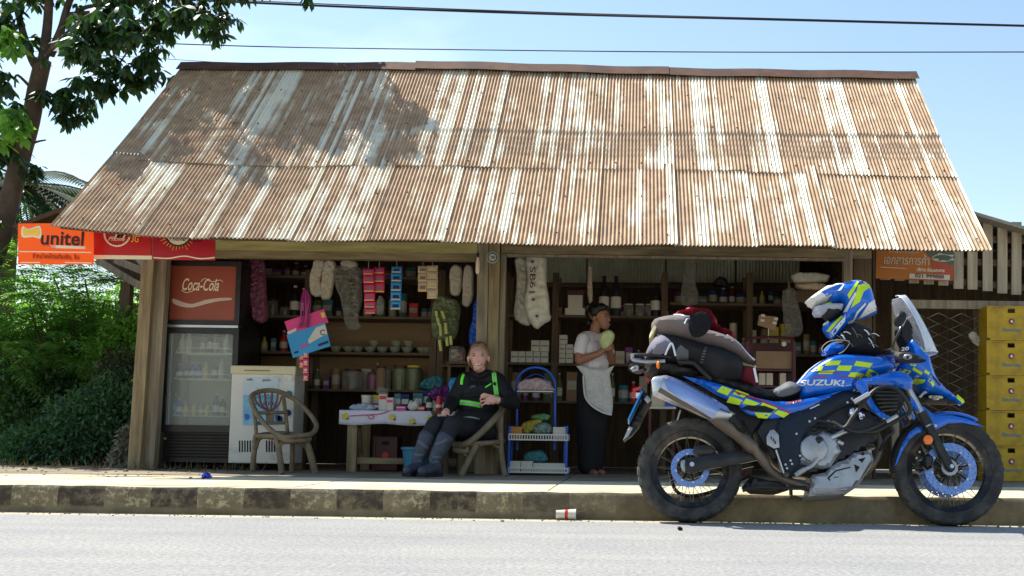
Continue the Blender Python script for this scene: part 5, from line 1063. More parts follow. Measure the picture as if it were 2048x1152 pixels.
for (x0, x1, z0, z1) in ((xa, xb, zg1 - .015, zg1 + .035), (xa, xb, zg0 - .05, zg0 + .012), (xa, xa + .05, zg0 + .012, zg1 - .015), (xb - .05, xb, zg0 + .012, zg1 - .015)): dr.box(((x0 + x1) / 2, YFR - .002, (z0 + z1) / 2), (x1 - x0, .045, z1 - z0))
dr = dr.build('door', M_fr, fr); MB().box((cx, YFR, (zg0 + zg1) / 2), (W - .095, .006, zg1 - zg0 - .02)).build('glass_pane', C_glass, dr)
for k in range(9): MB().box((cx, YFR + .008, zc + .05 + k * .028), (W * .8, .02, .010)).build('grille_bar', M_black, fr)
for s in (-1, 1): MB().box((cx + s * W * .42, YFR + .1, FZ + .03), (.05, .05, .06)).build('foot', M_black, fr)
MB().lathe([(0, -.004), (.012, -.004), (.012, .01)], (xa + .05, YFR, P(400, 878, YFR).z), 12, 'y').build('lock', MATS['brushed_steel'], fr)
shz = []
for yy in (706, 758, 832):
    z = P(400, yy, YFR + .1).z; shz.append(z); sh = MB()
    for k in range(9): sh.tube([(cx - W * .40, YFR + .10 + k * .045, z), (cx + W * .40, YFR + .10 + k * .045, z)], .003, 5)
    sh.tube([(cx - W * .38, YFR + .09, z), (cx - W * .35, YFR + .09, z + .045), (cx + W * .35, YFR + .09, z + .045), (cx + W * .38, YFR + .09, z)], .004, 6); sh.build('wire_shelf', MATS['white_paint'], fr)
fi = [(0, 362, .17, .03, C_pale), (0, 376, .18, .032, C_pale), (0, 403, .20, .028, C_brown), (0, 418, .22, .028, C_dark), (0, 430, .2, .028, C_brown), (0, 450, .2, .028, C_pale), (1, 355, .14, .03, C_navy), (1, 370, .15, .03, C_purple), (1, 385, .15, .032, C_royal), (1, 395, .15, .03, C_royal), (1, 408, .16, .032, C_yellow), (1, 430, .17, .03, C_greenbag), (1, 444, .19, .03, C_beige), (2, 350, .2, .033, C_royal), (2, 361, .16, .033, C_royal), (2, 374, .12, .026, C_yellow), (2, 390, .13, .026, C_yellow), (2, 404, .12, .026, C_beige), (2, 417, .12, .026, C_yellow), (2, 436, .2, .03, C_teal), (2, 448, .17, .03, C_green)]
dn = {'pale_card': 'white', 'brown_card': 'brown', 'dark_print': 'black', 'navy_cloth': 'dark blue', 'purple_pack': 'purple', 'royal_blue_plastic': 'blue', 'yellow_pack': 'yellow', 'green_tinted_bag': 'pale green', 'beige_pack': 'beige', 'teal_pack': 'teal', 'dull_green': 'green'}
for r_, bx, h, r, m in fi:
    bottle('%s drink bottle on the %s wire shelf inside the fridge' % (dn[m.name], ('top', 'middle', 'bottom')[r_]), P(bx, 700, YFR + .15).x, shz[r_] + .004, YFR + .16 + .05 * random.random(), h, r, m, C_pale, 'drinks standing in the fridge')
# freezer ----------------------------------------------------------------------------------------
YZ = 10.30
fz = thing('chest_freezer', 'scuffed white chest freezer with a blue ice cream poster', 'freezer', (P(527, 930, YZ).x, YZ + .28, FZ))
xa2, xb2 = P(461, 800, YZ).x, P(588, 800, YZ).x; zl0, zl1, zb = P(527, 748, YZ).z, P(527, 735, YZ).z, P(527, 927, YZ).z; cx2 = (xa2 + xb2) / 2; W2 = xb2 - xa2
M_fz = col('scuffed_white_enamel', (206, 204, 194), .45, var=.06, dirt=(120, 104, 86), dirt_amt=.6, dirt_scale=4, dirt_edge=(.55, .7))
MB().box((cx2, YZ + .16, (zb + zl0) / 2), (W2, .32, zl0 - zb), bev=.01).build('body', M_fz, fz); MB().box((cx2, YZ + .155, (zl0 + zl1) / 2 + .006), (W2 * 1.03, .34, zl1 - zl0 + .018), bev=.012).build('lid', col('yellowed_lid', (200, 188, 152), .45, var=.06), fz)
MB().box((cx2 - .05, YZ - .018, (zl0 + zl1) / 2), (W2 * .4, .01, .008)).build('lid_grip', C_brown, fz)
for s in (-1, 1): MB().box((cx2 + s * W2 * .4, YZ + .1, (FZ + zb) / 2), (.05, .05, zb - FZ)).build('foot', M_black, fz)
po = plate(fz, 'poster', [(487, 754), (557, 755), (557, 852), (485, 851)], YZ, col('poster_paper', (186, 198, 204), .6, var=.05), .003)
plate(po, 'poster_field', [(486, 790), (557, 788), (557, 850), (486, 850)], YZ - .003, col('poster_blue', (120, 178, 206), .6, var=.25, vs=9), .002)
for (t_, x_, y_, h_, w_, m_) in (('walls', 500, 759, 5, 12, C_dark), ('polo', 534, 760, 6, 16, C_dark), ('Ice & Cream', 531, 780, 7, 32, C_dark), ('ไอศกรีม', 525, 794, 10, 44, C_teal), ('อร่อย สดชื่น', 525, 806, 9, 52, C_dark)): lett(po, t_, x_, y_, YZ, h_, w_, m_, 0, .004, lift=.008)
for q in ((494, 834, C_royal), (560, 838, C_navy), (577, 826, C_navy), (579, 788, C_teal), (555, 836, C_royal)):
    plate(fz, 'sticker', sp2([(q[0] - 5, q[1] - 6), (q[0] + 4, q[1] - 5), (q[0] + 5, q[1] + 3), (q[0] - 3, q[1] + 6)], 2), YZ - .006, q[2], .002)
for x0 in (478, 532):
    for k in range(6 if x0 == 478 else 5): plate(fz, 'vent_slot', [(x0 + k * 5.3, 881), (x0 + 2.6 + k * 5.3, 881), (x0 + 2.6 + k * 5.3, 904), (x0 + k * 5.3, 904)], YZ, M_black, .003)
# rattan chairs ------------------------------------------------------------------------------------
M_rat = mat('weathered_rattan', (122, 108, 84), .7, var=.25, vs=14, bump=.3, bs=60, dirt=(92, 78, 58), dirt_amt=.5, dirt_scale=9)
def ch_pt(k, x, y, Y):
    o = {'h': (440, 720, 4.8), 'w': (780, 670, 3.84)}[k]; return P(o[0] + x / o[2], o[1] + y / o[2], Y)
def floorp(k, x, y, Y): p = ch_pt(k, x, y, Y); p.z = FZ; return p
def rod(root, name, pts, r, closed=False, m=None, n=8): return MB().tube(spline(pts, 5, closed), r, n, closed=closed).build(name, m or M_rat, root, smooth=50)
c1 = thing('rattan_chair', 'empty round hooped rattan chair standing before the freezer', 'chair', floorp('h', 600, 1060, 9.85))
H_ = lambda x, y, Y: ch_pt('h', x, y, Y)
rod(c1, 'hoop', [H_(300, 350, 9.95), H_(400, 300, 10.1), H_(540, 298, 10.16), H_(680, 355, 10.12), H_(800, 450, 10.02), H_(900, 570, 9.9), H_(925, 650, 9.8), H_(870, 712, 9.7), H_(740, 728, 9.6), H_(610, 740, 9.55), H_(500, 680, 9.6), H_(400, 580, 9.7), H_(330, 470, 9.82)], .021, True, n=10)
rod(c1, 'seat_rail', [H_(345, 730, 9.85), H_(540, 735, 9.6), H_(650, 775, 9.56), H_(850, 765, 9.72), H_(800, 725, 10.0), H_(560, 705, 10.08)], .022, True)
sv = [H_(360, 725, 9.86), H_(540, 728, 9.62), H_(650, 765, 9.58), H_(840, 755, 9.72), H_(790, 720, 9.98), H_(560, 702, 10.05)]
MB().add(sv + [v - Vector((0, 0, .02)) for v in sv], [tuple(range(6)), tuple(range(11, 5, -1))] + [(i, i + 6, (i + 1) % 6 + 6, (i + 1) % 6) for i in range(6)]).build('seat', M_rat, c1)
for pts, r in (([H_(345, 735, 9.85), H_(330, 860, 9.86), floorp('h', 312, 1060, 9.88)], .024), ([H_(545, 735, 9.6), H_(570, 900, 9.58), floorp('h', 595, 1095, 9.55)], .026), ([H_(820, 770, 9.75), H_(860, 880, 9.76), floorp('h', 915, 1050, 9.78)], .030), ([H_(690, 720, 10.02), H_(695, 850, 10.02), floorp('h', 690, 985, 10.02)], .022)): rod(c1, 'leg', pts, r)
rod(c1, 'brace', [H_(350, 850, 9.86), H_(375, 770, 9.8), H_(420, 745, 9.75), H_(520, 750, 9.65)], .012); rod(c1, 'brace', [H_(570, 830, 9.58), H_(620, 790, 9.6), H_(760, 800, 9.68), H_(820, 840, 9.75)], .014)
for pts in ([H_(318, 430, 9.95), H_(340, 600, 9.95), H_(348, 730, 9.9)], [H_(605, 330, 10.14), H_(630, 520, 10.1), H_(650, 705, 10.06)]): rod(c1, 'back_post', pts, .017)
for y in (508, 606): rod(c1, 'back_rail', [H_(325, y, 9.96), H_(640, y - 4, 10.1)], .015)
MB().beam(H_(480, 500, 10.04), H_(480, 606, 10.04), .07, .012, up=(0, 1, 0)).build('back_slat', M_rat, c1)
M_ratr = mat('reddish_cane', (112, 62, 54), .6, var=.2)
for k, (xx, yy) in enumerate(((330, 350), (375, 318), (430, 305), (500, 303), (555, 318), (590, 350))): rod(c1, 'fan_cane', [H_(480, 500, 10.04), H_(480 + (xx - 480) * .5 + (xx - 480) * .25, 430, 10.05), H_(xx, yy, 10.05)], .008, m=M_ratr, n=6)
c2 = thing('rattan_chair', 'low rattan chair that the seated rider is leaning back in', 'chair', floorp('w', 720, 1080, 9.85))
W_ = lambda x, y, Y: ch_pt('w', x, y, Y)
rod(c2, 'hoop', [W_(560, 845, 9.6), W_(640, 800, 9.6), W_(720, 730, 9.64), W_(800, 650, 9.72), W_(850, 590, 9.85), W_(860, 540, 10.0), W_(800, 500, 10.15), W_(680, 500, 10.2), W_(560, 560, 10.16), W_(480, 680, 10.05), W_(470, 790, 9.85), W_(500, 840, 9.7)], .028, True, n=10)
rod(c2, 'seat_rail', [W_(500, 835, 9.68), W_(640, 835, 9.62), W_(845, 822, 9.8), W_(820, 800, 10.1), W_(560, 800, 10.1)], .022, True)
sv = [W_(505, 828, 9.7), W_(640, 828, 9.64), W_(835, 815, 9.8), W_(812, 795, 10.08), W_(565, 795, 10.08)]
MB().add(sv + [v - Vector((0, 0, .02)) for v in sv], [tuple(range(5)), tuple(range(9, 4, -1))] + [(i, i + 5, (i + 1) % 5 + 5, (i + 1) % 5) for i in range(5)]).build('seat', M_rat, c2)
for pts, r in (([W_(665, 845, 9.62), W_(600, 970, 9.58), floorp('w', 545, 1095, 9.55)], .027), ([W_(850, 580, 9.85), W_(850, 830, 9.8), W_(862, 960, 9.76), floorp('w', 882, 1075, 9.74)], .024), ([W_(560, 810, 10.08), floorp('w', 545, 1030, 10.15)], .022), ([W_(810, 805, 10.08), floorp('w', 820, 1030, 10.15)], .022)): rod(c2, 'leg', pts, r)
rod(c2, 'stub_arm', [W_(490, 880, 9.62), W_(545, 892, 9.6), W_(605, 890, 9.6)], .024); rod(c2, 'brace', [W_(590, 930, 9.6), W_(570, 905, 9.6), W_(600, 860, 9.6)], .012); rod(c2, 'brace', [W_(690, 850, 9.62), W_(760, 830, 9.7), W_(840, 870, 9.78)], .014)
# goods table --------------------------------------------------------------------------------------
YT = 10.28
tb = thing('goods_table', 'plain wooden bench table set out with small goods', 'table', (P(790, 940, YT).x, YT + .3, FZ))
zt_ = P(770, 822, YT).z; xa3, xb3 = P(686, 830, YT).x, P(935, 830, YT).x
MB().box(((xa3 + xb3) / 2, YT + .32, zt_ - .016), (xb3 - xa3, .62, .03)).build('table_top', wood_old_h, tb)
for lx in (702, 925):
    for dy in (.05, .58): x = P(lx, 900, YT).x; MB().box((x, YT + dy, (FZ + zt_ - .03) / 2), (.085, .06, zt_ - .03 - FZ)).build('leg', wood_old, tb)
MB().box(((xa3 + xb3) / 2, YT + .08, P(770, 922, YT).z), (xb3 - xa3 - .2, .03, .055)).build('stretcher', wood_old_h, tb)
MB().beam(P(718, 860, YT + .1), P(722, 910, YT + .3), .03, .06).build('brace', wood_old, tb)
cl = thing('tablecloth', 'white plastic tablecloth printed with yellow flowers over the goods table', 'tablecloth', ((xa3 + xb3) / 2, YT + .3, zt_))
v = []; f = []; n = 40; drop = [0, .03, .06, .09, .125]
for i in range(n + 1):
    x = xa3 - .03 + (xb3 - xa3 + .05) * i / n; wv = .012 * math.sin(i * .9) + .008 * math.sin(i * 2.3)
    v.append((x, YT + .60, zt_ + .004)); v.append((x, YT + .01, zt_ + .004))
    for d in drop: v.append((x - .01 * d, YT - .012 + wv * d * 6, zt_ - d * (1 + .06 * math.sin(i * .35)) + .003))
R_ = 2 + len(drop)
for i in range(n):
    for k in range(R_ - 1): q = i * R_ + k; f.append((q, q + 1, q + R_ + 1, q + R_))
o = mesh_obj('cloth', v, f, col('cloth_white', (206, 204, 214), .6, var=.04), cl); o.data.shade_smooth(); md_ = o.modifiers.new('thickness', 'SOLIDIFY'); md_.thickness = .003
for (x_, y_, r_) in ((690, 832, 8), (784, 834, 7), (824, 842, 6), (860, 836, 5)):
    for k in range(5): q = k * 1.256; MB().ball(P(x_ + math.cos(q) * r_ * .5, y_ + math.sin(q) * r_ * .5, YT - .022), (.016, .004, .014), 8, 5).build('flower_print', C_yellow, cl)
    MB().ball(P(x_ + 5, y_ + 5, YT - .024), (.012, .004, .006), 8, 5).build('leaf_print', C_dark, cl)
MB().tube(spline([P(700, 832, YT - .024), P(730, 830, YT - .026), P(758, 828, YT - .024), P(778, 822, YT - .024)], 4), .004, 5).build('ribbon_print', C_pink, cl); MB().tube(spline([P(735, 830, YT - .026), P(740, 838, YT - .026), P(748, 834, YT - .026), P(740, 829, YT - .026)], 4), .004, 5).build('ribbon_print', C_pink, cl)
zc_ = zt_ + .006
TI = [(721, 742, 790, .12, 'cylinder', C_pale, 'white round tub beside the clear packet bundle'), (744, 759, 790, .2, 'box', C_yellow, 'pale yellow carton behind the purple box'), (744, 762, 806, .06, 'box', C_purple, 'purple flat box on the goods table'), (758, 774, 785, .04, 'box', C_pale, 'white cream carton with a red band on the goods table', C_red), (774, 788, 795, .02, 'box', C_pale, 'white carton with a pink foot beside the red banded carton', C_pink), (788, 800, 787, .14, 'box', C_teal, 'teal carton with pale top on the goods table'), (802, 818, 788, .16, 'box', C_navy, 'dark blue carton behind the pink tray'), (792, 812, 812, .0, 'box', C_pink, 'flat pink tray of sachets on the goods table', C_pale), (818, 830, 800, .1, 'cylinder', C_teal, 'small teal tub beside the black and white toy'), (852, 866, 800, .04, 'bottle', C_dark, 'dark shampoo bottle with pink cap on the goods table'), (864, 874, 806, .06, 'box', C_beige, 'beige packet leaning beside the red can'), (884, 894, 804, .06, 'box', C_brown, 'brown packet on the right end of the goods table'), (836, 850, 812, .02, 'box', C_red, 'small red packet in front of the dark bottle'), (800, 815, 790, .3, 'box', C_purple, 'purple pack standing at the back of the goods table'), (826, 846, 786, .3, 'box', C_teal, 'large teal packet at the back of the goods table'), (846, 862, 780, .33, 'box', C_navy, 'navy packet at the back of the goods table'), (862, 880, 778, .3, 'box', C_purple, 'plum coloured packet at the back of the goods table')]
for it in TI:
    x0, x1, yt, dy, kd, m, lb = it[:7]; Y = YT + .04 + dy; z = zc_
    if kd == 'box': box_item('packet', lb, 'packet', x0, x1, yt, z, Y, .05, m, None, random.uniform(-.25, .25), (it[7], .72, .2) if len(it) > 7 else (C_pale, .55, .3))
    elif kd == 'cylinder': r = (P(x1, yt, Y).x - P(x0, yt, Y).x) / 2; h = max(.03, P(x0, yt, Y).z - z); lathe_thing('tub', lb, 'tub', P((x0 + x1) / 2, yt, Y).x, z, Y + r, [(0, 0), (r * .92, 0), (r, h * .85), (r * 1.05, h * .85), (r * 1.05, h), (0, h)], m, None)
    else: bottle(lb, P((x0 + x1) / 2, yt, Y).x, z, Y, .16, .03, m, C_pink, None)
def soft(name, label, cat, pts, Y, hw, m, R=.03, bump=.02, bs=30, seed=0, extra=(), step=.014, group=None, partname='body'):
    rq = random.Random(len(label) * 7 + seed); q = [P(x + rq.uniform(-1.3, 1.3), y + rq.uniform(-1.3, 1.3), Y) for x, y in sp2(pts, 3)]; zb = min(a.z for a in q); cx = sum(a.x for a in q) / len(q); t = thing(name, label, cat, (cx, Y, zb), 0, group)
    I = Inflate([(a.x - cx, a.z - zb) for a in q], hw * .72, R * .8, .004, step * .85, None, bump * 1.3, bs * 1.5, seed); mm = I.mesh(ID, 0); o = mesh_obj(partname, mm.v, mm.f, m, t, world=False); weld(o); o.data.shade_smooth()
    I.cx, I.zb, I.t, I.Y, I.o = cx, zb, t, Y, o; return I
def sdec(I, name, pts, m, lift=.002): 
    q = [P(x, y, I.Y - .03) for x, y in pts]; mm = I.decal([(a.x - I.cx, a.z - I.zb) for a in q], ID, 0, lift, .012); return mesh_obj(name, mm.v, mm.f, m, I.t, world=False)
soft('sweet_packets', 'clear bundle of blue wrapped sweets on the table corner', 'packet', [(700, 818), (703, 810), (718, 808), (735, 806), (748, 812), (748, 820), (720, 821)], YT + .04, .05, film_mat('blue_wrap', (.42, .5, .6), .3, .15), bump=.04)
soft('toy', 'small black and white plush toy among the table goods', 'toy', [(816, 812), (820, 800), (828, 803), (834, 797), (838, 806), (836, 818), (820, 820)], YT + .06, .035, C_pale, bump=.02)
soft('snack_bag', 'pale green ruffled snack bag at the back of the table', 'packet', [(840, 775), (850, 757), (875, 750), (890, 762), (880, 778)], YT + .35, .06, C_teal, bump=.05, seed=2); soft('snack_bag', 'plum coloured snack bag leaning at the end of the table', 'packet', [(862, 800), (866, 778), (890, 770), (906, 782), (902, 808)], YT + .36, .06, C_purple, bump=.05, seed=4)
soft('tied_bag', 'twisted pale plastic bag on top of the white carton', 'bag', [(757, 787), (754, 778), (762, 774), (770, 776), (780, 780), (770, 787)], YT + .07, .03, C_glassb, bump=.02)
soft('nappy_pack', 'blue and white soft pack beside the seated rider', 'packet', [(899, 788), (899, 758), (916, 756), (920, 770), (914, 790)], YT + .1, .05, C_sky, bump=.01)
can('bright red drink can beside the seated rider', P(878, 806, YT - .3).x, P(878, 822, YT - .3).z, YT - .3, .118, .0265, C_red, None, (('white_band', [(.0268, .03), (.0272, .03), (.0272, .055), (.0268, .055)], C_pale),))
stl = thing('small_stool', 'low dark stool holding the red can beside the rider', 'stool', (P(878, 940, YT - .3).x, YT - .3, FZ)); zz = P(878, 822, YT - .3).z - FZ - .002
MB().box((0, 0, zz - .012), (.14, .14, .024)).build('seat', wood_dark_h, stl, world=False)
for sx_, sy_ in ((-1, -1), (1, -1), (1, 1), (-1, 1)): MB().beam((sx_ * .05, sy_ * .05, zz - .02), (sx_ * .06, sy_ * .06, 0), .024, .024).build('leg', wood_dark, stl, world=False)
# under the table
rc = thing('bottle_crate', 'dark red plastic bottle crate pushed under the goods table', 'crate', (P(771, 935, YT + .35).x, YT + .45, FZ)); A, B_ = P(748, 872, YT + .3), P(795, 872, YT + .3); hh = A.z - FZ; w_ = B_.x - A.x
MB().box((0, 0, hh / 2), (w_, .26, hh), bev=.012).build('body', C_maroon, rc, world=False); MB().box((0, -.132, hh * .8), (w_ * .3, .004, hh * .1)).build('hand_hole', M_black, rc, world=False); MB().lathe([(0, -.134), (.03, -.134), (.03, -.13)], (0, 0, hh * .45), 16, 'y').build('emblem', C_red, rc, world=False)
for s in (-1, 1): MB().box((s * w_ * .46, -.135, hh / 2), (.02, .012, hh * .96)).build('rib', C_maroon, rc, world=False)
bk = P(832, 900, YT - .1); lathe_thing('bucket', 'turquoise plastic bucket standing behind the rider boots', 'bucket', bk.x, FZ, YT - .1, [(0, 0), (.095, 0), (.118, .20), (.132, .205), (.132, .225), (.122, .228), (.112, .21), (.09, .012), (0, .012)], col('turquoise_plastic', (56, 130, 160), .4), None, 24)
# packed shelves: tins, cartons and bottles behind the front row
GOODS = [(C_brown, 'brown'), (C_maroon, 'maroon'), (C_teal, 'teal'), (C_beige, 'beige'), (C_navy, 'navy'), (C_green, 'green'), (C_purple, 'purple'), (C_yellow, 'yellow'), (C_dim, 'grey white'), (C_red, 'red')]
rg_ = random.Random(21)
def fill(where, x0, x1, y, Y, hmax=.2):
    x = x0 + 4
    while x < x1 - 8:
        w_ = rg_.uniform(11, 24); m, cn = rg_.choice(GOODS); z = SZ(x, y, Y - .25 if Y < 11.36 else Y - .25) + .001; h = rg_.uniform(.09, hmax); kd = rg_.random(); cx_ = P(x + w_ / 2, y - 10, Y).x; r = min(.05, w_ / F * Y / 2)
        if kd < .4: lathe_thing('tin', '%s tin at the back of the %s' % (cn, where), 'tin', cx_, z, Y, [(0, 0), (r, 0), (r, h * .96), (r * .92, h), (0, h)], m, 'stock on the back shelves', 12, (('wrapper', [(r * 1.02, h * .25), (r * 1.03, h * .25), (r * 1.03, h * .7), (r * 1.02, h * .7)], C_dim),))
        elif kd < .8: box_item('shelf_packet', '%s packet at the back of the %s' % (cn, where), 'packet', x, x + w_ * .9, y - 20, z, Y, .08, m, 'stock on the back shelves', rg_.uniform(-.2, .2), (C_dim, .55, .3), h)
        else: bottle('%s bottle at the back of the %s' % (cn, where), cx_, z, Y, h * 1.35, r * .8, m, C_dim, 'stock on the back shelves')
        x += w_ + rg_.uniform(0, 7)
fill('top shelf in the left bay', 500, 866, 556, YSH + .24, .13); fill('upper shelf in the left bay', 620, 866, 636, YSH + .26, .26); fill('lower shelf in the left bay', 622, 866, 782, YSH + .30, .24); fill('shelf above the goods table', 500, 612, 708, YSH + .28, .2)
fill('carton shelf behind the shopkeeper', 1150, 1326, 724, YSH + .36, .3); fill('high shelf behind the shopkeeper', 1020, 1326, 628, YSH + .38, .16); fill('lowest shelf behind the shopkeeper', 1018, 1326, 800, YSH + .36, .3); fill('shelf behind the motorcycle luggage', 1344, 1682, 700, YSH + .36, .36); fill('high shelf behind the helmet', 1344, 1682, 600, YSH + .38, .2)
# hanging goods, left bay -----------------------------------------------------------------------------
YH = 10.42
def strip(label, x0, x1, ys, Y, m, m2, group, skew=0):
    A = P((x0 + x1) / 2, ys[-1], Y); t = thing('sachet_strip', label, 'sachets', (A.x, Y, A.z), 0, group); w_ = (x1 - x0) / F * Y
    for k in range(len(ys) - 1):
        a, b_ = P((x0 + x1) / 2 + skew * k, ys[k], Y), P((x0 + x1) / 2 + skew * k, ys[k + 1], Y); h = a.z - b_.z; c = (a + b_) / 2; tilt = random.uniform(-.12, .12)
        I = Inflate([(-w_ / 2, -h * .48), (w_ / 2, -h * .48), (w_ / 2, h * .48), (-w_ / 2, h * .48)], .008, .012, .001, .011); R3 = Matrix.Rotation(tilt, 3, 'Z'); mm = I.mesh(lambda u, y, v: c + R3 @ Vector((u, y, v)), 0); o = mesh_obj('sachet', mm.v, mm.f, m, t); weld(o)
        mesh_obj('printed_panel', [c + R3 @ Vector((u, -.010, v)) for u, v in ((-w_ * .3, -h * .22), (w_ * .3, -h * .22), (w_ * .3, h * .12), (-w_ * .3, h * .12))], [(0, 1, 2, 3)], m2, t); mesh_obj('gold_band', [c + R3 @ Vector((u, -.0105, v)) for u, v in ((-w_ * .44, -h * .42), (w_ * .44, -h * .42), (w_ * .44, -h * .32), (-w_ * .44, -h * .32))], [(0, 1, 2, 3)], C_gold, t)
    top = P((x0 + x1) / 2, ys[0], Y); MB().tube([top, top + Vector((0, 0, .12))], .002, 5).build('string', C_pale, t)
C_pinkf = col('pink_foil', (206, 44, 104), .28, metal=.2, var=.1); C_bluef = col('blue_foil', (48, 140, 206), .28, metal=.2, var=.1); C_greyp = col('grey_print', (120, 104, 112), .4, var=.1)
strip('long pink foil sachet strip hanging from the shop beam', 726, 748, [537, 550, 567, 585, 603, 616, 628], YH, C_pinkf, C_greyp, None, .7); strip('shorter pink foil sachet strip with three packets hanging from the beam', 748, 769, [534, 548, 565, 586], YH + .03, C_pinkf, C_greyp, None); strip('blue foil sachet strip hanging from the shop beam', 783, 804, [533, 546, 564, 583, 602, 620], YH, C_bluef, C_navy, None, -.5)
strip('beige foil sachet strip hanging over the green net bag', 854, 876, [531, 543, 558, 578, 598], YH, C_beige, C_pale, None); strip('wide beige foil sachet strip hung beside its longer twin', 836, 855, [532, 546, 564, 584], YH + .02, C_beige, C_greyp, None)
I = soft('water_bag', 'small clear drip bag hanging by the pink sachets', 'bag', [(754, 626), (754, 600), (760, 592), (767, 600), (766, 628)], YH, .02, C_glassb)
I = soft('clear_bag', 'long clear bag of dark nuts hanging beside the white bundles', 'bag', [(670, 535), (700, 533), (722, 540), (724, 600), (716, 640), (724, 652), (706, 660), (690, 650), (684, 610), (672, 570)], YH + .08, .05, C_glassb, bump=.05, bs=22, seed=6)
r3 = random.Random(5)
for k in range(26): p = P(r3.uniform(698, 718), r3.uniform(548, 636), YH + .08); MB().ball(p, (.018, .016, .015), 7, 5).build('dark_nut', C_brown if k % 3 else C_dark, I.t)
for k, q in enumerate(([(628, 524), (640, 520), (652, 526), (642, 560), (648, 590), (624, 590), (618, 560)], [(650, 524), (668, 521), (672, 545), (664, 590), (655, 600), (642, 594), (644, 560)], [(684, 522), (712, 522), (714, 536), (690, 542), (682, 534)])):
    soft('foam_box_bundle', ['white foam tray bundle hanging at the left of the nut bag', 'white foam tray bundle hung close against the nut bag', 'small white roll tucked above the nut bag'][k], 'bundle', q, YH + .1, .05, C_dim, R=.012, bump=.008, seed=k)
soft('pink_bag', 'translucent pink bag hanging beside the fridge', 'bag', [(497, 524), (512, 519), (530, 524), (532, 570), (536, 620), (530, 645), (508, 640), (500, 600)], YH + .3, .07, C_pinkbag, bump=.03)
dc = thing('toy_card', 'pink and blue toy card with strings hanging above the rattan chair', 'card', P(615, 700, YH - .1)); YK = YH - .12
MB().add([P(*q, YK) for q in ((569, 643), (648, 618), (657, 645), (577, 668))] + [P(*q, YK + .006) for q in ((569, 643), (648, 618), (657, 645), (577, 668))], [(3, 2, 1, 0), (4, 5, 6, 7), (0, 1, 5, 4), (1, 2, 6, 5), (2, 3, 7, 6), (3, 0, 4, 7)]).build('pink_card', C_pink, dc)
MB().add([P(*q, YK - .01) for q in ((573, 670), (650, 645), (661, 692), (586, 716))] + [P(*q, YK - .004) for q in ((573, 670), (650, 645), (661, 692), (586, 716))], [(3, 2, 1, 0), (4, 5, 6, 7), (0, 1, 5, 4), (1, 2, 6, 5), (2, 3, 7, 6), (3, 0, 4, 7)]).build('blue_card', C_sky, dc)
def pq(name, pts, m, lift=.013): mesh_obj(name, [P(*q, YK - lift) for q in pts[::-1]], [tuple(range(len(pts)))], m, dc)
pq('card_print', [(632, 655), (650, 649), (655, 668), (640, 675), (618, 688), (616, 680)], C_pale); pq('card_print', [(636, 688), (656, 681), (657, 686), (637, 693)], C_dark); pq('card_print', [(600, 693), (616, 687), (617, 691), (601, 697)], C_pink); pq('card_print', [(574, 664), (592, 656), (593, 662), (576, 670)], C_pale, .002); pq('card_print', [(641, 626), (648, 624), (651, 634), (644, 636)], C_yellow, .002); pq('card_print', [(588, 704), (596, 701), (597, 705), (589, 708)], C_dark)
MB().tube([P(646 + 5 * math.cos(q), 665 + 5 * math.sin(q), YK - .015) for q in np.linspace(.6, 5.6, 14)], .004, 5).build('card_print', C_dark, dc)
for k in range(7): x_ = 602 + k * 3.2; MB().tube(spline([P(607 + k, 580, YK + .03), P(x_, 600, YK - .01), P(x_ - 3 + r3.uniform(-3, 3), 640, YK - .016), P(x_ - 6 + r3.uniform(-3, 3), 655, YK - .014)], 3), .005, 6).build('pink_string', C_pink if k % 2 else C_purple, dc)
strip('small pink sachets dangling under the blue toy card', 606, 617, [700, 716, 732, 747, 762], YK, C_pinkf, C_pale, None); strip('short pink sachet pair tucked behind the dangling sachets', 599, 608, [705, 720, 736], YK + .02, C_pinkf, C_pale, None)
I = soft('net_bag', 'green net bag of pale bamboo tubes hanging by the post', 'bag', [(866, 610), (878, 592), (900, 596), (918, 606), (920, 640), (910, 676), (890, 684), (866, 672), (862, 640)], YH, .06, C_greenbag, bump=.04, bs=18)
for q in (((872, 622), (878, 650)), ((884, 622), (890, 640)), ((880, 648), (882, 672)), ((891, 646), (893, 668)), ((879, 680), (882, 702)), ((893, 674), (895, 692)), ((901, 672), (903, 690))): MB().tube([P(*q[0], YH - .05), P(*q[1], YH - .05)], .014, 10).build('bamboo_tube', C_yellow if False else col('pale_bamboo', (176, 176, 96), .6), I.t)
soft('cup_bundle', 'white sleeve of paper cups hanging left of the blue tarpaulin', 'bundle', [(902, 535), (922, 533), (924, 560), (918, 590), (900, 585)], YH + .05, .04, C_dim, R=.014, bump=.006); soft('cup_bundle', 'longer white sleeve of paper cups beside the blue tarpaulin', 'bundle', [(928, 535), (945, 536), (946, 590), (938, 614), (924, 606), (926, 570)], YH + .04, .04, C_dim, R=.014, bump=.006)
soft('tarpaulin', 'folded blue tarpaulin hanging against the middle post', 'tarpaulin', [(958, 588), (950, 600), (944, 640), (938, 686), (952, 700), (962, 690), (964, 620)], YH + .05, .03, C_royal, bump=.03)
jar2 = jar('clear tub of orange and white packets behind the rider shoulder', 913, .14, .075, C_glassb, P(913, 724, YH + .2).z, YH + .2, C_glassb)
for k in range(5): MB().box((random.uniform(-.04, .04), random.uniform(-.04, .02), .03 + .018 * k), (.05, .03, .02), Matrix.Rotation(random.uniform(-.6, .6), 3, 'Y')).build('packet', (C_orange, C_pale, C_yellow)[k % 3], jar2, world=False)
pd = thing('side_stand_shelf', 'narrow dark stand carrying the clear tub beside the middle post', 'stand', (P(913, 900, YH + .2).x, YH + .2, FZ)); zz = P(913, 724, YH + .2).z - FZ
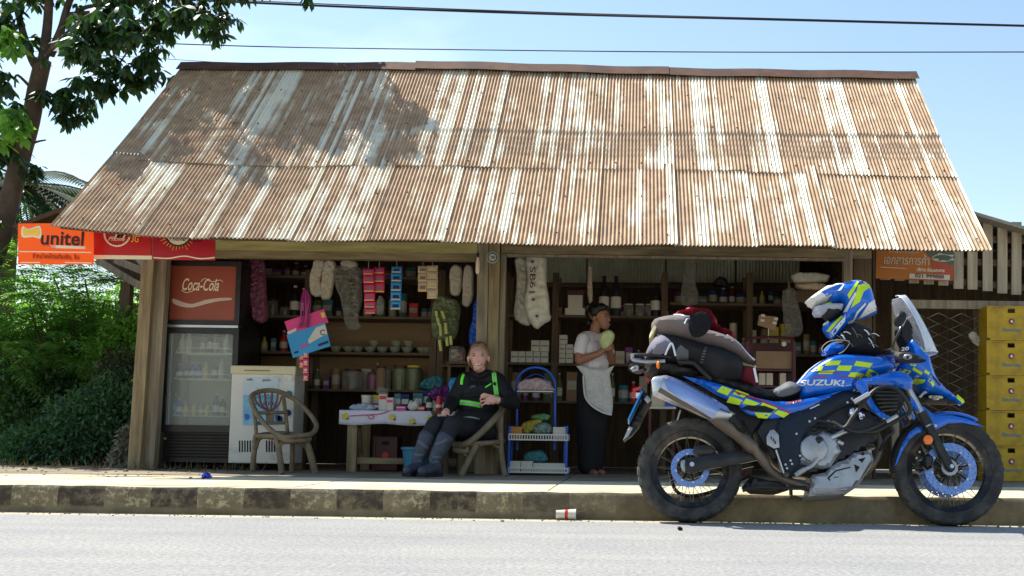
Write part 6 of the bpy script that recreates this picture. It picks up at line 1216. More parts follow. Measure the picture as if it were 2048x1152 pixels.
MB().box((0, 0, zz - .012), (.2, .2, .022)).build('top', wood_dark_h, pd, world=False)
for s in (-1, 1): MB().box((s * .085, 0, (zz - .024) / 2), (.03, .03, zz - .024)).build('leg', wood_dark, pd, world=False)
bl = thing('lamp_bulb', 'cream tube bulb hanging beside the middle post', 'bulb', P(955, 548, YF - .1)); MB().lathe([(0, 0), (.012, .003), (.018, .02), (.018, .09), (.012, .13), (.008, .15), (0, .15)], (0, 0, 0), 12).build('bulb', C_cream, bl, world=False, smooth=40); MB().lathe([(0, .15), (.011, .15), (.011, .19), (0, .19)], (0, 0, 0), 10).build('socket', C_dark, bl, world=False)
pl_ = P(985, 515, YF - .08); st = thing('round_sticker', 'round teal and white sticker on the middle post', 'sticker', pl_); MB().lathe([(0, -.004), (.052, -.004), (.052, .004)], (0, 0, 0), 24, 'y').build('disc', C_pale, st, world=False); MB().lathe([(.032, -.006), (.046, -.006), (.046, -.004)], (0, 0, 0), 24, 'y').build('teal_ring', C_teal, st, world=False); MB().ball((.005, -.006, 0), (.02, .003, .014), 8, 5).build('mark', C_brown, st, world=False)
# right bay -------------------------------------------------------------------------------------------
YH2 = 10.45
I = soft('noodle_sack', 'long white sack printed SB61 hanging beside the middle post', 'sack', [(1052, 512), (1068, 506), (1088, 508), (1094, 520), (1094, 570), (1100, 620), (1100, 640), (1086, 650), (1072, 658), (1058, 640), (1048, 610), (1054, 560)], YH2 - .1, .09, col('woven_white', (196, 190, 172), .6, var=.08, bump=.2, bs=60), R=.06, bump=.02, bs=14)
soft('noodle_sack', 'wrinkled white sack hung behind the sack printed SB61', 'sack', [(1030, 520), (1050, 510), (1056, 540), (1054, 600), (1062, 650), (1040, 646), (1028, 630), (1034, 570)], YH2 + .04, .07, C_pale, R=.05, bump=.03, bs=16, seed=3)
def star(cx, cy, r, m, root, Y): 
    pts = [P(cx + math.cos(-math.pi / 2 + k * math.pi / 5) * (r if k % 2 == 0 else r * .42), cy + math.sin(-math.pi / 2 + k * math.pi / 5) * (r if k % 2 == 0 else r * .42), Y) for k in range(10)]; MB().prism([(p.x, p.z) for p in pts], Y - .003, Y).build('star_print', m, root)
YP = YH2 - .198; C_ink = col('purple_ink', (48, 34, 70), .6, var=0)
star(1065, 523, 5, C_ink, I.t, YP); star(1067, 599, 5, C_ink, I.t, YP); star(1074, 632, 5, C_ink, I.t, YP)
lettering('SB61', P(1064.5, 562, YP), (0, 0, -1), (1, 0, 0), .072, C_ink, I.t, 'lettering', 0, .002, .235, .003)
# pale cartons on the shelf
zb1 = SZ(1080, 724, YSH + .1) + .001
for k, (x0, x1, lv) in enumerate([(1022, 1036, 0), (1037, 1051, 0), (1052, 1066, 0), (1067, 1081, 0), (1082, 1097, 0), (1062, 1079, 1), (1080, 1098, 1), (1118, 1131, 0), (1132, 1146, 0), (1118, 1131, 1), (1132, 1146, 1), (1118, 1134, 2)]):
    hb = .108 if x0 < 1110 else .09; box_item('carton', 'small pale carton on the shelf behind the shopkeeper', 'carton', x0, x1, 700, zb1 + lv * (hb + .002), YSH + .12, .12, C_pale, 'pale cartons on the back shelf', 0, (C_greyp, .5, .12), hb)
zb2 = SZ(1150, 628, YSH + .1) + .001
box_item('carton', 'maroon and white carton on the high shelf under the zinc panels', 'carton', 1134, 1168, 580, zb2, YSH + .12, .14, C_maroon, None, 0, (C_pale, .5, .6)); box_item('tray', 'pale flat tray in front of the maroon carton', 'tray', 1130, 1170, 616, zb2, YSH + .11, .01, C_pale)
for bx, h, l in ((1208, .40, 'tall dark bottle on the high shelf, wide shouldered'), (1232, .40, 'dark bottle with pale wrapper on the high shelf'), (1312, .33, 'dark bottle at the far end of the high shelf')): bottle(l, P(bx, 600, YSH + .2).x, zb2, YSH + .2, h, .05, C_dark, C_dark, None)
for k, bx in enumerate((1255, 1278, 1298)): jar('clear jar with pale lid on the high shelf behind the shopkeeper', bx, .13, .05, C_glassb, zb2, YSH + .25, C_pale, 'clear jars on the high shelf')
soft('clear_bag', 'clear bag bundle hanging over the rolled jacket', 'bag', [(1370, 520), (1382, 516), (1394, 524), (1392, 570), (1398, 600), (1384, 612), (1362, 606), (1366, 560)], YH2 + .5, .06, C_glassb, bump=.04); soft('umbrella_bundle', 'thin pale bundle hanging from the zinc panels', 'bundle', [(1177, 600), (1176, 550), (1180, 525), (1184, 550), (1184, 602)], YH2 + .5, .02, C_beige)
soft('straw_hat', 'dark rounded hat hanging under the zinc panels', 'hat', [(1428, 572), (1432, 558), (1442, 552), (1452, 558), (1456, 574)], YH2 + .9, .08, C_dark)
soft('folded_cloth', 'pale folded cloth pile under the right end of the beam', 'cloth', [(1586, 548), (1610, 544), (1654, 548), (1656, 560), (1644, 566), (1596, 566), (1584, 560)], YH2 + .2, .12, C_pale, bump=.01); soft('folded_cloth', 'lower white cloth folded under the pale cloth pile', 'cloth', [(1592, 568), (1646, 567), (1650, 578), (1634, 584), (1600, 580)], YH2 + .2, .11, C_beige, bump=.01, seed=4)
soft('clear_bag', 'clear crinkled bag hanging under the folded cloths', 'bag', [(1566, 582), (1588, 578), (1596, 610), (1606, 660), (1590, 674), (1572, 668), (1566, 630)], YH2 + .1, .05, C_glassb, bump=.05, seed=9)
box_item('rail_box', 'dark wooden box shelf holding the folded cloths', 'box', 1590, 1690, 580, P(1640, 606, YH2 + .15).z, YH2 + .12, .3, wood_dark_h)
rs_ = thing('red_display_stand', 'red metal display stand with cartons behind the motorcycle', 'stand', (P(1540, 940, 10.5).x, 10.6, FZ)); YRD = 10.45
for q in (1495, 1588): a = P(q, 684, YRD); MB().box((a.x, YRD, (a.z + FZ) / 2), (.03, .03, a.z - FZ)).build('upright', C_maroon, rs_); MB().box((a.x, YRD + .3, (a.z + FZ) / 2), (.03, .03, a.z - FZ)).build('upright', C_maroon, rs_)
MB().tube(spline([P(1495, 684, YRD), P(1502, 677, YRD), P(1540, 674, YRD), P(1580, 677, YRD), P(1588, 684, YRD)], 4), .014, 8).build('top_rail', C_maroon, rs_)
for yy in (737, 770, 830): a, b_ = P(1495, yy, YRD), P(1588, yy, YRD); MB().box(((a.x + b_.x) / 2, YRD + .15, a.z - .012), (b_.x - a.x, .3, .018)).build('shelf', C_maroon, rs_)
plate(rs_, 'back_panel', [(1496, 686), (1587, 686), (1587, 770), (1496, 770)], YRD + .29, C_maroon, .01); MB().lathe([(0, -.004), (.022, -.004), (.022, .004)], P(1568, 688, YRD - .01), 16, 'y').build('round_badge', C_pale, rs_)
zz1, zz2 = P(1540, 737, YRD).z, P(1540, 770, YRD).z
for x0, x1, l in ((1512, 1584, 'wide brown carton on the red stand'),): box_item('carton', l, 'carton', x0, x1, 702, zz1, YRD + .03, .2, C_brown)
for k, (x0, x1) in enumerate(((1518, 1531), (1533, 1546), (1560, 1572))): box_item('carton', 'small cream carton on the lower tier of the red stand', 'carton', x0, x1, 746, zz2, YRD + .03, .1, C_beige, 'cream cartons on the red stand')
pb = thing('price_card', 'small tan card with pale corners on a rod above the red stand', 'card', P(1535, 676, YRD)); MB().tube([P(1537, 678, YRD), P(1537, 656, YRD)], .006, 6).build('rod', C_pale, pb)
MB().add([P(*q, YRD - .01) for q in ((1518, 630), (1556, 634), (1551, 662), (1515, 650))] + [P(*q, YRD + .0) for q in ((1518, 630), (1556, 634), (1551, 662), (1515, 650))], [(3, 2, 1, 0), (4, 5, 6, 7), (0, 1, 5, 4), (1, 2, 6, 5), (2, 3, 7, 6), (3, 0, 4, 7)]).build('card', C_brown, pb)
for q in ((1526, 631), (1552, 638), (1525, 641), (1549, 646)): MB().box(P(*q, YRD - .016), (.036, .01, .022), Matrix.Rotation(.12, 3, 'Y')).build('corner_tag', C_pale, pb)
rt = thing('red_side_table', 'red legged side table seen behind the rear wheel', 'table', (P(1325, 940, 10.4).x, 10.5, FZ)); A, B_ = P(1296, 815, 10.4), P(1352, 815, 10.4)
MB().box(((A.x + B_.x) / 2, 10.55, A.z), (B_.x - A.x, .3, .02)).build('top', C_pale, rt)
for x_ in (A.x + .02, B_.x - .02):
    for y_ in (10.42, 10.68): MB().box((x_, y_, (A.z + FZ) / 2 - .006), (.022, .022, A.z - FZ - .02)).build('leg', C_maroon, rt)
box_item('carton', 'pale carton stacked on the red legged side table', 'carton', 1303, 1340, 790, A.z + .011, 10.45, .15, C_beige); box_item('packet', 'blue packet on the red legged side table', 'packet', 1330, 1350, 800, A.z + .011, 10.42, .02, C_royal)
# blue wire rack ------------------------------------------------------------------------------------------
YW = 10.0
wr = thing('wire_rack', 'blue wire display rack with two white baskets beside the rider', 'rack', (P(1076, 945, YW).x, YW + .12, FZ))
A_ = lambda x, y, Y=YW: P(x, y, Y)
MB().tube([P(1034, 900, YW + .22), P(1033, 775, YW + .22)] + spline([P(1033, 775, YW + .22), P(1038, 752, YW + .22), P(1055, 738, YW + .22), P(1075, 735, YW + .22), P(1095, 742, YW + .22), P(1108, 760, YW + .22), P(1110, 785, YW + .22)], 4) + [P(1109, 900, YW + .22)], .012, 8).build('arch', C_royal, wr, smooth=50)
MB().tube(spline([P(1040, 790, YW + .21), P(1044, 765, YW + .21), P(1072, 748, YW + .21), P(1098, 765, YW + .21), P(1103, 795, YW + .21)], 4), .005, 6).build('arch_wire', C_royal, wr)
for x_, dy in ((1019, 0), (1134, 0), (1024, .24), (1130, .24)): a = P(x_, 852, YW + dy); MB().tube([a, (a.x, a.y, FZ)], .011, 8).build('leg', C_royal, wr)
M_bask = col('cream_basket', (206, 202, 190), .5, var=.05)
def basket(y0, y1):
    b_ = MB(); a, c = P(1018, y0, YW), P(1135, y0, YW); z1 = a.z; z0 = P(1076, y1, YW).z; n = 22
    b_.box(((a.x + c.x) / 2, YW + .12, z0 + .004), (c.x - a.x, .26, .006))
    for yy in (YW - .01, YW + .25):
        b_.box(((a.x + c.x) / 2, yy, z1 - .006), (c.x - a.x, .008, .012)); b_.box(((a.x + c.x) / 2, yy, z0 + .006), (c.x - a.x, .008, .012))
        for k in range(n + 1): b_.box((a.x + (c.x - a.x) * k / n, yy, (z0 + z1) / 2), (.009, .006, z1 - z0 - .02))
    for xx in (a.x, c.x): b_.box((xx, YW + .12, (z0 + z1) / 2), (.006, .26, z1 - z0))
    b_.build('basket', M_bask, wr); return z0
z1_ = basket(867, 881); z2_ = basket(934, 946)
a, c = P(1036, 783, YW + .1), P(1107, 783, YW + .1); MB().box(((a.x + c.x) / 2, YW + .12, a.z), (c.x - a.x, .2, .008)).build('top_tray', M_bask, wr)
zt3 = a.z + .005
soft('packet_bag', 'clear bag of red packets on the top tray of the blue rack', 'bag', [(1040, 781), (1040, 766), (1054, 758), (1080, 757), (1098, 764), (1106, 775), (1104, 782)], YW + .08, .07, film_mat('reddish_film', (.5, .36, .34), .35, .15), bump=.03)
soft('bananas', 'small bunch of yellow bananas in the upper basket', 'bananas', [(1046, 866), (1044, 850), (1058, 842), (1076, 838), (1084, 846), (1076, 858), (1060, 866)], YW + .1, .05, col('banana_yellow', (156, 140, 44), .6), bump=.03); soft('green_packet', 'green bundle behind the bananas on the rack', 'packet', [(1062, 836), (1070, 828), (1096, 828), (1098, 838), (1080, 842)], YW + .12, .05, col('leaf_packet', (84, 130, 80), .6), bump=.02); soft('dark_tub', 'dark green tub bag in the upper basket of the rack', 'bag', [(1068, 866), (1070, 850), (1084, 844), (1100, 848), (1104, 866)], YW + .06, .06, film_mat('dark_green_film', (.12, .2, .16), .2, .2), bump=.02)
box_item('packet', 'orange packet at the left end of the upper basket', 'packet', 1020, 1044, 853, z1_ + .01, YW + .02, .06, col('ochre_pack', (176, 120, 40), .6)); box_item('packet', 'white packet at the right end of the upper basket', 'packet', 1106, 1132, 854, z1_ + .01, YW + .02, .08, C_pale)
for k, (x0, x1) in enumerate(((1018, 1041), (1042, 1065))): box_item('packet', 'white packet lying in the lower basket of the blue rack', 'packet', x0, x1, 922, z2_ + .01, YW + .01, .08, C_pale, 'white packets in the lower basket')
soft('green_packet', 'dim green parcel inside the lower basket', 'packet', [(1050, 922), (1052, 905), (1080, 900), (1094, 912), (1092, 924)], YW + .14, .05, C_teal, bump=.02); box_item('tray', 'white shallow tray filling the lower basket', 'tray', 1066, 1130, 926, z2_ + .01, YW + .03, .16, C_pale)
# cloth scrap caught in the netting, small litter
soft('plastic_bag', 'white plastic bag caught behind the chain link netting', 'bag', [(1938, 668), (1950, 662), (1962, 674), (1972, 655), (1976, 690), (1962, 694), (1944, 684)], YN + .05, .02, C_pale, bump=.02)
lc = G(1135, 1036, .0); li_ = thing('crushed_cup', 'white and red drink cup lying against the kerb', 'litter', (lc.x, KY - .05, .034)); MB().lathe([(0, -.06), (.024, -.06), (.032, .055), (.034, .06), (.028, .06), (0, .03)], (0, 0, 0), 16, 'x').build('cup', C_pale, li_, world=False, smooth=40); MB().lathe([(.0285, -.006), (.0292, -.006), (.0302, .012), (.0296, .012)], (0, 0, 0), 16, 'x').build('red_print', C_red, li_, world=False)
lw = G(413, 953, FZ + .02); soft('candy_wrapper', 'crumpled blue foil wrapper on the pavement near the fridge', 'litter', [(404, 957), (406, 948), (414, 945), (420, 949), (424, 955), (414, 957)], lw.y, .02, col('blue_wrapper', (60, 70, 190), .25, metal=.4, var=.4, vs=40), bump=.03, R=.015, step=.006)
ls = G(1360, 1061, 0); t = thing('stone', 'small dark stone on the road before the rear wheel', 'stone', ls); MB().ball((0, 0, .010), (.016, .013, .012), 9, 6, Matrix.Rotation(.5, 3, 'Y')).build('stone_body', M_black, t, world=False)
lp = G(1994, 1047, 0); soft('paper_scrap', 'crumpled white paper scrap beside the front wheel', 'litter', [(1984, 1046), (1992, 1037), (1998, 1040), (2006, 1046)], lp.y, .015, C_pale, bump=.02, R=.01, step=.006)
# ------------------------------------------------------------------ people
from mathutils.bvhtree import BVHTree
def body_mesh(name, caps, mats, parent, voxel=.006, smooth=6):
    """one continuous skin grown over tapered limbs; every face takes the cloth or skin of the nearest limb"""
    mb = MB()
    for (a, ra, b, rb, mi) in caps:
        a, b = Vector(a), Vector(b); n = max(2, int((b - a).length / .03))
        mb.tube([a.lerp(b, i / n) for i in range(n + 1)] if (b - a).length > 1e-4 else [a, a + Vector((0, 0, 1e-3))], [ra + (rb - ra) * i / n for i in range(n + 1)] if (b - a).length > 1e-4 else [ra, ra], 14)
        mb.ball(a, ra, 14, 9); mb.ball(b, rb, 14, 9)
    me = bpy.data.meshes.new(name); me.from_pydata([tuple(v) for v in mb.v], [], mb.f); me.update()
    o = bpy.data.objects.new(name, me); COL.objects.link(o)
    r = o.modifiers.new('r', 'REMESH'); r.mode = 'VOXEL'; r.voxel_size = voxel; s = o.modifiers.new('s', 'SMOOTH'); s.factor = .5; s.iterations = smooth
    dg = bpy.context.evaluated_depsgraph_get(); dg.update(); ev = bpy.data.meshes.new_from_object(o.evaluated_get(dg)); bpy.data.objects.remove(o); bpy.data.meshes.remove(me)
    nv = len(ev.vertices); co = np.empty(nv * 3); ev.vertices.foreach_get('co', co); co = co.reshape(-1, 3)
    cen = np.array([p.center[:] for p in ev.polygons]); best = np.full(len(cen), 1e9); idx = np.zeros(len(cen), int)
    for (a, ra, b, rb, mi) in caps:
        a, b = np.array(a), np.array(b); d = b - a; L_ = d @ d + 1e-12; t = np.clip(((cen - a) @ d) / L_, 0, 1)
        ds = np.linalg.norm(cen - a - t[:, None] * d, axis=1) - (ra + (rb - ra) * t); q = ds < best; best[q] = ds[q]; idx[q] = mi
    im = wmat(parent).inverted(); bvh = BVHTree.FromPolygons([Vector(c) for c in co], [tuple(p.vertices) for p in ev.polygons])
    for v in ev.vertices: v.co = im @ v.co
    for m in mats: ev.materials.append(m)
    ev.polygons.foreach_set('material_index', idx.astype(np.int32)); ev.shade_smooth(); ev.update()
    ob = bpy.data.objects.new(name, ev); COL.objects.link(ob); ob.parent = parent; return ob, bvh
def on_body(bvh, px, py, lift=.004):
    d = Vector(ray(px, py)).normalized(); h = bvh.ray_cast(Vector(CAM), d); return (h[0] - d * lift) if h[0] is not None else None
def band(bvh, pts, wpx, m, name, parent, lift=.005, vert=False):
    """a strip of tape lying on the clothing along the given points"""
    pts = [(p.x, p.y) for p in spline([(a, b, 0) for a, b in pts], 5)]; A, B_ = [], []
    for i, (x, y) in enumerate(pts):
        x2, y2 = pts[min(i + 1, len(pts) - 1)]; x1, y1 = pts[max(i - 1, 0)]; d = math.hypot(x2 - x1, y2 - y1) or 1; nx_, ny_ = -(y2 - y1) / d, (x2 - x1) / d
        a, b = on_body(bvh, x + nx_ * wpx / 2, y + ny_ * wpx / 2, lift), on_body(bvh, x - nx_ * wpx / 2, y - ny_ * wpx / 2, lift)
        if a is not None and b is not None: A.append(a); B_.append(b)
    n = len(A)
    if n < 2: return
    v = A + B_; f = [(i, i + 1, n + i + 1, n + i) for i in range(n - 1)]; o = mesh_obj(name, v, f, m, parent); md_ = o.modifiers.new('thickness', 'SOLIDIFY'); md_.thickness = .003; return o
SKIN = mat('fair_skin', (216, 164, 148), .5, var=.06, vs=12); SKIN2 = mat('brown_skin', (150, 102, 78), .5, var=.08, vs=12)
JK = mat('black_riding_suit', (20, 20, 23), .7, var=.2, vs=8, bump=.2, bs=40); TR = mat('dark_riding_trousers', (30, 31, 38), .75, var=.2, vs=8, bump=.2, bs=40); BT = mat('slate_boot_leather', (64, 69, 80), .55, var=.2, vs=16, bump=.2, bs=30); SOLE = mat('boot_sole', (26, 26, 28), .8, var=.1); HAIR = mat('dark_blond_hair', (126, 96, 64), .55, var=.35, vs=30, stretch=(4, 4, .5), bump=.4, bs=60); LIME = mat('fluorescent_tape', (120, 250, 60), .5, var=.03); GREYT = mat('grey_reflective_tape', (176, 178, 168), .4, var=.05)
woman = thing('person', 'seated person in black riding gear with lime tape, smiling, one hand in front', 'person', floorp('w', 600, 1070, 9.8))
def WC(a, ra, b, rb, mi): return (W_(*a), ra, W_(*b), rb, mi)
caps = [WC((575, 735, 9.93), .115, (715, 745, 10.0), .125, 0), WC((600, 640, 9.96), .115, (715, 640, 10.02), .125, 0), WC((615, 540, 9.99), .115, (745, 540, 10.05), .12, 0), WC((605, 430, 10.0), .105, (765, 430, 10.08), .115, 0), WC((585, 345, 10.0), .072, (805, 345, 10.1), .08, 0), WC((640, 320, 10.03), .06, (745, 315, 10.07), .06, 0),
        WC((825, 355, 10.1), .078, (945, 520, 10.0), .066, 0), WC((945, 520, 10.0), .066, (850, 505, 9.74), .044, 0), WC((570, 355, 9.98), .075, (485, 505, 9.92), .064, 0), WC((485, 505, 9.92), .062, (440, 580, 9.72), .045, 0),
        WC((590, 735, 9.92), .105, (345, 690, 9.55), .074, 1), WC((690, 745, 9.96), .11, (480, 690, 9.5), .078, 1), WC((345, 690, 9.55), .074, (285, 790, 9.50), .068, 1), WC((480, 690, 9.5), .076, (425, 800, 9.46), .070, 1),
        WC((285, 785, 9.50), .072, (215, 960, 9.46), .054, 2), WC((425, 795, 9.46), .074, (345, 960, 9.42), .054, 2), WC((215, 960, 9.46), .052, (232, 1030, 9.46), .046, 2), WC((345, 960, 9.42), .052, (360, 1035, 9.42), .046, 2), WC((225, 1010, 9.44), .048, (135, 1040, 9.30), .040, 2), WC((350, 1015, 9.40), .048, (250, 1048, 9.24), .042, 2),
        # neck and head
        WC((690, 290, 10.04), .052, (684, 220, 10.0), .05, 3), WC((682, 150, 9.99), .080, (680, 170, 9.95), .075, 3), WC((680, 190, 9.93), .066, (677, 235, 9.92), .046, 3), WC((676, 250, 9.905), .026, (676, 253, 9.90), .024, 3), WC((676, 165, 9.880), .008, (674, 194, 9.866), .0105, 3), WC((666, 197, 9.876), .006, (683, 197, 9.876), .006, 3), WC((652, 200, 9.895), .018, (704, 200, 9.897), .018, 3)]
for s in (-1, 1): caps.append(WC((680 + s * 78, 175, 9.98), .014, (680 + s * 78, 200, 9.98), .010, 3))
# near hand: palm, four fingers and thumb in front of the belly
hx, hy = 790, 498
caps += [WC((845, 503, 9.73), .033, (775, 495, 9.69), .034, 3), WC((790, 510, 9.69), .028, (760, 505, 9.68), .026, 3)]
for k, (dx, dy, L1) in enumerate(((0, -34, 1), (-6, -11, 1.1), (-3, 12, 1.0), (4, 34, .85))):
    b0 = (755 + dx, 495 + dy, 9.675); b1 = (725 + dx, 488 + dy * 1.1, 9.655); b2 = (705 + dx - 4 * L1, 500 + dy * 1.15, 9.665); b3 = (702 + dx, 516 + dy * 1.1, 9.685); caps += [WC(b0, .0095, b1, .009, 3), WC(b1, .009, b2, .008, 3), WC(b2, .008, b3, .0075, 3)]
caps += [WC((800, 475, 9.69), .013, (755, 462, 9.66), .011, 3), WC((755, 462, 9.66), .011, (728, 470, 9.65), .009, 3)]
# far hand resting by the can
caps += [WC((440, 582, 9.71), .032, (420, 600, 9.66), .030, 3)]
for k in range(4): caps += [WC((430 - k * 9, 600 + k * 2, 9.655), .0095, (418 - k * 9, 618, 9.635), .009, 3), WC((418 - k * 9, 618, 9.635), .009, (416 - k * 8, 632, 9.65), .008, 3)]
caps += [WC((446, 592, 9.67), .012, (452, 612, 9.645), .009, 3)]
wb, wbv = body_mesh('body', caps, [JK, TR, BT, SKIN], woman, .0055, 4)
def hair_obj(caps, m, parent, name='hair', bump=.006, voxel=.008):
    o, b = body_mesh(name, caps, [m], parent, voxel, 3)
    for v in o.data.vertices:
        q = v.co; v.co = q + v.normal * bump * mnoise.noise(Vector((q.x * 60, q.y * 60, q.z * 9)))
    return o
hc = [WC((684, 118, 10.02), .082, (684, 145, 10.05), .088, 0)]
for s in (-1, 1):
    hc += [WC((684 + s * 52, 105, 9.985), .022, (682 + s * 78, 170, 9.995), .016, 0), WC((682 + s * 78, 170, 9.995), .016, (682 + s * 74 + 6, 232, 9.99), .011, 0), WC((684 + s * 46, 160, 10.07), .045, (684 + s * 40, 235, 10.09), .03, 0)]
hc += [WC((650, 84, 9.965), .020, (705, 78, 9.96), .020, 0), WC((705, 78, 9.96), .020, (738, 115, 9.97), .018, 0)]
hair_obj(hc, HAIR, woman)
# face: eyes, brows, smile
def face(parent, bvh, eyes, mouth, lipm, eyem, sc=1.0):
    for (x, y) in eyes:
        p = on_body(bvh, x, y, .0)
        if p: MB().ball(p, (.011 * sc, .004, .0042 * sc), 10, 6).build('eye', M_white, parent); MB().ball(p + Vector((0, -.003, 0)), (.0072 * sc, .003, .0046 * sc), 8, 6).build('iris', eyem, parent); MB().tube([p + Vector((-.013 * sc, -.001, .001)), p + Vector((0, -.004, .006 * sc)), p + Vector((.013 * sc, -.001, .001))], .0022, 5).build('eyelash', M_black, parent)
        b = on_body(bvh, x, y - 4.2, .001)
        if b: MB().tube([b + Vector((-.016, 0, -.002)), b + Vector((0, -.001, .003)), b + Vector((.016, 0, -.001))], .0035, 6).build('eyebrow', MATS['dark_blond_hair'] if sc == 1 else M_black, parent)
    q = [on_body(bvh, x, y, .002) for x, y in mouth]
    if all(a is not None for a in q): mesh_obj('mouth', q, [tuple(range(len(q)))[::-1]], lipm, parent)
LIP = mat('lip_red', (150, 60, 60), .4, var=.05)
zw = lambda x, y: (780 + x / 3.84, 670 + y / 3.84)
face(woman, wbv, [zw(646, 160), zw(708, 158)], [zw(*q) for q in ((638, 215), (657, 222), (676, 224), (695, 221), (711, 213), (699, 233), (676, 240), (653, 235))], LIP, mat('grey_iris', (50, 60, 70), .2, var=0))
tq = [on_body(wbv, *zw(*q), .0045) for q in ((650, 221), (676, 226), (701, 219), (692, 228), (676, 232), (659, 229))]
if all(tq): mesh_obj('teeth', tq, [tuple(range(6))[::-1]], M_white, woman)
band(wbv, [zw(590, 262), zw(566, 300), zw(552, 340), zw(548, 380)], 5.2, LIME, 'shoulder_tape', woman); band(wbv, [zw(796, 268), zw(802, 330), zw(808, 380), zw(820, 468)], 9, LIME, 'shoulder_tape', woman); band(wbv, [zw(798, 272), zw(802, 330), zw(808, 380), zw(820, 465)], 3, GREYT, 'tape_centre', woman, .009)
band(wbv, [zw(535, 516), zw(610, 524), zw(696, 540)], 10, LIME, 'waist_tape', woman, .006); band(wbv, [zw(540, 518), zw(610, 526), zw(690, 540)], 4, GREYT, 'tape_centre', woman, .011); band(wbv, [zw(732, 402), zw(778, 372)], 2.6, LIME, 'cord_tape', woman); band(wbv, [zw(565, 630), zw(630, 632), zw(686, 645)], 2.2, GREYT, 'zip_print', woman); band(wbv, [zw(615, 405), zw(640, 392), zw(655, 398)], 4, mat('slate_logo', (74, 84, 104), .6, var=.1), 'chest_mark', woman)
MB().ball(on_body(wbv, *zw(804, 376), .01), (.014, .008, .018), 10, 6).build('buckle', M_black, woman)
cc = MB().tube([W_(640, 300, 9.99), W_(680, 318, 9.93), W_(735, 300, 9.99), W_(720, 270, 10.1), W_(660, 268, 10.1)], .03, 8, closed=True).build('collar', JK, woman, smooth=50)
for (x0, y0, x1, y1, w_) in ((215, 810, 295, 870, 5), (180, 915, 262, 920, 4), (345, 840, 440, 800, 5), (325, 930, 395, 940, 4), (170, 975, 240, 965, 4), (290, 985, 370, 970, 4)): band(wbv, [zw(x0, y0), zw((x0 + x1) / 2, (y0 + y1) / 2 + 4), zw(x1, y1)], w_, mat('pale_boot_panel', (88, 94, 108), .5, var=.15), 'boot_strap', woman, .004)
for (a, b_, Y0, Y1) in (((245, 0), (125, 0), 9.47, 9.27), ((372, 0), (238, 0), 9.43, 9.21)):
    p0, p1 = W_(a[0], 1060, Y0), W_(b_[0], 1060, Y1); p0.z = p1.z = FZ + .014; MB().beam(p0, p1, .085, .026).build('boot_sole', SOLE, woman)
# shopkeeper
ZO2 = (980, 480, 2.4)
S_ = lambda x, y, Y: P(980 + x / 2.4, 480 + y / 2.4, Y)
def SCp(a, ra, b, rb, mi): return (S_(*a), ra, S_(*b), rb, mi)
zs2 = lambda x, y: (980 + x / 2.4, 480 + y / 2.4)
keeper = thing('person', 'shopkeeper in white tee and lace apron holding a pale green bundle', 'person', Vector((S_(480, 900, 10.55).x, 10.55, FZ)))
TEE = mat('white_tee', (214, 204, 206), .8, var=.06, vs=8, bump=.2, bs=20); SKT = mat('black_skirt', (24, 24, 26), .85, var=.15, vs=5, bump=.2, bs=20)
cp = [SCp((465, 480, 10.52), .085, (525, 485, 10.66), .08, 0), SCp((480, 530, 10.53), .115, (515, 540, 10.62), .115, 0), SCp((490, 600, 10.55), .115, (510, 600, 10.6), .115, 0), SCp((485, 670, 10.56), .135, (515, 670, 10.6), .135, 1), SCp((490, 700, 10.57), .145, (478, 900, 10.55), .125, 1), SCp((510, 700, 10.58), .14, (505, 900, 10.58), .12, 1), SCp((478, 900, 10.55), .125, (470, 1080, 10.55), .095, 1), SCp((505, 900, 10.58), .12, (495, 1080, 10.6), .09, 1),
      SCp((465, 1085, 10.55), .035, (465, 1105, 10.55), .032, 2), SCp((465, 1112, 10.55), .032, (505, 1118, 10.47), .026, 2), SCp((495, 1085, 10.6), .035, (495, 1105, 10.6), .032, 2), SCp((495, 1112, 10.6), .03, (540, 1116, 10.55), .026, 2),
      SCp((448, 478, 10.46), .066, (432, 530, 10.43), .062, 0), SCp((430, 525, 10.43), .046, (428, 578, 10.40), .042, 2), SCp((428, 578, 10.40), .042, (525, 545, 10.36), .030, 2), SCp((525, 545, 10.36), .030, (550, 520, 10.37), .030, 2),
      SCp((550, 490, 10.66), .06, (572, 540, 10.66), .055, 0), SCp((572, 540, 10.66), .042, (585, 580, 10.6), .038, 2), SCp((585, 580, 10.6), .038, (572, 525, 10.47), .028, 2),
      SCp((500, 445, 10.58), .050, (508, 410, 10.58), .047, 2), SCp((515, 355, 10.58), .082, (535, 362, 10.57), .074, 2), SCp((540, 385, 10.57), .062, (550, 408, 10.56), .042, 2), SCp((556, 418, 10.56), .022, (560, 419, 10.56), .02, 2), SCp((570, 368, 10.555), .008, (575, 386, 10.55), .010, 2), SCp((570, 402, 10.555), .012, (572, 410, 10.555), .010, 2), SCp((500, 370, 10.50), .014, (500, 385, 10.50), .011, 2)]
for k in range(4): cp += [SCp((552 + k * 3, 500 + k * 10, 10.35), .010, (575 + k * 3, 492 + k * 10, 10.34), .009, 2), SCp((575 + k * 3, 492 + k * 10, 10.34), .009, (590 + k * 2, 500 + k * 9, 10.38), .008, 2)]
cp += [SCp((545, 515, 10.36), .012, (558, 490, 10.35), .010, 2)]
kbd, kbv = body_mesh('body', cp, [TEE, SKT, SKIN2], keeper)
BH = mat('black_hair', (18, 16, 16), .45, var=.2, vs=30, bump=.4, bs=60)
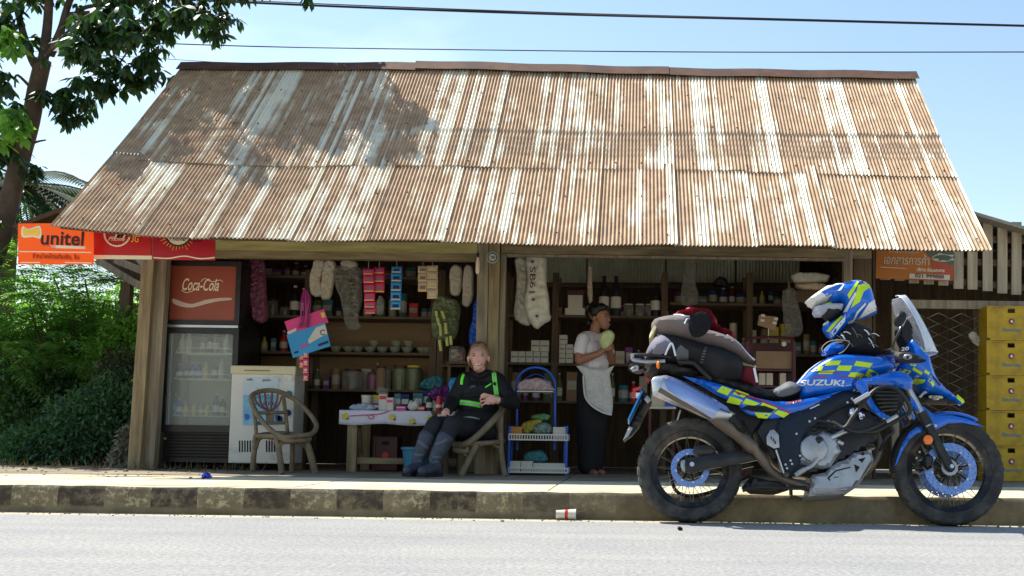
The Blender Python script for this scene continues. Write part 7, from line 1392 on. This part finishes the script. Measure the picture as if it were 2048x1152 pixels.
hair_obj([SCp((512, 345, 10.60), .088, (505, 360, 10.62), .09, 0), SCp((490, 370, 10.62), .05, (480, 400, 10.64), .045, 0), SCp((535, 325, 10.55), .045, (560, 330, 10.56), .03, 0), SCp((505, 335, 10.53), .05, (540, 322, 10.52), .035, 0), SCp((500, 350, 10.52), .04, (503, 365, 10.515), .02, 0)], BH, keeper)
face(keeper, kbv, [zs2(556, 366)], [zs2(*q) for q in ((562, 402), (572, 400), (576, 404), (572, 409), (563, 408))], LIP, M_black, .9)
I = Inflate([(q.x, q.z) for q in [S_(x, y, 10.38) for x, y in sp2([(412, 603), (470, 612), (540, 622), (598, 602), (575, 645), (588, 740), (585, 838), (540, 825), (490, 795), (458, 755), (448, 650)], 2)]], .016, .03, .004, .018, None, .02, 14, 3)
mm = I.mesh(lambda u, y, v: Vector((u, 10.385 + y + .35 * (u - S_(505, 700, 10.4).x) ** 2, v)), 0); o = mesh_obj('apron', mm.v, mm.f, mat('lace_white', (196, 190, 184), .85, var=.12, vs=40), keeper); weld(o); o.data.shade_smooth()
lt = [S_(x, y, 10.368) for x, y in ((448, 650), (450, 700), (458, 755), (490, 797), (540, 827), (585, 840))]; MB().tube(spline(lt, 4), .008, 6).build('apron_lace', mat('lace_trim', (214, 208, 200), .85, var=.1), keeper)
I = Inflate([(q.x, q.z) for q in [S_(x, y, 10.33) for x, y in sp2([(530, 500), (528, 465), (545, 440), (575, 432), (598, 455), (590, 490), (565, 520), (540, 522)], 3)]], .045, .05, .004, .012, None, .02, 30, 1); mm = I.mesh(lambda u, y, v: Vector((u, 10.315 + y, v)), 0)
bn = thing('leaf_bundle', 'pale green bundle held up in the shopkeeper hand', 'bundle', S_(560, 520, 10.31)); o = mesh_obj('bundle', mm.v, mm.f, mat('pale_green_bundle', (190, 196, 140), .7, var=.15, vs=20), bn); weld(o); o.data.shade_smooth()
# ------------------------------------------------------------------ trees and shrubs
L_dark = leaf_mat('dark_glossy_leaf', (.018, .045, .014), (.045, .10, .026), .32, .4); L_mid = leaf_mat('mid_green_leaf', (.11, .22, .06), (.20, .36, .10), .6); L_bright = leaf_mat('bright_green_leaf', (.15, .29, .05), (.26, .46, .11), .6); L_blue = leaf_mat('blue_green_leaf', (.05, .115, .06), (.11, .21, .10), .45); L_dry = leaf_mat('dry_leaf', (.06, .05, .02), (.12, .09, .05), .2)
BARK = mat('grey_brown_bark', (92, 76, 62), .9, var=.3, vs=9, bump=.6, bs=26, dirt=(60, 48, 40), dirt_amt=.5)
def leaves_mesh(name, pos, dirs, ups, L_, W_l, m, parent, fold=.25, stuff=True, oval=False):
    """many single leaves: a pointed blade folded along its midrib"""
    n = len(pos); d = dirs / np.linalg.norm(dirs, axis=1, keepdims=True); s = np.cross(d, ups); s /= np.linalg.norm(s, axis=1, keepdims=True) + 1e-9; nn = np.cross(s, d)
    L_ = np.broadcast_to(L_, (n,))[:, None]; W_l = np.broadcast_to(W_l, (n,))[:, None]
    a = pos; b = pos + d * L_ * .45 + s * W_l * .5 + nn * W_l * fold; c = pos + d * L_ - nn * L_ * .10; e = pos + d * L_ * .45 - s * W_l * .5 + nn * W_l * fold; mid = pos + d * L_ * .5 - nn * L_ * .02
    v = np.stack([a, b, c, e, mid], 1).reshape(-1, 3); base = np.arange(n)[:, None] * 5; f = np.concatenate([base + [0, 4, 1], base + [4, 2, 1], base + [0, 3, 4], base + [4, 3, 2]], 0)
    if oval:
        b1, b2 = pos + d * L_ * .28 + s * W_l * .40 + nn * W_l * fold * .6, pos + d * L_ * .28 - s * W_l * .40 + nn * W_l * fold * .6; c1, c2 = pos + d * L_ * .70 + s * W_l * .46 - nn * L_ * .03, pos + d * L_ * .70 - s * W_l * .46 - nn * L_ * .03
        v = np.stack([a, b1, b2, c1, c2, pos + d * L_ - nn * L_ * .12], 1).reshape(-1, 3); base = np.arange(n)[:, None] * 6; f = np.concatenate([base + [0, 2, 1], base + [1, 2, 4], base + [1, 4, 3], base + [3, 4, 5]], 0)
    if parent is not None: v = v - np.array(wmat(parent).translation)
    me = bpy.data.meshes.new(name); me.vertices.add(len(v)); me.vertices.foreach_set('co', v.ravel()); me.loops.add(len(f) * 3); me.loops.foreach_set('vertex_index', f.ravel().astype(np.int32)); me.polygons.add(len(f)); me.polygons.foreach_set('loop_start', np.arange(len(f)) * 3); me.polygons.foreach_set('loop_total', np.full(len(f), 3)); me.update(calc_edges=True); me.materials.append(m)
    o = bpy.data.objects.new(name, me); COL.objects.link(o)
    if parent is not None: o.parent = parent
    if stuff: o['kind'] = 'stuff'
    return o
def whorls(centers, rad, nw, nl, rng, L0=.14):
    """drooping rosettes of long leaves, as at the twig ends of a mango-like tree"""
    pos, dr = [], []
    for c, r in zip(centers, rad):
        for _ in range(max(2, int(nw * (r / .3) ** 2))):
            p = np.array(c) + rng.normal(0, .45, 3) * r * np.array([1, .8, .75]); k = rng.integers(nl - 3, nl + 4); a0 = rng.uniform(0, 6.28)
            for j in range(k): q = a0 + 6.283 * j / k + rng.normal(0, .25); el = rng.uniform(-1.25, .05); pos.append(p + rng.normal(0, .012, 3)); dr.append((math.cos(q) * math.cos(el), math.sin(q) * math.cos(el), math.sin(el) - .25))
    return np.array(pos), np.array(dr)
rng = np.random.default_rng(5)
YTR = 12.3
tree = thing('leafy_tree', 'tall grey trunked tree with long glossy leaves reaching over the roof', 'tree', Vector((P(-95, 900, YTR).x, YTR, 0)))
trunk_pts = [Vector((P(-95, 900, YTR).x, YTR, -.02)), P(-75, 760, YTR), P(-30, 560, YTR), P(8, 440, YTR), P(42, 310, YTR), P(70, 200, YTR), P(86, 120, YTR)]
rw = [.14, .125, .115, .105, .097, .092, .085]
def taper(pts, r, k=5): sp_ = spline(pts, k); n = len(sp_); m_ = len(r); return sp_, [float(np.interp(i / (n - 1) * (m_ - 1), range(m_), r)) for i in range(n)]
tp, tr_ = taper(trunk_pts, rw); tp = [p + Vector((mnoise.noise(p * 2.3), mnoise.noise(p * 2.1 + Vector((5, 0, 0))), 0)) * .025 for p in tp]
MB().tube(tp, tr_, 12).build('trunk', BARK, tree, smooth=60)
# crown clusters: those in view by their place on the tree, those above the frame where the boughs over the roof must be
cl_ = [(10, 20, 12.1, 0.26), (60, -40, 12.3, 0.36), (5, 150, 12.0, 0.22), (25, 235, 12.1, 0.24), (-5, 300, 12.2, 0.26), (40, 260, 12.2, 0.17), (160, 90, 12.3, 0.29), (190, 120, 12.4, 0.29), (215, 165, 12.3, 0.29), (150, 175, 12.2, 0.29), (120, 205, 12.2, 0.26), (250, 70, 12.5, 0.31), (285, 110, 12.5, 0.29), (300, 150, 12.4, 0.24), (330, 160, 12.5, 0.17), (260, 150, 12.4, 0.26), (240, 35, 12.5, 0.31), (300, 50, 12.6, 0.29), (400, 20, 12.7, 0.29), (440, 45, 12.7, 0.29), (360, 45, 12.7, 0.22), (420, -20, 12.8, 0.36), (340, 5, 12.7, 0.24), (470, -30, 12.8, 0.30), (140, 235, 12.2, 0.19), (165, 215, 12.3, 0.22), (185, 55, 12.3, 0.24), (60, 330, 12.2, 0.19), (10, 70, 12.0, 0.19), (320, -50, 12.7, 0.42), (200, -50, 12.5, 0.48), (100, -60, 12.3, 0.48), (-60, 60, 12.1, 0.60), (-80, 250, 12.2, 0.60), (-60, 420, 12.2, 0.48), (15, 420, 12.6, 0.24), (55, 75, 12.2, 0.12)]
cents = [np.array(P(x, y, Y)) for x, y, Y, r in cl_]; rads = [r for *_, r in cl_]
def over_roof(px, py, t, r):
    lo, hi = 0, 1                                   # roof point seen at that pixel
    best = min(((RS(a / 80, b / 40), a, b) for a in range(81) for b in range(41)), key=lambda q: (lambda s: (s[0] - px) ** 2 + (s[1] - py) ** 2)(proj(q[0])))[0]
    cents.append(np.array(best + SUN * t)); rads.append(r)
def proj(p):
    d = np.array(p) - CAM; z = d @ FWD; return (PX + F * (d @ RGT) / z, PY - F * (d @ UPV) / z)
for q in ((430, 165, 1.9, .26), (500, 150, 2.0, .24), (560, 190, 2.1, .26), (620, 160, 2.2, .26), (640, 230, 2.2, .24), (700, 180, 2.3, .26), (720, 240, 2.3, .22), (770, 230, 2.4, .20), (790, 290, 2.4, .20), (600, 270, 2.2, .2), (540, 250, 2.1, .2), (300, 300, 1.6, .26), (260, 330, 1.5, .15), (340, 250, 1.7, .16), (520, 340, 2.0, .17), (480, 230, 1.9, .2), (870, 250, 2.5, .13), (820, 250, 2.4, .14), (740, 140, 2.4, .18), (390, 240, 1.8, .16), (780, 330, 2.4, .1), (330, 310, 1.6, .12), (660, 300, 2.3, .12), (450, 130, 2.0, .2), (380, 180, 1.8, .2), (460, 205, 1.9, .2), (590, 230, 2.1, .2), (670, 265, 2.2, .18), (760, 180, 2.4, .16), (560, 150, 2.1, .2), (250, 315, 1.5, .14), (660, 200, 2.2, .2)): over_roof(*q)
# boughs
fork = tp[-1]
def bough(pts, r): a, b_ = taper(pts, r); return MB().tube(a, b_, 8).build('limb', BARK, tree, smooth=60)
bough([fork, P(95, 50, YTR), P(100, -30, YTR + .05), P(110, -160, YTR + .2)], [.058, .05, .045, .035]); bough([tp[-3], P(60, 110, YTR - .05), P(35, 20, YTR - .1), P(20, -80, YTR - .2)], [.05, .04, .035, .02]); bough([P(100, 110, YTR), P(122, 60, YTR + .05), P(140, 0, YTR + .1), P(200, -140, YTR + .4)], [.05, .042, .036, .03])
bough([P(128, 45, YTR + .05), P(170, 15, YTR + .1), P(215, 10, YTR + .2), P(265, -5, YTR + .3), P(330, -30, YTR + .4)], [.028, .024, .02, .016, .01]); bough([P(138, 28, YTR + .05), P(190, 25, YTR + .15), P(235, 30, YTR + .2), P(262, 12, YTR + .3)], [.024, .02, .016, .010]); bough([P(120, 62, YTR + .05), P(150, 75, YTR), P(160, 95, YTR)], [.016, .012, .008])
bough([P(100, -30, YTR + .05), P(180, -120, YTR + .3), P(300, -210, YTR + .6), P(420, -240, YTR + .9), P(560, -220, YTR + 1.0)], [.055, .05, .04, .03, .015]); bough([P(45, 300, YTR), P(70, 285, YTR - .05), P(92, 280, YTR - .05)], [.02, .014, .008]); bough([P(75, 190, YTR), P(35, 150, YTR - .1), P(30, 175, YTR - .1)], [.02, .014, .008])
bough([P(120, 235, YTR), P(150, 235, YTR), P(185, 200, YTR + .1), P(230, 140, YTR + .1), P(290, 60, YTR + .2), P(360, 35, YTR + .3), P(420, 20, YTR + .4)], [.012, .011, .010, .010, .010, .008, .006])
starts = [tp[-1], P(100, -60, YTR), P(300, -210, YTR + .6), P(200, -140, YTR + .4), P(330, -30, YTR + .4), P(420, -240, YTR + .9)]
for c in cents[len(cl_):]:
    s = min(starts, key=lambda q: (Vector(c) - q).length); m_ = (Vector(c) + s) / 2 + Vector((0, 0, .12)); bough([s, m_, Vector(c)], [.016, .012, .006])
pos, dr = whorls(cents[:len(cl_)], rads[:len(cl_)], 16, 9, rng); pos2, dr2 = whorls(cents[len(cl_):], rads[len(cl_):], 44, 9, rng); pos = np.concatenate([pos, pos2]); dr = np.concatenate([dr, dr2]); up = rng.normal(0, .35, pos.shape) + np.array([0, 0, 1]); n_ = len(pos)
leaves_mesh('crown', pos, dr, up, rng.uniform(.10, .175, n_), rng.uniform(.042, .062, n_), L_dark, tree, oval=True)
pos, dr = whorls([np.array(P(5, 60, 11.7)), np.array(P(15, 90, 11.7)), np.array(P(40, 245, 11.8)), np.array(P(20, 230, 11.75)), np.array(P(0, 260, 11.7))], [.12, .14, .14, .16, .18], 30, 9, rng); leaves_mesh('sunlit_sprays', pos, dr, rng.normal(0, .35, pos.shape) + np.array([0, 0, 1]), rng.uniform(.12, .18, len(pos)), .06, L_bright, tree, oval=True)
# feathery and bushy undergrowth beside the shop
def fronds(base_pts, tip_dirs, Lf, npair, pin, rng):
    pos, dr, up, ln, wd = [], [], [], [], []
    for p, d in zip(base_pts, tip_dirs):
        d = np.array(d) / np.linalg.norm(d); s = np.cross(d, [0, 0, 1.0]); s /= np.linalg.norm(s) + 1e-9
        for j in range(npair):
            t = (j + .5) / npair; q = np.array(p) + d * Lf * t + np.array([0, 0, -.35 * Lf * t * t]); tang = d + np.array([0, 0, -.7 * t]); k = pin * math.sin(math.pi * (.12 + .83 * t)) ** .7
            for sg_ in (-1, 1): pos.append(q); dr.append(s * sg_ + tang * .45 + np.array([0, 0, -.15])); up.append(np.array([0, 0, 1.0]) + rng.normal(0, .2, 3)); ln.append(k); wd.append(.2 * k)
    return np.array(pos), np.array(dr), np.array(up), np.array(ln), np.array(wd)
def feather_shrub(name, label, cat, base, blobs, m, nf, rng, Lf=.42, npair=12, pin=.11, group=None, stem=True):
    t = thing(name, label, cat, base, 0, group); b, d = [], []
    for (x, y, Y, rx, rz) in blobs:
        c = np.array(P(x, y, Y))
        for _ in range(int(nf)):
            u = rng.normal(0, 1, 3); u /= np.linalg.norm(u); rr_ = rng.uniform(.3, 1) ** .6; p = c + u * np.array([rx, rx * .8, rz]) * rr_; b.append(p); d.append(u * np.array([1, 1, .5]) + np.array([rng.normal(0, .4), rng.normal(0, .4) - .15, .25]))
    q = fronds(b, d, Lf, npair, pin, rng); leaves_mesh('foliage', q[0], q[1], q[2], q[3], q[4], m, t, .05)
    if stem:
        for (x, y, Y, rx, rz) in blobs: MB().tube(spline([Vector(base) + Vector((0, 0, -.03)), (Vector(base) + P(x, y, Y)) / 2 + Vector((.1, 0, .1)), P(x, y, Y)], 4), [.035] * 1 + list(np.linspace(.033, .008, 8)), 6).build('stem', BARK, t)
    return t
def leaf_shrub(name, label, base, blobs, m, n, rng, L_=.07, group=None, cat='shrub'):
    t = thing(name, label, cat, base, 0, group); pos = []; dr = []
    for (x, y, Y, rx, rz) in blobs:
        c = np.array(P(x, y, Y)); k = int(n); u = rng.normal(0, 1, (k, 3)); u /= np.linalg.norm(u, axis=1, keepdims=True); rr_ = rng.uniform(.55, 1.08, (k, 1)); lump = np.array([1 + .28 * mnoise.noise(Vector(q * 2.2) + Vector((x, y, 0))) for q in u])[:, None]
        pos.append(c + u * rr_ * lump * np.array([rx, rx * .8, rz])); dr.append(u * .6 + rng.normal(0, .6, (k, 3)) + np.array([0, -.1, -.1]))
    pos = np.concatenate(pos); dr = np.concatenate(dr); ok = pos[:, 2] > .02; pos, dr = pos[ok], dr[ok]
    leaves_mesh('foliage', pos, dr, rng.normal(0, .5, pos.shape) + np.array([0, -.3, 1]), rng.uniform(.7, 1.3, len(pos)) * L_, rng.uniform(.4, .55, len(pos)) * L_, m, t)
    for (x, y, Y, rx, rz) in blobs: MB().tube([Vector(base) + Vector((0, 0, -.05)), (Vector(base) + P(x, y, Y)) / 2 + Vector((.05, 0, 0)), P(x, y, Y)], [.03, .02, .008], 6).build('stem', BARK, t)
    return t
bs = lambda x, Y: Vector((P(x, 900, Y).x, Y, -.02))
feather_shrub('feathery_tree', 'feathery leaved young tree filling the space left of the shop', 'tree', bs(90, 12.2), [(60, 610, 12.0, .55, .35), (150, 590, 12.3, .5, .35), (20, 700, 11.8, .5, .4), (110, 680, 12.0, .5, .4), (210, 600, 12.5, .4, .3), (-60, 600, 12, .6, .5)], L_mid, 70, rng, .56, 14, .13)
feather_shrub('feathery_tree', 'brighter feathery tree behind the first one under the orange sign', 'tree', bs(190, 13.2), [(170, 560, 13.2, .5, .3), (240, 580, 13.4, .45, .35), (110, 560, 13.2, .5, .3), (40, 540, 13.2, .6, .3)], L_bright, 55, rng, .4, 11, .10)
leaf_shrub('shrub', 'bright green leafy bush against the left post', bs(250, 12.0), [(255, 680, 12.0, .32, .28), (225, 720, 12.0, .3, .3), (280, 740, 12.1, .25, .3)], L_bright, 1500, rng, .075)
leaf_shrub('shrub', 'dark low thicket at the foot of the feathery tree', bs(80, 12.2), [(40, 830, 11.9, .6, .45), (130, 800, 12.2, .6, .5), (-60, 800, 12.0, .7, .6), (200, 800, 12.4, .5, .5), (100, 890, 11.7, .5, .3), (20, 740, 12.4, .6, .5), (150, 720, 12.6, .6, .5)], leaf_mat('thicket_leaf', (.055, .11, .05), (.11, .21, .09), .5), 2300, rng, .075)
leaf_shrub('shrub', 'blue green rounded bush on the verge', bs(180, 11.3), [(180, 850, 11.3, .42, .34), (240, 820, 11.4, .35, .36), (120, 890, 11.2, .35, .22), (70, 900, 11.2, .3, .2)], L_blue, 2600, rng, .06)
leaf_shrub('shrub', 'brownish half dry bush beside the wooden post', bs(255, 11.6), [(245, 770, 11.6, .3, .35), (262, 860, 11.5, .2, .35)], leaf_mat('bronze_leaf', (.05, .05, .03), (.09, .10, .05), .3), 1300, rng, .06)
leaf_shrub('weed', 'pale dry weed at the foot of the left post', bs(258, 10.6), [(258, 890, 10.6, .12, .16), (250, 915, 10.6, .12, .1)], leaf_mat('pale_dry_leaf', (.14, .12, .09), (.26, .24, .19), .2), 160, rng, .075, cat='weed')
leaf_shrub('hedge', 'dense dark greenery closing the view far behind the left side', bs(60, 15), [(-150, 790, 15.5, 1.6, 1.0), (60, 790, 15.7, 1.4, 1.0), (260, 790, 15.9, 1.3, 1.0), (60, 720, 17, 1.5, 1.1), (240, 720, 17, 1.2, 1.0), (-250, 720, 17, 1.6, 1.2)], L_mid, 4200, rng, .13, cat='hedge')
# palm beyond
pm = thing('palm_tree', 'dark coconut palm crown showing over the lean-to roof', 'palm', bs(20, 15)); MB().tube(spline([bs(10, 15), P(5, 700, 15), P(22, 385, 15)], 4), .12, 8).build('trunk', BARK, pm)
pc = np.array(P(30, 372, 15)); pos, dr, up, ln, wd = [], [], [], [], []
for k in range(26):
    a = 6.283 * k / 13 + rng.normal(0, .15); el = rng.uniform(-.2, .6); d = np.array([math.cos(a) * math.cos(el), math.sin(a) * math.cos(el), math.sin(el)]); s = np.cross(d, [0, 0, 1]); s /= np.linalg.norm(s); Lp = rng.uniform(1.3, 1.8); pts = []
    for j in range(34):
        t = (j + 2) / 36; q = pc + d * Lp * t + np.array([0, 0, -.9 * t * t]); pts.append(Vector(q)); w_ = .34 * math.sin(math.pi * (.1 + .85 * t)) ** .6
        for sg_ in (-1, 1): pos.append(q); dr.append(s * sg_ * .8 + d * .5 + np.array([0, 0, -.55])); up.append([0, 0, 1.0]); ln.append(w_); wd.append(.055)
    MB().tube(pts[::4], .012, 5).build('frond_stem', BARK, pm)
leaves_mesh('fronds', np.array(pos), np.array(dr), np.array(up), np.array(ln), np.array(wd), leaf_mat('palm_leaflet', (.012, .035, .012), (.03, .075, .025), .2, .85), pm, .05)
# verge: dry rubble and grass at the left end of the pavement
rub = MB()
for k in range(150):
    x, y = rng.uniform(-6.2, -3.1), rng.uniform(8.3, 9.9); r = rng.uniform(.003, .011) * (1.9 if rng.random() < .06 else 1); rub.ball((x, y, KH + r * .35), (r * 1.3, r, r * .6), 6, 4)
tag(rub.build('rubble', M_earth), 'dry earth crumbs scattered on the pavement beside the shop', 'rubble', kind='stuff')
gp = np.column_stack([rng.uniform(-6, -3.2, 240), rng.normal(9.95, .12, 240), np.full(240, KH)]); leaves_mesh('grass', gp, rng.normal(0, .35, gp.shape) + np.array([0, 0, 1]), rng.normal(0, 1, gp.shape), rng.uniform(.04, .12, 240), .008, L_dry, None); tag(bpy.data.objects['grass'], 'thin dry grass along the pavement edge left of the shop', 'grass', kind='stuff')
gr = MB()
for k in range(420):
    x = rng.uniform(-4.2, 2.7); y = KY - abs(rng.normal(0, .10)) - .01; r = rng.uniform(.002, .006) * (1.8 if rng.random() < .06 else 1); gr.ball((x, y, r * .4), (r * 1.3, r, r * .7), 5, 4)
tag(gr.build('gravel', mat('gutter_grit', (120, 108, 86), .95, var=.5, vs=60)), 'fine grit collected along the foot of the kerb', 'gravel', kind='stuff')
# ------------------------------------------------------------------ overhead cables
M_cable = mat('black_cable', (20, 20, 24), .6, var=0)
def cable(label, pts, r, Y, grp=None):
    q = [P(x, y, Y) for x, y in pts]; o = MB().tube(spline(q, 8), r, 6).build('overhead_cable', M_cable, origin=q[0], smooth=60); tag(o, label, 'cable', grp)
YCB = 14.5
cable('thick twin power cable sloping across the sky above the ridge', [(-200, -20), (330, -2), (700, 14), (1100, 28), (1500, 38), (2300, 58)], .014, YCB); cable('second strand running along the thick power cable', [(-200, -26), (330, -6), (700, 10), (1100, 25), (1500, 36), (2300, 57)], .008, YCB + .05); cable('thin lower wire crossing the sky just above the ridge', [(-200, 62), (80, 76), (480, 92), (900, 99), (1400, 104), (2048, 104), (2300, 103)], .007, YCB - .5)
cable('faint thin wire passing behind the tree', [(-200, 88), (60, 102), (300, 116), (520, 130)], .004, YCB + 2)
# cables of the same line high over the roof, whose shadows fall on the corrugations
for k, py in enumerate((272, 287, 296, 306, 316)):
    A = RS(0, .5); pa = [] 
    for a in np.linspace(0, 1, 7):
        bb = min(np.linspace(0, 1, 101), key=lambda b: abs(proj(RS(a, b))[1] - (py + (proj(RS(a, b))[0] - 1100) * .012))); pa.append(RS(a, float(bb)) + SUN * (2.9 + .05 * k))
    d = (pa[-1] - pa[0]).normalized(); pa = [pa[0] - d * 5] + pa + [pa[-1] + d * 5]
    o = MB().tube(spline(pa, 6), .014 if k == 0 else .007, 6).build('overhead_cable', M_cable, origin=pa[0], smooth=60); tag(o, 'power line strand above the frame throwing its shadow across the corrugated roof', 'cable', 'strands over the roof')
